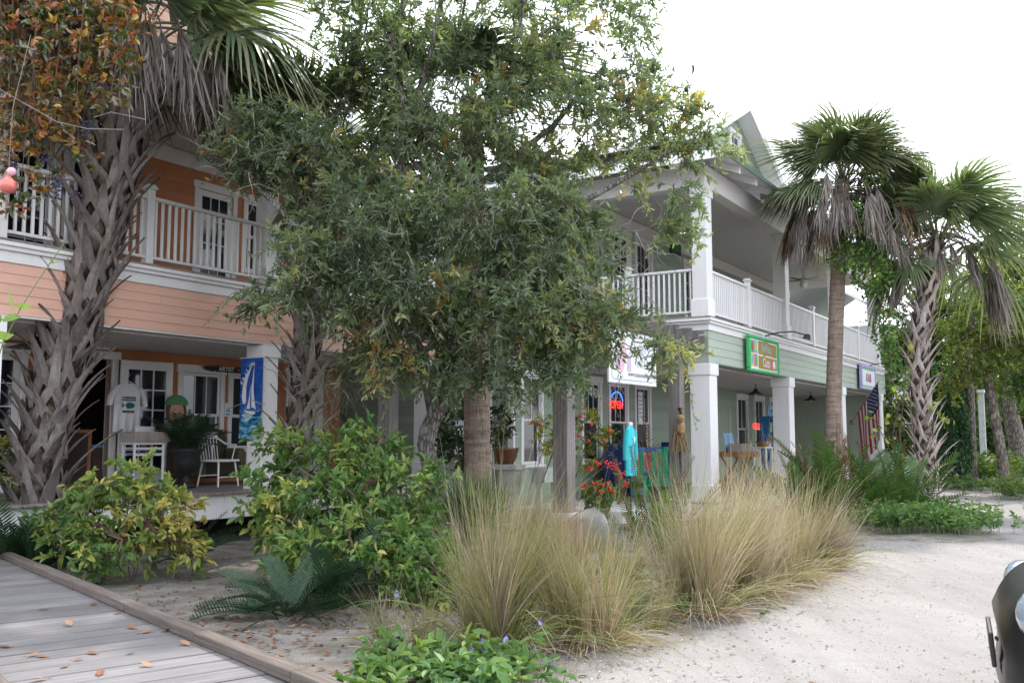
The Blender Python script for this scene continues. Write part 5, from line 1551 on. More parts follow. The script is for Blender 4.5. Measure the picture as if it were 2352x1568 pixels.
tree('dark bushy tree directly behind the pale booted palm', gat(2150, Y), [gat(2150, Y), at(2148, 900, Y), at(2150, 750, Y), at(2160, 640, Y)], [.22, .2, .15, .07],
     [B_(2110, 740, Y, 90, 110, 1.6, 42), B_(2190, 700, Y, 90, 120, 1.6, 44), B_(2080, 880, Y, 80, 110, 1.4, 40), B_(2200, 880, Y, 80, 110, 1.4, 40), B_(2140, 990, Y, 100, 80, 1.2, 30), B_(2060, 980, Y, 60, 70, 1.2, 20)], 'treeleaf', 7, 13, .6, .16, .08, -.12, G)
Y = 48
tree('dark shady tree closing the end of the path at the right edge', gat(2360, Y), [gat(2360, Y), at(2360, 900, Y), at(2360, 800, Y)], [.3, .25, .12],
     [B_(2290, 920, Y, 100, 110, 2, 46), B_(2390, 930, Y, 110, 120, 2.2, 50), B_(2340, 800, Y, 130, 90, 2, 44), B_(2220, 960, Y, 70, 90, 1.5, 34), B_(2460, 900, Y, 90, 130, 2, 34), B_(2290, 1000, Y, 90, 40, 1.5, 34), B_(2380, 1005, Y, 90, 40, 1.5, 34)], 'treeleaf', 7, 13, .8, .22, .11, -.25, G)
# the wood far behind reads as one dark mass
c = gat(2250, 56)
lm, bm = MB(), MB()
cl = []
for k in range(90):
    px = rng.uniform(1975, 2560); Y = rng.uniform(50, 62)
    top = np.interp(px, [1975, 2060, 2200, 2350, 2560], [900, 800, 700, 640, 560]) + rng.normal(0, 25)
    py = rng.uniform(top, 1010)
    cl.append((at(px, py, Y), rng.uniform(1.0, 2.0)))
for p, r in cl:
    n = 150
    P = in_blob(p, (r, r, r * .8), n, .5); P[:, 2] = np.maximum(P[:, 2], .15)
    leaves(lm, P - c, rng.normal(0, 1, (n, 3)) + [0, 0, -.2], rng.uniform(.25, .5, n), .24, np.clip(rng.normal(.28, .16, n) + rng.normal(0, .05), 0, 1), .15, .2, .4)
o = lm.build('woodland', MAT['treeleaf'], None, c)
tag(o, 'dark mass of woodland closing the view behind the sandy path at the right', 'woodland', None, 'stuff')
# stump-like grey trunk, ivy column, dark hedge
Y = 38
b = gat(2338, Y)
tree('gnarled grey trunk with a flared foot behind the slender tree', b, [b, at(2336, 1015, Y), at(2328, 980, Y), at(2318, 930, Y), at(2315, 850, Y), at(2318, 760, Y)], [.42, .30, .33, .24, .2, .12], [B_(2320, 720, Y, 60, 60, 1, 8)], 'treeleaf', 6, 12, .6, .16, .08, -.1, G)
Y = 30.5
b = gat(2190, Y)
root = empty('ivy_column', b, 0, 'grey trunk thickly wrapped in dark green ivy at the far path', 'tree')
m = MB().tube(np.array([gat(2232, Y), at(2230, 1000, Y), at(2226, 900, Y), at(2222, 780, Y)]) - b, [.17, .15, .15, .13], 10); m.build('trunk', MAT['trunkgrey'], root, smooth=True)
lm = MB(); n = 5200
z = rng.uniform(.05, 3.9, n); a = rng.uniform(0, 6.283, n); r = .48 * (1.1 - .06 * z) * rng.uniform(.75, 1.05, n) * (1 + .12 * np.sin(a * 3 + z * 2))
P = np.stack([at(2185, 1000, Y)[0] - b[0] + r * np.cos(a), r * np.sin(a), z], -1)
leaves(lm, P, np.stack([np.cos(a) * .5, np.sin(a) * .5, -1 + 0 * a], -1) + rng.normal(0, .5, (n, 3)), rng.uniform(.08, .15, n), .085, np.clip(rng.normal(.4, .18, n), 0, 1), .15, .2, .2)
lm.build('foliage', MAT['ivy'], root)['kind'] = 'stuff'

# ---------------- autumn creeper hanging over the left palm
c = at(120, 60, 11.0)
root = empty('virginia_creeper', c, 0, 'creeper with orange and red autumn leaves and dark blue berries, top left corner', 'vine')
sm, lm = MB(), MB()
strands = []
for i in range(46):
    x0 = rng.uniform(-40, 300); Y = 10.9 + rng.normal(0, .25)
    ylen = np.interp(x0, [-40, 60, 150, 230, 300], [470, 520, 470, 330, 200]) * rng.uniform(.55, 1.0)
    pts = []
    for k in range(9):
        t = k / 8
        pts.append(at(x0 + 18 * math.sin(i + 3 * t) - 12 * t, -90 + (ylen + 90) * t, Y + .1 * math.sin(5 * t + i)))
    pts = np.array(pts); strands.append(pts)
    sm.tube(pts - c, np.linspace(.010, .003, 9), 4, False)
    for k in range(24):
        t = rng.uniform(.12, 1.0)
        p = np.array([np.interp(t, np.linspace(0, 1, 9), pts[:, q]) for q in range(3)]) + rng.normal(0, .09, 3)
        h = nrm(rng.normal(0, 1, 3) + np.array([0, -.5, -.3]))
        tn = rng.choice([.04, .10, .2, .28, .38, .46, .50, .58, .70, .80, .97]) + rng.normal(0, .04)
        for q in range(int(rng.integers(3, 6))):
            leaves(lm, (p - c)[None], (h + rng.normal(0, .6, 3))[None], np.array([rng.uniform(.07, .13)]), .052, np.clip(tn + rng.normal(0, .05), 0, 1), .2, .35, .25)
sm.build('stems', MAT['stem'], root)['kind'] = 'stuff'
lm.build('foliage', MAT['creeper'], root)['kind'] = 'stuff'
bp = []
for px, py, n, sp in ((230, 212, 46, .055), (205, 290, 40, .05), (130, 430, 60, .07), (20, 380, 24, .05), (95, 325, 26, .05), (105, 365, 24, .045), (170, 470 - 20, 12, .04)):
    bp += [at(px, py, 10.7) - c + rng.normal(0, sp, 3) * np.array([1, .6, 1.1]) for _ in range(n)]
spheres(bp, .014, 6).build('berries', MAT['berry'], root)['kind'] = 'stuff'
tw = MB()
tw.tube(np.array([at(-10, 200, 10.4), at(60, 240, 10.4), at(130, 280, 10.4), at(200, 296, 10.4), at(285, 298, 10.4)]) - c, .006, 5, False)
tw.tube(np.array([at(215, 270, 10.6), at(255, 258, 10.6), at(290, 265, 10.6), at(335, 275, 10.6)]) - c, .006, 5, False)
tw.build('pale_tendrils', MAT['twig'], root)['kind'] = 'stuff'

# a bright green shoot at the left edge
c = np.array(gat(-60, 5.2))
root = empty('vine_shoot', c, 0, 'bright lime green shoot with a few broad leaves poking in at the left edge', 'vine')
pts = np.array([c, at(-45, 1100, 5.1), at(-30, 850, 5.0), at(20, 740, 5.0), at(75, 655, 5.0), at(120, 600, 5.0), at(150, 555, 5.0)])
MB().tube(poly_resample(pts, 14) - c, np.linspace(.006, .0025, 14), 6, False).build('stem', MAT['greenstem'], root, smooth=True)
for px, py, dx, dy, L in ((30, 712, -8, -62, .105), (38, 706, 62, -6, .13), (5, 735, 50, -14, .125), (0, 742, -10, -40, .10), (-15, 765, 60, 12, .13), (-20, 775, 48, 34, .12), (-25, 745, 40, -20, .1), (120, 606, -4, -24, .05), (122, 604, 30, -10, .05)):
    lm = MB(); p = at(px, py, 5.0); q = at(px + dx, py + dy, 4.95 - .02)
    leaves(lm, (p - c)[None], (q - p)[None], L, L * .5, .75, .12, .15, .35)
    lm.build('leaf', MAT['cover'], root)

# ---------------- leaf litter on the beds, and single fallen leaves on the boardwalk
MAT['drylef'] = m_leaf('dry_leaf', [(0.0, (0.10, 0.045, 0.025)), (0.5, (0.24, 0.10, 0.05)), (1.0, (0.42, 0.25, 0.14))], 0.6, 0.1, 0.3, 1.0)
lm = MB(); n = 2600
x = np.concatenate([rng.uniform(-5, 5, n // 2), rng.normal(-1.6, 1.3, n // 2)]); y = np.concatenate([rng.uniform(5.6, 15, n // 2), rng.normal(9.0, 1.5, n // 2)])
o0, dd, nn = WALK[1], WALK[2], WALK[3]
side = (np.stack([x, y], -1) - o0) @ nn
ok = (bed_of(x, y) > rng.uniform(.25, 1, n)) & (side < -0.2)
x, y = x[ok], y[ok]
P = np.stack([x, y, hgt(x, y) + .006], -1)
leaves(lm, P, rng.normal(0, 1, P.shape) * np.array([1, 1, .15]), rng.uniform(.03, .085, len(P)), rng.uniform(.016, .034, len(P)), rng.random(len(P)), .3, -.15, .85)
tag(lm.build('leaf_litter', MAT['drylef']), 'brown leaf litter scattered over the shaded garden bed', 'leaves', None, 'stuff')
LFM = []; FALL = []
for i in range(4):
    m = MB(); leaves(m, np.array([[-.045, 0, 0.004]]), np.array([[1., 0, .05]]), .10, .05, .3 + .2 * i, .06 + .06 * i, -.05 - .06 * i, 1.0)
    m.tube(np.array([[-.045, 0, .004], [-.06, .004, .008], [-.075, .002, .006]]), .002, 4, False); LFM.append(m.mesh('fallen_leaf'))
for i, (px, py) in enumerate(((215, 1389), (303, 1443), (336, 1453), (158, 1435), (97, 1508), (148, 1532), (75, 1506), (335, 1530), (212, 1500), (100, 1400), (365, 1392), (320, 1360), (10, 1486), (180, 1515), (425, 1480), (90, 1563), (270, 1408), (230, 1548), (300, 1500), (380, 1450))):
    p = gp(px, py, WALK[5] + .002)
    o = link('fallen_leaf', LFM[i % 4], MAT['drylef'], None, p, (0, 0, rng.uniform(0, 6)), (rng.uniform(.7, 1.15),) * 3)
    FALL.append((px, o))

ORD = ['leftmost', 'second', 'third', 'fourth', 'fifth', 'sixth', 'seventh', 'eighth', 'ninth', 'tenth', 'eleventh', 'twelfth', 'thirteenth', 'fourteenth', 'fifteenth', 'sixteenth', 'seventeenth', 'eighteenth', 'nineteenth', 'rightmost']
for i, (_, o) in enumerate(sorted(FALL, key=lambda t_: t_[0])):
    tag(o, f'dry reddish-brown fallen leaf, {ORD[i]} ' + ('of' if i in (0, 19) else 'from the left of') + ' those on the grey boardwalk', 'leaf', 'fallen leaves on the boardwalk')
# a few scattered leaves, twigs and weeds on the open sand
lm = MB(); n = 420
y = rng.uniform(6.4, 17, n); x = np.interp(y, EY, EX) + np.abs(rng.normal(0, .55, n)) - .1
far = rng.random(n) < .3; x[far] += rng.uniform(0, 3.5, far.sum())
P = np.stack([x, y, hgt(x, y) + .006], -1)
leaves(lm, P, rng.normal(0, 1, P.shape) * np.array([1, 1, .12]), rng.uniform(.02, .07, n), rng.uniform(.010, .026, n), rng.random(n), .15, -.1, .9)
tag(lm.build('sand_litter', MAT['drylef']), 'small dry leaves strewn along the edge of the bare pale sand', 'leaves', None, 'stuff')
c = gat(2285, 31.5)
cover('ground_cover_bed', 'knee-high dark bushes around the foot of the pale post by the far path', c,
      [(gat(x, y)[0], gat(x, y)[1], r, n) for x, y, r, n in ((2262, 32, .35, 50), (2245, 33, .4, 40), (2300, 33.5, .3, 16), (2350, 36, .8, 80))], 'treeleaf', 0.16, 0.08, .95, 12)

# shell grit on the sand
n = 5200
y = 6.2 + rng.random(n) ** 1.6 * 9; x = np.interp(y, EY, EX) + rng.uniform(-.6, 5.0, n)
m = MB(); P = np.stack([x, y, hgt(x, y) + .002], -1); r = rng.uniform(.003, .011, n)[:, None]
tv = np.array([[-1, -.6, 0], [1, -.5, 0], [0, 1, 0], [.1, 0, .8]])
an = rng.uniform(0, 6.283, n); ca, sa = np.cos(an), np.sin(an)
rot = np.stack([np.stack([ca, -sa, 0 * ca], -1), np.stack([sa, ca, 0 * ca], -1), np.stack([0 * ca, 0 * ca, 1 + 0 * ca], -1)], 1)
v = P[:, None, :] + np.einsum('nij,kj->nki', rot, tv) * r[:, None, :]
i = np.arange(n)[:, None] * 4
m.add(v.reshape(-1, 3), None, np.concatenate([i + np.array(q_) for q_ in ([0, 1, 3], [1, 2, 3], [2, 0, 3])]), np.repeat(rng.random(n), 4))
MAT['grit'] = m_leaf('shell_grit', [(0, (.10, .085, .07)), (.3, (.30, .27, .24)), (.6, (.42, .40, .375)), (1, (.60, .58, .55))], .6, .0, .3, 1.0)
tag(m.build('shell_grit', MAT['grit']), 'tiny broken shells and grit strewn over the bare pale sand', 'grit', None, 'stuff')
# ------------------------------------------------------------------ things on the porches
RZ = math.pi / 2 - TH
def wbp(px, py, b): r = ray(px, py); return CAM + r * (b / (r @ VA))
def ab(p): return float(p @ UA), float(p @ VA), float(p[2])
def thing(name, label, cat, a, b, z, rz=0.0, group=None): return empty(name, W(a, b, z), RZ + rz, label, cat, group)
MAT['cloth_white'] = m_plain('white_cotton', (0.70, 0.70, 0.72), 0.9, .1, .06)
MAT['turq'] = m_plain('turquoise_cotton', (0.07, 0.56, 0.62), 0.85, .1, .1, 0, 5)
MAT['navy'] = m_plain('navy_paint', (0.015, 0.03, 0.16), .5)
MAT['blue'] = m_plain('blue_paint', (0.02, 0.17, 0.42), .5)
MAT['salmon'] = m_plain('salmon_paint', (0.52, 0.20, 0.16), .6)
MAT['redp'] = m_plain('red_paint', (0.50, 0.035, 0.02), .5)
MAT['orangep'] = m_plain('orange_red_paint', (0.55, 0.09, 0.03), .5)
MAT['greenp'] = m_plain('green_plastic', (0.015, 0.30, 0.14), .45)
MAT['shadegreen'] = m_plain('mid_green_paint', (0.08, 0.22, 0.09), .7)
MAT['framegreen'] = m_plain('bright_green_paint', (0.05, 0.42, 0.14), .5)
MAT['olive'] = m_plain('olive_ground', (0.30, 0.24, 0.03), .6)
MAT['paper'] = m_plain('white_board', (0.78, 0.79, 0.81), .5, .3, .04)
MAT['pink'] = m_plain('pink_paint', (0.74, 0.45, 0.56), .6)
MAT['hotpink'] = m_plain('hot_pink_paint', (0.68, 0.16, 0.28), .6)
MAT['lilac'] = m_plain('lilac_paint', (0.42, 0.42, 0.66), .5)
MAT['ink'] = m_plain('ink', (0.03, 0.03, 0.035), .7)
MAT['greyink'] = m_plain('grey_blue_ink', (0.33, 0.38, 0.48), .7)
MAT['teal'] = m_plain('teal_ink', (0.02, 0.22, 0.26), .7)
MAT['wicker'] = m_wood('pale_wicker', (0.22, 0.19, 0.16), (0.42, 0.38, 0.34), (0.55, 0.51, 0.47), 'x', .8, .6, 20)
MAT['terracotta'] = m_plain('brown_glazed_pot', (0.16, 0.055, 0.03), .3, .6, .4)
MAT['skin'] = m_plain('painted_face', (0.55, 0.29, 0.20), .7)
MAT['sky_blue'] = m_plain('pale_blue_paint', (0.22, 0.45, 0.68), .6, .3, .3)
MAT['neonred'] = m_emit('neon_red', (1.0, 0.03, 0.015), 1.1)
MAT['neonblue'] = m_emit('neon_blue', (0.05, 0.18, 1.0), 1.4)
MAT['yellow'] = m_plain('yellow_paint', (0.65, 0.5, 0.06), .6)
MAT['stone'] = m_plain('grey_stone', (0.27, 0.265, 0.255), .9, .2, .35, 0, 6)
MAT['slab'] = m_plain('pale_grey_ledge', (0.50, 0.52, 0.50), .8, .2, .2)

def shirt_mesh(w, h, sleeve, sl_len, depth=0.05):
    """front outline of a hanging shirt, given thickness and soft folds (x across, z down from the collar)"""
    n, rows = 22, 26
    m = MB()
    def half(t):  # half width at height t (0 collar .. 1 hem)
        if t < .05: return w * (.16 + 4.5 * t * .5)
        if t < .12: return w * (.30 + (t - .05) / .07 * .18)
        return w * (.47 + .03 * t)
    for side in (-1, 1):
        v = []
        for i in range(rows):
            t = i / (rows - 1)
            for j in range(n):
                u = j / (n - 1) * 2 - 1
                x = half(t) * u
                fold = .014 * math.sin(u * 11 + 1.3 * t) * t + .006 * math.sin(u * 23 + t * 5) * t
                y = side * depth * math.sqrt(max(0, 1 - u * u)) * (.5 + .5 * min(1, t * 3)) + fold
                v.append((x, y, -h * t - (.02 * h * (1 - u * u) if t < .01 else 0)))
        q = [(i * n + j, i * n + j + 1, (i + 1) * n + j + 1, (i + 1) * n + j) for i in range(rows - 1) for j in range(n - 1)]
        m.add(v, q if side > 0 else [f[::-1] for f in q])
    for s in (-1, 1):
        p0 = np.array([s * w * .40, 0, -h * .10]); p1 = p0 + np.array([s * sleeve * .35, 0, -sl_len * .5]); p2 = p0 + np.array([s * sleeve * .45, 0, -sl_len])
        m.tube(np.array([p0, p1, p2]), [.085 * w / .5, .075 * w / .5, .07 * w / .5], 10, False, flat=.5)
    return m

# --- t-shirt on the open door
a, b, z = ab(wbp(296, 878, 13.60))
t = thing('t_shirt', 'white t-shirt with a teal striped fish print, on a hanger against the open white door', 'shirt', a, 13.62, z)
shirt_mesh(.50, .80, .30, .30, .035).build('shirt_body', MAT['cloth_white'], t, smooth=True)
hg = MB().tube(np.array([(-.2, 0, -.06), (0, 0, .03), (.2, 0, -.06)]), .006, 5); hg.tube(np.array([(0, 0, .03), (0, 0, .09), (.025, 0, .12), (.02, 0, .15), (0, 0, .15)]), .004, 5)
hg.tube(np.array([(0, 0, .15), (0, 0, .36)]), .006, 4)
hg.build('hanger', MAT['paper'], t)
pb = MB().box(-.125, .125, -.047, -.044, -.30, -.235); pb.build('print_band', MAT['ink'], t)
text('lettering', 'Bambaloo', .06, MAT['paper'], t, (0, -.048, -.267), (R(90), 0, 0), .0006, .2)
pb = MB().box(-.115, .10, -.047, -.044, -.495, -.455); pb.build('print_band', MAT['ink'], t)
text('lettering', 'ISLAND GIRL', .028, MAT['yellow'], t, (-.005, -.048, -.475), (R(90), 0, 0), .0006)
f = MB(); f.prism([(-.07, 0), (-.03, .045), (.03, .055), (.09, .03), (.12, 0), (.09, -.03), (.03, -.05), (-.03, -.045)], -.047, -.044, 'y')
f.prism([(-.075, 0), (-.135, .05), (-.12, 0), (-.135, -.05)], -.047, -.044, 'y'); f.build('fish_print', MAT['teal'], t, (0.0, 0, -.375))
for k in range(5): MB().box(-.05 + k * .028, -.038 + k * .028, -.0485, -.0475, -.415, -.335).build('fish_stripe', MAT['ink'], t)

# --- small white table with the wicker basket
a0, b, _ = ab(wbp(338, 1050, 13.05))
t = thing('side_table', 'narrow white painted side table carrying a wicker basket', 'table', a0, 13.15, ZD0 if False else 0.757)
m = MB().cbox(-.30, .30, -.17, .17, .70, .725, .005); m.build('table_top', MAT['white'], t)
for sx in (-1, 1):
    for sy in (-1, 1): link('leg', boxmesh('leg', .034, .034, .70, .004), MAT['white'], t, (sx * .27, sy * .14, .35))
for zz in (.64, .54):
    for sy in (-1, 1): link('rail', boxmesh('rail', .505, .02, .03, .003), MAT['white'], t, (0, sy * .14, zz))
link('shelf', boxmesh('shelf', .505, .26, .012, .003), MAT['sky_blue'], t, (0, 0, .565))
t2 = thing('wicker_basket', 'pale wicker tray basket of white cards on the narrow white table', 'basket', a0 + .03, 13.12, 0.757 + .727)
m = MB()
for k in range(9):
    zz = .008 + k * .019; e = .0 + .012 * k / 9
    m.tube(np.array([(-.30 - e, -.13 - e, zz), (.30 + e, -.13 - e, zz), (.30 + e, .13 + e, zz), (-.30 - e, .13 + e, zz), (-.30 - e, -.13 - e, zz)]), .0105, 5)
m.build('woven_side', MAT['wicker'], t2)
for k in range(22):
    x = -.29 + k * .0276
    link('stake', boxmesh('stake', .011, .012, .18, .002), MAT['wicker'], t2, (x, -.148, .09))
MB().box(-.3, .3, -.13, .13, .001, .012).build('basket_base', MAT['wicker'], t2)
for k, (x, w, h, y) in enumerate(((.02, .46, .16, .02), (.05, .36, .25, .09))):
    o = thing('card', ('white greeting card standing in front in the wicker basket', 'taller white card standing at the back of the wicker basket')[k], 'card', a0 + .03 + x, 13.12 + y, .757 + .74)
    MB().box(-w / 2, w / 2, -.004, .004, 0, h).build('sheet', MAT['paper'], o, (0, 0, 0), (R(-8), 0, 0))
    if k == 0:
        for i in range(5): MB().prism([(0, 0), (.03, .0), (.022, .05), (.01, .03)], -.0055, -.0045, 'y').build('figure_print', MAT['lilac'], o, (-.14 + i * .06, .0, .10 - .05), (R(-8), 0, 0))

# --- urn with a potted palm
a, b, _ = ab(wbp(432, 1100, 12.75))
t = thing('urn_planter', 'black cast iron urn on the porch holding a small dark palm', 'planter', a, 12.8, .757)
MB().lathe([(.001, 0), (.17, 0), (.17, .05), (.10, .07), (.06, .13), (.06, .20), (.09, .24), (.17, .30), (.21, .42), (.22, .56), (.255, .60), (.255, .63), (.22, .63), (.21, .58), (.001, .57)], 20).build('urn', MAT['black'], t, smooth=True)
t = thing('potted_palm', 'small dark feathery palm growing in the black urn', 'plant', a, 12.8, 1.33)
PF = [pinnate(110 + i, .95, 26, .016, .30, .5 + .4 * i, .1, .6) for i in range(3)]
for i in range(16):
    az = i * 2.4; d = frond_dir(az, R(rng.uniform(30, 80)))
    link('frond', PF[i % 3], MAT['cycad'], t, (0, 0, 0), basis(d), (rng.uniform(.7, 1.0),) * 3)
# --- painted face cut-out behind the urn
a, b, z = ab(wbp(408, 980, 13.45))
t = thing('painted_cutout', 'painted board cut as a head with green hat and red lips, behind the urn', 'sign', a, 13.5, .757)
MB().prism([(-.17, 0), (.17, 0), (.15, .75), (-.15, .75)], -.012, .012, 'y').build('stand_board', MAT['interior'], t)
MB().prism([(.21 * math.cos(k / 14 * 6.283), 1.26 + .25 * math.sin(k / 14 * 6.283)) for k in range(14)], -.010, .012, 'y').build('hair', MAT['stem'], t)
MB().prism([(.145 * math.cos(k / 14 * 6.283), 1.22 + .21 * math.sin(k / 14 * 6.283)) for k in range(14)], -.020, -.0105, 'y').build('face', MAT['skin'], t)
MB().prism([(-.05, .75), (.05, .75), (.05, 1.08), (-.05, 1.08)], -.016, -.0105, 'y').build('neck', MAT['skin'], t)
MB().prism([(.23 * math.cos(k / 12 * 3.1416), 1.36 + .17 * math.sin(k / 12 * 3.1416)) for k in range(13)], -.030, .020, 'y').build('hat', MAT['shadegreen'], t)
MB().prism([(-.03, 1.10), (.02, 1.13), (.05, 1.09), (.01, 1.05)], -.026, -.0205, 'y').build('lips', MAT['redp'], t)
MB().prism([(-.10, 1.27), (-.03, 1.29), (-.03, 1.275)], -.026, -.0205, 'y').build('brow', MAT['ink'], t)
MB().prism([(.05, 1.28), (.12, 1.26), (.06, 1.265)], -.026, -.0205, 'y').build('brow', MAT['ink'], t)

# --- white spindle-back chair
a, b, _ = ab(wbp(510, 1100, 12.6))
t = thing('windsor_chair', 'white spindle-back armchair on the porch behind the sailboat banner', 'chair', a + .05, 12.75, .757, R(8))
MB().cbox(-.26, .26, -.23, .23, .41, .445, .015).build('seat', MAT['white'], t)
for sx in (-1, 1):
    for sy in (-1, 1): MB().tube(np.array([(sx * .20, sy * .17, .41), (sx * .25, sy * .22, 0)]), [.017, .013], 7).build('leg', MAT['white'], t)
MB().tube(np.array([(-.235, -.20, .16), (.235, -.20, .16)]), .010, 6).build('stretcher', MAT['white'], t)
MB().tube(np.array([(-.23, .20, .18), (.23, .20, .18)]), .010, 6).build('stretcher', MAT['white'], t)
for k in range(7):
    x = -.20 + k * .0667
    MB().tube(np.array([(x, .19, .445), (x * 1.12, .26, .80)]), [.009, .008], 6).build('spindle', MAT['white'], t)
MB().cbox(-.25, .25, .245, .275, .79, .90, .012).build('crest_rail', MAT['white'], t)
for s in (-1, 1): MB().tube(np.array([(s * .25, .26, .80), (s * .285, .10, .70), (s * .285, -.12, .68)]), [.016, .018, .02], 7).build('arm', MAT['white'], t); MB().tube(np.array([(s * .24, -.08, .445), (s * .285, -.10, .68)]), .010, 6).build('arm_post', MAT['white'], t)
# --- draped dark patterned chair beside it
a, b, _ = ab(wbp(480, 1000, 13.45))
t = thing('covered_armchair', 'dark armchair under a mottled brown throw, below the porch window', 'chair', a + .1, 13.45, .757)
MAT['throw'] = m_leaf('mottled_throw', [(0, (.02, .018, .012)), (.5, (.07, .065, .04)), (1, (.18, .17, .11))], .9, .05, .1, 1.0)
m = MB()
for (x0, x1, y0, y1, z0, z1) in ((-.42, .42, -.3, .3, .12, .45),):
    m.cbox(x0, x1, y0, y1, z0, z1, .05, .3)
m.build('seat', MAT['throw'], t)
m = MB().prism([(-.44, .3), (.44, .3), (.43, .80), (.33, .93), (.15, .98), (-.15, .96), (-.34, .92), (-.43, .78)], .14, .34, 'y', .6); m.build('backrest', MAT['throw'], t)
for s in (-1, 1): MB().cbox(s * .43 - .08, s * .43 + .08, -.3, .12, .12, .62, .05, .8).build('arm', MAT['throw'], t)

# --- sailboat banner on the column
t = thing('sail_banner', 'blue banner painted with a white sailboat and SAIL ON, on the porch column', 'banner', 11.07 - .215, 11.36, 1.55, R(-90))
n = 14; rows = 22; WB_, HB = .50, 1.28
v, q, tn = [], [], []
for i in range(rows):
    for j in range(n):
        u, w_ = j / (n - 1), i / (rows - 1)
        v.append((-u * WB_ + .0, .006 * math.sin(u * 6 + w_ * 2), HB * w_)); tn.append(w_)
q = [(i * n + j, i * n + j + 1, (i + 1) * n + j + 1, (i + 1) * n + j) for i in range(rows - 1) for j in range(n - 1)]
def _banner():
    t_ = NT('painted_sea_and_sky')
    tc = t_.N('Attribute', attribute_name='tint')
    nz = t_.noise(4.5, 5, None, (1, 1, 2.2), .6); nz.node.inputs['Distortion'].default_value = 1.2
    sea = t_.ramp(nz, [(.32, (.008, .02, .09)), (.46, (.02, .10, .28)), (.55, (.08, .35, .45)), (.64, (.6, .68, .72))])
    sk = t_.ramp(nz, [(.3, (.01, .045, .26)), (.6, (.03, .13, .46)), (.75, (.2, .35, .62))])
    f = t_.ramp(tc.outputs['Fac'], [(.30, (0,) * 3), (.36, (1,) * 3)])
    return t_.done(t_.princ(t_.mix(f, sea, sk), .8, None, .15))
MAT['banner'] = _banner()
MB().add(v, q, tint=tn).build('cloth', MAT['banner'], t, smooth=True)
def bp(name, poly, mat, y=-.012): MB().prism([(x - WB_, z_) for x, z_ in poly], y - .002, y, 'y').build(name, MAT[mat], t)
bp('jib_sail', [(.09, .55), (.06, .66), (.075, .82), (.13, 1.0), (.27, 1.16), (.20, 1.02), (.155, .82), (.155, .56)], 'paper')
bp('main_sail', [(.28, .50), (.27, .80), (.33, 1.20), (.31, .86), (.34, .60), (.38, .46)], 'paper')
bp('main_sail', [(.17, .47), (.22, .62), (.26, .86), (.245, .62), (.25, .47)], 'paper', -.0145)
bp('hull', [(.11, .46), (.17, .41), (.30, .37), (.38, .40), (.34, .43), (.20, .44)], 'paper', -.015)
bp('pennant', [(.335, 1.19), (.42, 1.17), (.335, 1.165)], 'redp', -.015)
MB().tube(np.array([(-WB_ - .02, 0, HB + .005), (.02, 0, HB + .005)]), .010, 6).build('hanging_rod', MAT['paper'], t)
for i, chh in enumerate('SAIL ON'):
    if chh == ' ': continue
    f = i / 6; x = .055 + .24 * f; zz = .88 + .30 * math.sin(f * 1.45)
    text('lettering', chh, .085, MAT['paper'], t, (x - WB_, -.014, zz), (R(90), R(-62 + 50 * f), 0), .0008, 0, bold=.003)

# --- fish board ARTIST RESIDENT above the porch window, small boards
t = thing('fish_sign', 'dark fish-shaped board lettered ARTIST above the porch window', 'sign', 11.85, 13.93, 2.76)
MB().prism([(-.02, .06), (.08, .10), (.22, .105), (.27, .08), (.30, .11), (1.40, .11), (1.40, -.0), (.30, .0), (.27, .03), (.2, .0), (.07, .02)], -.02, 0, 'y').build('board', MAT['black'], t, (0, -.03, 0))
text('lettering', 'ARTIST', .115, MAT['paper'], t, (.52, -.052, .055), (R(90), 0, 0), .001, bold=.002)
MB().prism([(.77, .03), (.83, .02), (.85, .05), (.82, .085), (.77, .08)], -.054, -.051, 'y').build('red_mark', MAT['redp'], t)
text('lettering', 'RESIDENT', .115, MAT['paper'], t, (1.14, -.052, .055), (R(90), 0, 0), .001, bold=.002)
t = thing('door_sign', 'small white name board over the dark doorway', 'sign', 9.60, 13.93, 3.0 - .01)
MB().cbox(-.32, .32, -.02, 0, 0, .13, .004).build('board', MAT['white'], t, (0, -.02, 0)); text('lettering', 'CRAFTSC', .10, MAT['ink'], t, (.06, -.043, .065), (R(90), 0, 0), .001)
t = thing('small_notice', 'small white notice with a blue drawing between the porch windows', 'notice', 12.47, 13.945, 1.95)
MB().cbox(-.07, .07, -.012, 0, 0, .25, .003).build('board', MAT['paper'], t); MB().box(-.05, .05, -.0145, -.0125, .03, .05).build('print_line', MAT['ink'], t)
MB().prism([(-.05, .08), (-.02, .18), (0, .10), (.03, .19), (.05, .08)], -.0145, -.0125, 'y').build('drawing', MAT['sky_blue'], t)
a, b, z = ab(wbp(124, 846, 13.93))
t = thing('round_ornament', 'round green ornament with a red centre hanging left of the dark doorway', 'ornament', a, 13.95, z)
MB().tube(np.array([(.11 * math.cos(k / 12 * 6.283), 0, .11 * math.sin(k / 12 * 6.283)) for k in range(13)]), .035, 7).build('ring', MAT['greenp'], t, smooth=True)
spheres([(0, -.01, 0)], .05, 8).build('centre', MAT['redp'], t)
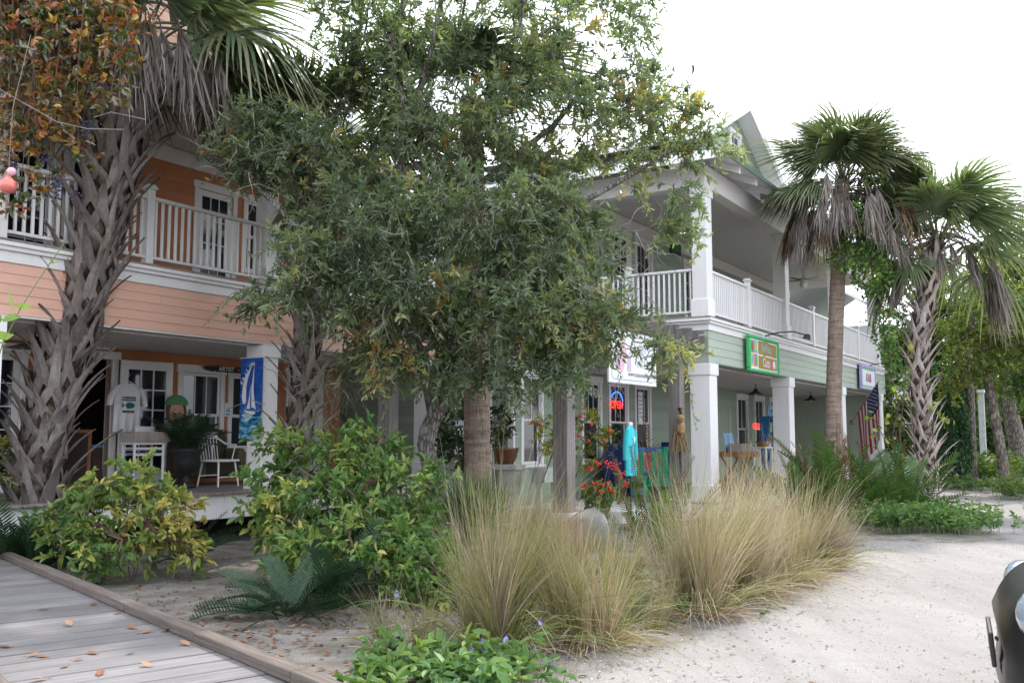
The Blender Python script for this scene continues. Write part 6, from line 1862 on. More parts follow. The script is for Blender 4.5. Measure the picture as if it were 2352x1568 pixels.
for k, (aa, bb, w, h, mt, lab) in enumerate(((9.62, 14.35, .55, .95, 'table', 'tall framed picture leaning inside the dark doorway'), (9.86, 14.22, .5, .7, 'blue', 'blue framed picture leaning in front, inside the dark doorway'))):
    t = thing('framed_picture', lab, 'picture', aa, bb, .755, R(-40))
    m = MB()
    for x0, x1, z0, z1 in ((-w / 2, w / 2, 0, .05), (-w / 2, w / 2, h - .05, h), (-w / 2, -w / 2 + .05, .05, h - .05), (w / 2 - .05, w / 2, .05, h - .05)): m.box(x0, x1, -.015, .015, z0, z1)
    m.build('frame', MAT[mt], t, (0, 0, 0), (R(-8), 0, 0)); MB().box(-w / 2 + .05, w / 2 - .05, -.004, .004, .05, h - .05).build('canvas', MAT['interior'], t, (0, 0, 0), (R(-8), 0, 0))
def barn_lamp(label, p, zc, r=.2):
    t = empty('barn_lamp', p, 0, label, 'lamp')
    MB().lathe([(.001, .16), (.05, .16), (.06, .10), (.12, .07), (r, 0), (r - .01, 0), (.11, .05), (.001, .06)], 20).build('lamp_shade', MAT['dark'], t, smooth=True)
    MB().tube(np.array([(0, 0, .15), (0, 0, zc - p[2])]), .012, 6).build('stem', MAT['dark'], t)
    spheres([(0, 0, .02)], .04, 8).build('bulb', MAT['paper'], t)
p = wbp(82, 748, 12.6); p[2] = 2.80; barn_lamp('dark barn lamp under the orange porch ceiling at the left edge', p, 3.03, .36)
p = wbp(1735, 872, 8.3); p[2] = 2.72; barn_lamp('dark barn lamp under the green porch ceiling below the green-framed sign', p, 3.0, .23)
p = wbp(1862, 895, 8.2); p[2] = 2.72; barn_lamp('dark barn lamp under the green porch ceiling beside the tall smooth palm', p, 3.0, .25)
a, b, z = ab(wbp(648, 972, 12.6))
t = thing('display_crate', 'small crate with a blue edge just right of the banner column', 'crate', a, 12.6, .757)
MB().cbox(-.16, .16, -.16, .16, 0, .95, .006).build('stand', MAT['table'], t); MB().cbox(-.2, .2, -.2, .2, .951, 1.0, .006).build('crate_top', MAT['blue'], t)
# pink glass ornament on a cord under the creeper
p = at(18, 424, 9.6)
t = empty('glass_ornament', p, 0, 'pink glass bird ornament hanging on a cord at the left edge', 'ornament')
MB().lathe([(.001, -.09), (.055, -.08), (.085, -.03), (.08, .03), (.04, .07), (.02, .10), (.001, .105)], 14).build('body', m_plain('pink_glass', (.62, .16, .13), .15, .7), t, smooth=True)
spheres([(.03, 0, .135)], .042, 10).build('head', MAT['pink'], t, smooth=True)
MB().tube(np.array([(0, 0, .10), (.01, 0, .8), (.0, .3, 1.7)]), .004, 4).build('cord', MAT['twig'], t)

# ------------------------------------------------------------------ ledge, pots and things under the pergola
t = thing('planter_ledge', 'low pale ledge on tapered supports behind the smooth palm', 'ledge', 14.5, 9.75, 0)
MB().cbox(-.16, .16, -.95, .95, 1.0, 1.10, .012).build('ledge_top', MAT['slab'], t)
for y in (-.72, .72):
    m = MB().cbox(-.11, .11, -.17, .17, 0, .999, .01); m.v[0][:, 1] *= np.where(m.v[0][:, 2] < .5, .72, 1.0); m.build('support', MAT['slab'], t, (0, y, 0))
a, b, z = ab(wbp(1158, 1060, 9.15))
t = thing('clay_pot', 'brown glazed pot standing on the end of the pale ledge', 'pot', 14.5, 9.12, 1.101)
MB().lathe([(.001, 0), (.14, 0), (.19, .10), (.215, .22), (.23, .25), (.23, .28), (.20, .28), (.19, .24), (.001, .22)], 18).build('pot_body', MAT['terracotta'], t, smooth=True)
MB().lathe([(.001, .225), (.185, .235)], 14).build('soil', MAT['interior'], t)
p = gat(1372, 16.2)
t = empty('geranium_pot', p, 0, 'brown pot of bright red geraniums in front of the painted bench', 'potted plant')
MB().lathe([(.001, 0), (.15, 0), (.20, .36), (.22, .36), (.22, .42), (.18, .42), (.17, .38), (.001, .38)], 18).build('pot', MAT['terracotta'], t, smooth=True)
lm = MB(); P = in_blob((0.05, 0, .60), (.34, .3, .24), 320, .3); leaves(lm, P, rng.normal(0, 1, P.shape) + [0, 0, .3], .08, .07, np.clip(rng.normal(.4, .2, 320), 0, 1), .1, .2, .5)
lm.build('foliage', MAT['shrub'], t)['kind'] = 'stuff'
for x, y in ((1395, 1065), (1375, 1068), (1418, 1078), (1355, 1075), (1430, 1088), (1368, 1112), (1388, 1108), (1340, 1115), (1378, 1128), (1402, 1125), (1438, 1112), (1408, 1070)):
    q0 = at(x, y, 16.0) - p
    spheres([q0 + rng.normal(0, .035, 3) for _ in range(9)], .020).build('flower_head', MAT['red'], t)['kind'] = 'stuff'
t = thing('planter_box', 'pale painted planter box on legs against the post, under the yellow-green plant', 'planter', 14.6, 8.35, 0)
MB().cbox(-.3, .3, -.14, .14, .80, 1.05, .01).build('trough', MAT['slab'], t)
for sx in (-1, 1): MB().cbox(sx * .26 - .03, sx * .26 + .03, -.05, .05, 0, .799, .005).build('leg', MAT['slab'], t)
p = gat(1345, 13.9)
t = empty('pale_boulder', p, 0, 'pale rounded boulder half hidden by the grass below the middle post', 'boulder')
u = np.linspace(0, 1, 9)
m = MB().lathe([(max(.001, .33 * math.sin(k / 8 * math.pi)), .26 - .30 * math.cos(k / 8 * math.pi)) for k in range(9)], 14)
m.v[0] *= 1 + .10 * np.sin(m.v[0][:, :1] * 9) * np.cos(m.v[0][:, 1:2] * 8); m.build('stone', MAT['stone'], t, smooth=True)

# hanging white sign
SA0, SA1 = 14.72, 16.72
t = thing('hanging_sign', 'big white hanging sign with pink figure and grey script, half hidden by oak leaves', 'sign', (SA0 + SA1) / 2, 7.215, 2.50)
w = SA1 - SA0; h = .92
MB().cbox(-w / 2, w / 2, -.02, .02, 0, h, .006).build('board', MAT['paper'], t)
m = MB()
bz, bx = .07, w / 2 - .10
for p0, p1 in (((-bx + .08, bz), (bx - .08, bz)), ((bx, bz + .08), (bx, h - bz - .08)), ((bx - .08, h - bz), (-bx + .08, h - bz)), ((-bx, h - bz - .08), (-bx, bz + .08))):
    m.tube(np.array([(p0[0], -.022, p0[1]), (p1[0], -.022, p1[1])]), .006, 4)
for sx in (-1, 1):
    for sz, zc in ((-1, bz + .08), (1, h - bz - .08)):
        m.tube(np.array([(sx * (bx - .08) + sx * .08 * math.cos(k / 6 * math.pi / 2), -.022, zc + sz * .08 * math.sin(k / 6 * math.pi / 2)) for k in range(7)]), .006, 4)
m.build('border_line', MAT['greyink'], t)
MB().prism([(-.52, .18), (-.46, .22), (-.33, .42), (-.31, .58), (-.40, .70), (-.52, .72), (-.60, .60), (-.60, .40), (-.57, .25)], -.026, -.021, 'y').build('pink_figure', MAT['pink'], t)
for k, x in enumerate((-.72, -.68, -.64, -.26, -.22, -.17, -.13)): MB().box(x - .009, x + .009, -.025, -.021, .22, .5 + .03 * (k % 3)).build('hanging_drape', MAT['lilac'] if k % 2 else MAT['pink'], t)
MB().prism([(-.50, .76), (-.42, .74), (-.38, .82), (-.46, .87)], -.025, -.021, 'y').build('pink_figure', MAT['pink'], t)
text('lettering', 'ullery', .30, MAT['greyink'], t, (.36, -.022, .66), (R(90), 0, 0), .001, .35, bold=-.004)
text('lettering', 'inde', .30, MAT['greyink'], t, (.36, -.022, .40), (R(90), 0, 0), .001, .35, bold=-.004)
text('lettering', 'WWW.EXERSONEMANDE.COM', .085, MAT['ink'], t, (.36, -.022, .165), (R(90), 0, 0), .001)
for x in (-w / 2 + .2, w / 2 - .2): MB().tube(np.array([(x, 0, h), (x, .0, h + .06)]), .006, 5).build('hook', MAT['dark'], t)

# neon OPEN signs
def neon(label, p, size, arc):
    t = empty('open_sign', p, RZ, label, 'neon sign')
    text('lettering', 'OPEN', size, MAT['neonred'], t, (0, 0, 0), (R(90), 0, 0), .008, sx=.95, bold=size * .004)
    if arc: MB().tube(np.array([(size * 1.25 * math.cos(R(150 - k * 15)) + .0, 0, size * .25 + size * .95 * math.sin(R(150 - k * 15))) for k in range(12)]), size * .055, 6).build('blue_arc', MAT['neonblue'], t)
    MB().tube(np.array([(0, .02, size * 1.2), (0, .02, size * 1.9)]), .004, 4).build('cord', MAT['dark'], t)
p = wbp(1417, 930, 9.90); neon('red neon OPEN sign with a blue arc in the window behind the tunic', p, .26, True)
p = wbp(1737, 979, 9.0); neon('small red neon OPEN sign among the goods on the right porch', p, .25, False)
p = wbp(1471, 935, 9.93)
t = empty('paper_notice', p, RZ, 'white paper notice taped inside the window right of the neon sign', 'notice')
MB().box(-.13, .13, -.004, .0, -.42, .38).build('sheet', MAT['paper'], t)
for k in range(6): MB().box(-.10, .10, -.006, -.0045, .25 - k * .1, .28 - k * .1).build('print_line', MAT['greyink'], t)

# painted bench
t = thing('painted_bench', 'blue and salmon painted bench lettered SHOP with a navy end panel, below the windows', 'bench', 20.9, 9.25, .22)
L = 3.2
MB().cbox(-L / 2 + .04, L / 2 - .04, -.25, .25, .40, .45, .01).build('seat', MAT['redp'], t)
MB().cbox(-L / 2 + .04, L / 2 - .04, .25, .29, .50, 1.02, .008).build('backrest', MAT['salmon'], t)
for z0, z1 in ((.46, .56), (.98, 1.10)): MB().cbox(-L / 2 + .04, L / 2 - .04, .235, .30, z0, z1, .008).build('back_rail', MAT['blue'], t)
for s in (-1, 1): MB().cbox(s * L / 2 - .035, s * L / 2 + .035, -.30, .32, 0, 1.22, .012).build('end_panel', MAT['navy'], t)
MB().cbox(-L / 2 + .04, L / 2 - .04, -.25, -.21, .05, .39, .008).build('front_board', MAT['teal'], t)
text('lettering', 'SHOP', .36, MAT['blue'], t, (-.85, .247, .77), (R(90), 0, 0), .002)
MB().lathe([(.001, 0), (.19, 0)], 16).build('round_spot', MAT['hotpink'], t, (.55, .245, .76), (R(90), 0, 0))
# turquoise tunic on a stand
p = at(1447, 975, 16.9)
t = empty('tunic_stand', np.array([p[0], p[1], 0]), RZ, 'long turquoise tunic displayed on a thin stand in front of the painted bench', 'clothing')
o = shirt_mesh(.34, .88, .16, .52, .07).build('tunic', MAT['turq'], t, (0, 0, p[2]), smooth=True)
MB().tube(np.array([(0, 0, 0), (0, 0, p[2] + .02)]), .013, 6).build('pole', MAT['dark'], t)
MB().lathe([(.001, 0), (.22, 0), (.22, .02), (.02, .035)], 16).build('stand_base', MAT['dark'], t)
MB().lathe([(.001, 0), (.05, 0), (.045, .07), (.001, .08)], 10).build('neck_form', MAT['paper'], t, (0, 0, p[2] - .03), smooth=True)
m = MB()
for s in (-1, 1):
    for k in range(11):
        z = p[2] - .30 - k * .045; m.tube(np.array([(0, -.078, z), (s * .10, -.066, z - .07)]), .006, 4)
m.build('leaf_print', MAT['teal'], t)
MB().prism([(-.05, -.22), (.05, -.22), (0, -.33)], -.085, -.078, 'y').build('neck_print', MAT['paper'], t, (0, 0, p[2]))
# green plastic chairs
def adirondack(label, a, b, rz):
    t = thing('adirondack_chair', label, 'chair', a, b, .22, rz)
    for k in range(5):
        x = -.24 + k * .12; h = (.82, .92, .96, .92, .82)[k]
        m = MB().cbox(x - .052, x + .052, -.012, .012, 0, h, .008); m.build('back_slat', MAT['greenp'], t, (0, .22, .25), (R(-20), 0, 0))
    for k in range(4): link('seat_slat', boxmesh('seat_slat', .54, .10, .022, .006), MAT['greenp'], t, (0, -.24 + k * .12, .40 - k * .035), (R(-15), 0, 0))
    for s in (-1, 1):
        MB().cbox(s * .36 - .065, s * .36 + .065, -.38, .34, .56, .585, .01).build('arm', MAT['greenp'], t)
        MB().cbox(s * .31 - .02, s * .31 + .02, -.33, -.23, 0, .56, .006).build('leg', MAT['greenp'], t)
        m = MB().cbox(s * .28 - .015, s * .28 + .015, -.32, .45, .0, .12, .006); m.v[0][:, 2] += np.where(m.v[0][:, 1] < 0, .28, 0); m.build('leg', MAT['greenp'], t)
adirondack('green slatted garden chair left of the right pergola post', 19.1, 8.8, R(-60))
adirondack('green slatted garden chair tucked against the corner column', 17.9, 7.6, R(-75))
# carved figure on the post
p = at(1562, 1000, 18.4)
t = empty('carved_bird', np.array([p[0], p[1], 0]), RZ, 'carved pale wood bird ornament with long shavings fixed to the right pergola post', 'ornament')
z0 = p[2]
MB().tube(np.array([(0, 0, 0.05), (0, 0, z0 - .1)]), .025, 7).build('stake', MAT['dark'], t)
MB().tube(np.array([(0, 0, z0 - .30), (.02, 0, z0 - .05), (-.01, -.02, z0 + .15), (-.04, -.04, z0 + .28)]), [.07, .06, .09, .05], 9).build('body', MAT['driftwood'], t, smooth=True)
MB().tube(np.array([(-.05, -.03, z0 + .26), (-.08, -.05, z0 + .38), (-.06, -.04, z0 + .50), (-.0, -.02, z0 + .53)]), [.06, .07, .06, .015], 8).build('head', MAT['driftwood'], t, smooth=True)
spheres([(-.10, -.06, z0 + .06)], .06, 9).build('round_belly', MAT['table'], t)
m = MB(); n = 60
blades(m, np.array([0, 0, z0 + .1]) + rng.normal(0, .05, (n, 3)), rng.normal(0, .18, (n, 3)) + [0, 0, -1], rng.uniform(.25, .5, n), .02, .5, .1, 3, .5); m.build('wood_shavings', MAT['driftwood'], t)['kind'] = 'stuff'

# ------------------------------------------------------------------ right porch display
FZ = .30
a, b, z = ab(wbp(1697, 1032, 7.9))
t = thing('folding_table', 'brown slatted wooden folding table with crossed legs on the right porch', 'table', a, 7.95, FZ)
TZ = .86
for k in range(7): link('slat', boxmesh('slat', 1.25, .075, .022, .004), MAT['table'], t, (0, -.30 + k * .10, TZ + .03))
for sy in (-1, 1): MB().cbox(-.66, .66, sy * .35 - .02, sy * .35 + .02, TZ - .09, TZ + .05, .006).build('apron', MAT['table'], t)
for sx in (-1, 1): MB().cbox(sx * .65 - .02, sx * .65 + .02, -.329, .329, TZ - .08, TZ + .045, .006).build('apron', MAT['table'], t)
for sx in (-1, 1):
    for s in (-1, 1): MB().tube(np.array([(sx * .55, s * .30, 0), (sx * .5, -s * .26, TZ - .02)]), .026, 4).build('leg', MAT['table'], t)
t = thing('wooden_tray', 'pale wooden box tray on the brown folding table', 'box', a + .15, 7.90, FZ + TZ + .042)
m = MB().box(-.42, .42, -.16, -.14, 0, .2).box(-.42, .42, .14, .16, 0, .2).box(-.42, -.40, -.14, .14, 0, .2).box(.40, .42, -.14, .14, 0, .2).box(-.40, .40, -.14, .14, 0, .015); m.build('tray_body', MAT['wicker'], t)
t = thing('beach_painting', 'small unframed blue seaside painting propped behind the wooden tray', 'picture', a + .25, 8.22, FZ + TZ + .045)
MB().box(-.36, .36, -.012, .012, 0, .46).build('canvas', MAT['sky_blue'], t, rot=(R(-6), 0, 0)); MB().prism([(-.1, .03), (.02, .2), (.14, .16), (.2, .03)], -.018, -.0125, 'y').build('painted_shell', MAT['wicker'], t, rot=(R(-6), 0, 0))
t = thing('red_chair', 'red wooden chair with a pierced back behind the folding table', 'chair', a + .05, 8.75, FZ)
MB().cbox(-.25, .25, -.22, .22, .43, .47, .008).build('seat', MAT['orangep'], t)
for sx in (-1, 1):
    MB().cbox(sx * .24 - .025, sx * .24 + .025, .20, .24, 0, 1.32, .006).build('back_post', MAT['orangep'], t); MB().cbox(sx * .23 - .022, sx * .23 + .022, -.21, -.17, 0, .429, .006).build('leg', MAT['orangep'], t)
for z0, z1 in ((1.22, 1.36), (1.02, 1.08)): MB().cbox(-.214, .214, .205, .235, z0, z1, .006).build('back_rail', MAT['orangep'], t)
for k in range(3): MB().box(-.15 + k * .15 - .025, -.15 + k * .15 + .025, .21, .23, 1.081, 1.219).build('back_slat', MAT['orangep'], t)
p = wbp(1752, 1030, 8.3); a2 = ab(p)[0]
t = thing('white_stand', 'narrow white display stand right of the folding table', 'table', a2, 8.3, FZ)
MB().cbox(-.30, .30, -.2, .2, .95, .99, .005).build('stand_top', MAT['white'], t)
for sx in (-1, 1):
    for sy in (-1, 1): link('leg', boxmesh('stand_leg', .045, .045, .95, .004), MAT['white'], t, (sx * .27, sy * .17, .475))
link('shelf', boxmesh('stand_shelf', .5, .36, .02, .003), MAT['white'], t, (0, 0, .28))
t = thing('brown_bowl', 'brown bowl on the narrow white display stand', 'bowl', a2 - .1, 8.25, FZ + .991)
MB().lathe([(.001, 0), (.12, 0), (.22, .15), (.205, .15), (.11, .02), (.001, .02)], 16).build('bowl_body', MAT['table'], t, smooth=True)
t = thing('shell_box', 'lilac box beside the brown bowl on the white stand', 'box', a2 + .19, 8.25, FZ + .991); MB().cbox(-.1, .1, -.1, .1, 0, .11, .006).build('box_body', MAT['lilac'], t)
p = wbp(1768, 1010, 9.2); a3 = ab(p)[0]
t = thing('display_rack', 'tall rack of blue and red souvenirs behind the second porch column', 'rack', a3, 9.2, FZ)
for sx in (-1, 1): MB().cbox(sx * .45 - .02, sx * .45 + .02, -.15, .15, 0, 1.9, .006).build('side_panel', MAT['blue'], t)
for k in range(5): link('shelf', boxmesh('rack_shelf', .86, .3, .02, .003), MAT['blue'], t, (0, 0, .15 + k * .42))
for i in range(24):
    c_ = ('sky_blue', 'redp', 'teal', 'orangep', 'lilac', 'yellow')[int(rng.integers(0, 6))]
    k = i % 4; x = -.36 + (i // 4) * .145
    o = thing('souvenir', f'{["pale blue","red","teal","orange red","lilac","yellow"][("sky_blue","redp","teal","orangep","lilac","yellow").index(c_)]} souvenir, {["first","second","third","fourth","fifth","sixth"][i // 4]} from left on the {["lowest","second","third","topmost"][k]} shelf of the rack', 'souvenir', a3 + x, 9.12, FZ + .162 + k * .42, 0, 'souvenirs on the rack')
    MB().cbox(-.055, .055, -.05, .05, 0, rng.uniform(.12, .32), .01).build('souvenir_body', MAT[c_], o)
t = thing('shop_board', 'blue board sign with dark lettering above the souvenir rack', 'sign', a3 + .05, 9.15, FZ + 1.92)
MB().prism([(-.4, .02), (.45, 0), (.47, .25), (.3, .34), (-.3, .32), (-.42, .2)], -.02, .02, 'y').build('board', MAT['sky_blue'], t); text('lettering', 'SHELLS', .16, MAT['ink'], t, (.05, -.023, .14), (R(90), 0, 0), .001)
a, b, z = ab(wbp(1832, 1020, 9.2))
t = thing('deck_chair', 'red folded deck chair leaning right of the second porch column', 'chair', a, 9.2, FZ)
for sx in (-1, 1): MB().tube(np.array([(sx * .25, -.25, 0), (sx * .25, .3, 1.15)]), .022, 5).build('side_rail', MAT['orangep'], t)
for k in range(8): MB().cbox(-.25, .25, -.012, .012, -.04, .04, .004).build('slat', MAT['redp'], t, (0, -.18 + k * .06, .15 + k * .125), (R(-26), 0, 0))
t = thing('fire_alarm', 'small red alarm box on the green porch wall behind the corner column', 'alarm', *ab(wbp(1666, 884, 9.9))[:1], 9.96, ab(wbp(1666, 884, 9.96))[2])
MB().cbox(-.10, .10, -.06, 0, -.12, .12, .01).build('box_body', MAT['redp'], t); MB().lathe([(.001, 0), (.05, 0), (.05, .012), (.001, .014)], 12).build('horn', MAT['paper'], t, (0, -.06, 0), (R(90), 0, 0))
a, b, z = ab(wbp(1551, 572, 9.95))
t = thing('exit_sign', 'dark framed green exit sign on the upstairs wall', 'sign', a, 9.965, z)
MB().cbox(-.34, .34, -.05, 0, -.16, .16, .01).build('case', MAT['dark'], t); text('lettering', 'EXIT', .22, MAT['framegreen'], t, (0.02, -.053, 0), (R(90), 0, 0), .001)
p = wbp(1845, 634, 8.3)
t = empty('ceiling_fan', (p[0], p[1], 6.56), RZ, 'white ceiling fan with a round lamp under the upper balcony ceiling', 'fan')
MB().lathe([(.001, .0), (.10, .0), (.13, .06), (.10, .13), (.02, .15), (.02, .40), (.06, .42)], 16).build('motor', MAT['beige'], t, smooth=True)
spheres([(0, 0, -.09)], .11, 12).build('lamp_globe', MAT['paper'], t, smooth=True)
for k in range(5):
    o = MB().cbox(.12, .68, -.065, .065, -.006, .006, .004); o.build('blade', MAT['deckwood'], t, (0, 0, .06), (R(8), 0, k * 2 * math.pi / 5 + .3))

# signs on the green fascia
t = thing('shop_sign', 'bright green framed sign with olive panel and fruit squares on the green fascia', 'sign', 21.35, 6.6, 2.98)
w, h = 2.15, .80
MB().cbox(-w / 2 + .03, w / 2 - .03, -.02, .03, .03, h - .03, .004).build('panel', MAT['paper'], t)
m = MB()
for x0, x1, z0, z1 in ((-w / 2, w / 2, 0, .07), (-w / 2, w / 2, h - .07, h), (-w / 2, -w / 2 + .07, .071, h - .071), (w / 2 - .07, w / 2, .071, h - .071)): m.cbox(x0, x1, -.06, .04, z0, z1, .02)
m.build('frame', MAT['framegreen'], t)
MB().prism([(-.40, .42), (.95, .40), (.95, .69), (.6, .69), (.2, .72), (-.40, .70)], -.026, -.021, 'y').build('olive_panel', MAT['olive'], t)
MB().prism([(-.40, .10), (.95, .10), (.95, .37), (-.40, .38)], -.026, -.021, 'y').build('olive_panel', MAT['olive'], t)
fr = [(-.95, .42, 'framegreen', 'redp'), (-.70, .43, 'sky_blue', 'yellow'), (-.95, .13, 'yellow', 'sky_blue'), (-.70, .13, 'hotpink', 'framegreen')]
for x, z_, bgc, fc in fr:
    MB().box(x, x + .22, -.030, -.022, z_, z_ + .27).build('picture_square', MAT[bgc], t)
    MB().prism([(x + .11 + .07 * math.cos(k / 8 * 6.283), z_ + .135 + .10 * math.sin(k / 8 * 6.283)) for k in range(8)], -.034, -.0305, 'y').build('fruit', MAT[fc], t)
text('lettering', 'FinPop', .27, MAT['greyink'], t, (.16, -.027, .56), (R(90), 0, 0), .001, bold=.006)
text('lettering', 'to', .12, MAT['ink'], t, (.02, -.027, .40), (R(90), 0, 0), .001)
text('lettering', 'Cuts', .27, MAT['pink'], t, (.16, -.027, .24), (R(90), 0, 0), .001, bold=.012)
MB().prism([(.72 + .15 * math.cos(k / 10 * 6.283), .23 + .13 * math.sin(k / 10 * 6.283)) for k in range(10)], -.031, -.0265, 'y').build('round_badge', MAT['hotpink'], t)
MB().prism([(.72 + .09 * math.cos(k / 10 * 6.283), .23 + .09 * math.sin(k / 10 * 6.283)) for k in range(10)], -.034, -.0315, 'y').build('badge_face', MAT['paper'], t)
t = thing('shop_sign', 'white sign in a lilac frame with small coloured figures, farther along the green fascia', 'sign', 32.3, 6.6, 3.05)
w, h = 2.1, .78
MB().cbox(-w / 2 + .03, w / 2 - .03, -.02, .03, .03, h - .03, .004).build('panel', MAT['paper'], t)
m = MB()
for x0, x1, z0, z1 in ((-w / 2, w / 2, 0, .08), (-w / 2, w / 2, h - .08, h), (-w / 2, -w / 2 + .09, .081, h - .081), (w / 2 - .09, w / 2, .081, h - .081)): m.cbox(x0, x1, -.05, .04, z0, z1, .008)
m.build('frame', MAT['lilac'], t)
for z_ in (.10, h - .14): MB().box(-w / 2 + .1, w / 2 - .1, -.026, -.021, z_, z_ + .035).build('green_line', MAT['framegreen'], t)
for k, c_ in enumerate(('teal', 'lilac', 'orangep', 'hotpink', 'navy')): MB().prism([(-.34 + k * .15, .26), (-.22 + k * .15, .26), (-.24 + k * .15, .52), (-.31 + k * .15, .52)], -.027, -.021, 'y').build('figure', MAT[c_], t)
def gooseneck(label, a, z, reach):
    t = thing('sign_lamp', label, 'lamp', a, 6.6, z)
    MB().tube(np.array([(0, 0, 0), (.0, -.3, .06), (reach * .5, -.62, .08), (reach, -.85, .0)]), .016, 6).build('arm', MAT['dark'], t)
    MB().lathe([(.001, .13), (.05, .12), (.10, 0), (.09, 0), (.001, .06)], 12).build('lamp_shade', MAT['dark'], t, (reach, -.87, -.10), (R(20), 0, 0))
    MB().cbox(-.05, .05, -.0, .05, -.06, .06, .008).build('wall_plate', MAT['paper'], t)
gooseneck('black gooseneck lamp arm over the bright green framed sign', 21.5, 3.84, .25)
gooseneck('black gooseneck lamp arm over the lilac framed sign', 32.5, 3.84, .2)

# flag on its pole
p0 = W(29.15, 6.46, 1.98)
tip = at(2018, 876, 26.6)
t = empty('flag', p0, 0, 'American flag hanging from an angled wooden pole on the third porch column', 'flag')
MB().tube(np.array([(0, 0, 0), tip - p0]), .018, 7).build('pole', MAT['table'], t)
MB().cbox(-.05, .05, -.05, .05, -.07, .07, .01).build('bracket', MAT['dark'], t)
d = tip - p0; Ld = np.linalg.norm(d); d = d / Ld
hoist = 1.4; s1 = Ld - .05; s0 = s1 - hoist; fly = 1.7
ns, nt = 39, 24
v, tn = [], []
hd = nrm(np.array([d[0], d[1], 0])); pr = np.array([-hd[1], hd[0], 0])
def flagpt(f, g):
    q = d * (s0 + hoist * f)
    gather = .05 * g
    q = q - hd * (hoist * .55 * (f - .5) * gather) + hd * .10 * g
    q = q + pr * (.05 * math.sin(f * 9 + g * 2) * g) - np.array([0, 0, 1]) * fly * g * .92
    return q
for i in range(ns + 1):
    for j in range(nt + 1):
        v.append(flagpt(i / ns, j / nt))
qr, qw, qb = [], [], []
for i in range(ns):
    st = i * 13 // ns
    for j in range(nt):
        f4 = (i * (nt + 1) + j, i * (nt + 1) + j + 1, (i + 1) * (nt + 1) + j + 1, (i + 1) * (nt + 1) + j)
        if st >= 6 and j < nt * .4: qb.append(f4)
        elif st % 2 == 0: qr.append(f4)
        else: qw.append(f4)
MAT['flagred'] = m_plain('flag_red', (.42, .03, .035), .8, .1); MAT['flagblue'] = m_plain('flag_blue', (.02, .03, .15), .8, .1)
for nm, q, mt in (('red_stripes', qr, 'flagred'), ('white_stripes', qw, 'cloth_white'), ('canton', qb, 'flagblue')):
    MB().add(v, q).build(nm, MAT[mt], t)
m = MB()
for r_ in range(9):
    for c_ in range(6 if r_ % 2 == 0 else 5):
        f = .50 + .44 * (r_ + .5) / 9; g = .4 * (c_ + (.5 if r_ % 2 == 0 else 1.0)) / 6
        cpt = flagpt(f, g); ex = nrm(flagpt(f + .02, g) - cpt); ey = nrm(flagpt(f, g + .02) - cpt); no = nrm(np.cross(ex, ey))
        for sg in (-1, 1):
            pts = [cpt + no * .008 * sg + (ex * math.cos(k * math.pi / 5) + ey * math.sin(k * math.pi / 5)) * (.03 if k % 2 == 0 else .013) for k in range(10)]
            m.add([cpt + no * .008 * sg] + pts, tris=[(0, 1 + k, 1 + (k + 1) % 10) for k in range(10)])
m.build('stars', MAT['cloth_white'], t)

# white house beyond the balcony's far end
NB = Bld('white_house', 42.0, 7.5, 'pale white clapboard house beyond the far end of the green building', 'house')
NB.box('wall', MAT['slab'], 42.0, 50.0, 7.6, 14.0, 0, 6.2, 0)
clap(NB, 's', 7.6, 14.0, 41.998, .2, 6.1, [], MAT['slab'], .30)
m = MB().slab([(41.4, 6.9, 6.2), (50.6, 6.9, 6.2), (50.6, 10.8, 8.6), (41.4, 10.8, 8.6)], .12); m.slab([(41.4, 10.8, 8.6), (50.6, 10.8, 8.6), (50.6, 14.7, 6.2), (41.4, 14.7, 6.2)], .12)
m.v = [x - np.array([42.0, 7.5, 0]) for x in m.v]; NB.mb('roof', m, MAT['metalroof'])
window(NB, 's', 9.0, 10.0, 41.99, 3.8, 5.2, cols=2, split=.5)
t = thing('white_post', 'white wooden post standing beside the path behind the ivy column', 'post', *ab(gat(2262, 34))[:2], 0)
MB().cbox(-.10, .10, -.10, .10, 0, 3.1, .01).build('post_shaft', MAT['slab'], t); MB().cbox(-.13, .13, -.13, .13, 3.101, 3.2, .01).build('post_cap', MAT['white'], t)

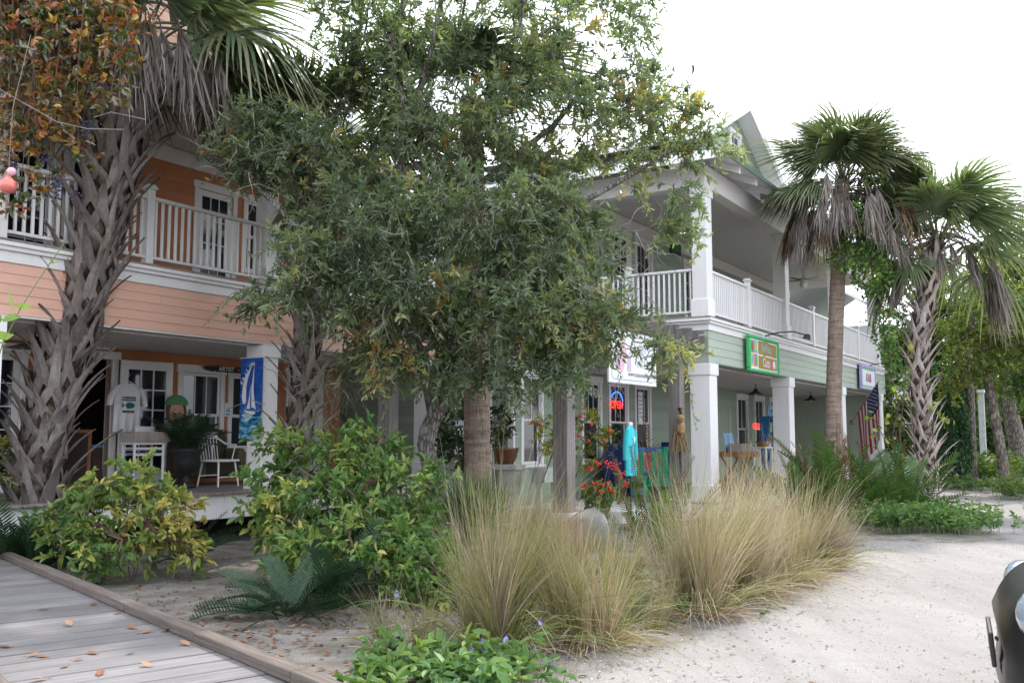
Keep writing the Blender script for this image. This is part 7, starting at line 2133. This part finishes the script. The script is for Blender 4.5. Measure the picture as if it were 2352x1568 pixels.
# ------------------------------------------------------------------ dark car nosing in at the lower right
def car():
    hd_ = R(155.5)
    fx, fy = math.cos(hd_), math.sin(hd_)
    nose = np.array([2.67, 5.48, 0])
    L = 4.5
    c = nose - np.array([fx, fy, 0]) * L / 2
    t = empty('parked_car', (c[0], c[1], 0), hd_, 'glossy black car nosing into the picture at the lower right corner', 'car')
    nt_ = NT('black_car_paint')
    MATC = nt_.done(nt_.princ((0.010, 0.010, 0.011), .30, None, .28))
    xs = [0.0, .05, .14, .3, .6, 1.0, 1.5, 2.2, 3.0, 3.8, 4.2, 4.42, 4.5]
    hw = [.60, .74, .81, .86, .89, .91, .91, .91, .91, .89, .84, .74, .60]
    zt = [.64, .76, .85, .925, .985, 1.02, 1.05, 1.06, 1.06, 1.06, 1.04, .98, .88]
    zb = [.32, .26, .23, .21, .20, .20, .20, .20, .20, .21, .24, .30, .36]
    X = np.concatenate([np.linspace(0, .4, 12), np.linspace(.5, 4.0, 14), np.linspace(4.1, 4.5, 8)])
    hw, zt, zb = (np.interp(X, xs, q_) for q_ in (hw, zt, zb))
    for _ in range(1):
        for q_ in (hw, zt, zb): q_[1:-1] = (q_[:-2] + 2 * q_[1:-1] + q_[2:]) / 4
    xs = X
    n = 32; v = []
    for x, w, a_, b_ in zip(xs, hw, zt, zb):
        for k in range(n):
            an = k / n * 6.2832; cx, cz = math.cos(an), math.sin(an)
            e = .45
            px = w * math.copysign(abs(cx) ** e, cx); pz = (a_ + b_) / 2 + (a_ - b_) / 2 * math.copysign(abs(cz) ** (.55), cz)
            v.append((L / 2 - x - .11 * (abs(px) / .9) ** 3 * (1 if x < 1 else 0), px, pz))
    q = [(i * n + k, i * n + (k + 1) % n, (i + 1) * n + (k + 1) % n, (i + 1) * n + k) for i in range(len(xs) - 1) for k in range(n)]
    tr = [(0, k, k + 1) for k in range(1, n - 1)] + [((len(xs) - 1) * n, (len(xs) - 1) * n + k + 1, (len(xs) - 1) * n + k) for k in range(1, n - 1)]
    body = MB().add(v, [f[::-1] for f in q], tr).build('body', MATC, t, smooth=True)
    cab = [(1.15, 1.02, .80), (1.9, 1.38, .64), (2.6, 1.45, .62), (3.4, 1.36, .62), (4.1, .97, .74)]
    v = []
    for x, z, w in cab: v += [(L / 2 - x, -.80, .94), (L / 2 - x, -w, z), (L / 2 - x, w, z), (L / 2 - x, .80, .94)]
    q = [(4 * i + k, 4 * i + k + 1, 4 * i + 5 + k, 4 * i + 4 + k) for i in range(4) for k in range(3)]
    MB().add(v, q).build('cabin_glass', MAT['glass'], t)
    m = MB().slab([(L / 2 - 1.9, -.63, 1.40), (L / 2 - 1.9, .63, 1.40), (L / 2 - 3.4, .62, 1.385), (L / 2 - 3.4, -.62, 1.385)][::-1], -.03); m.build('roof', MATC, t)
    for s in (-1, 1):
        for x in (.85, 3.65):
            w_ = MB().lathe([(.20, -.10), (.31, -.10), (.33, -.06), (.33, .06), (.31, .10), (.20, .10)], 24).build('wheel', MAT['rubber'], t, (L / 2 - x, s * .80, .33), (R(90), 0, 0), smooth=True)
            link('rim', MB().lathe([(.001, .05), (.06, .07), (.19, .04), (.20, .10), (.19, -.1)], 16).mesh('rim'), m_alloy, w_, (0, 0, -.0 if s < 0 else 0), (0 if s < 0 else math.pi, 0, 0))
        h_ = MB().lathe([(max(.001, .16 * math.sin(k / 8 * math.pi)), -.11 * math.cos(k / 8 * math.pi)) for k in range(9)], 16).build('headlight', m_lens, t, (L / 2 - .17, s * .63, .73), (0, R(80), 0), smooth=True)
        h_.scale = (.75, 1.25, .8)
        for k in range(2): spheres([(L / 2 - .16 - .04 * k, s * (.60 + .09 * k), .745)], .045, 10).build('lamp_reflector', m_alloy, t, smooth=True)
        MB().cbox(-.05, .05, -.10, .10, -.07, .07, .02).build('mirror', MATC, t, (L / 2 - 1.55, s * 1.0, .98))
        MB().lathe([(.001, 0), (.05, .0), (.05, .03), (.001, .04)], 12).build('fog_lamp', m_lens, t, (L / 2 - .13, s * .58, .40), (0, R(80), R(s * 14)))
        MB().tube(np.array([(L / 2 - .02 - .14 * (k / 8) ** 2, s * (.38 + .045 * k), .42 - .02 * k + .0025 * k * k) for k in range(9)]), .010, 5).build('bumper_crease', MATC, t)
    MB().cbox(-.012, .012, -.26, .26, -.09, .09, .006).build('plate_holder', MAT['dark'], t, (L / 2 + .016, 0, .47), (0, R(4), 0))
m_alloy = m_plain('bright_alloy', (.35, .36, .38), .2, .5, .05, 1.0)
def _lens():
    t = NT('headlamp_lens'); return t.done(t.princ((.22, .27, .33), .06, None, .8, **{'Coat Weight': 1.0}))
m_lens = _lens()
car()
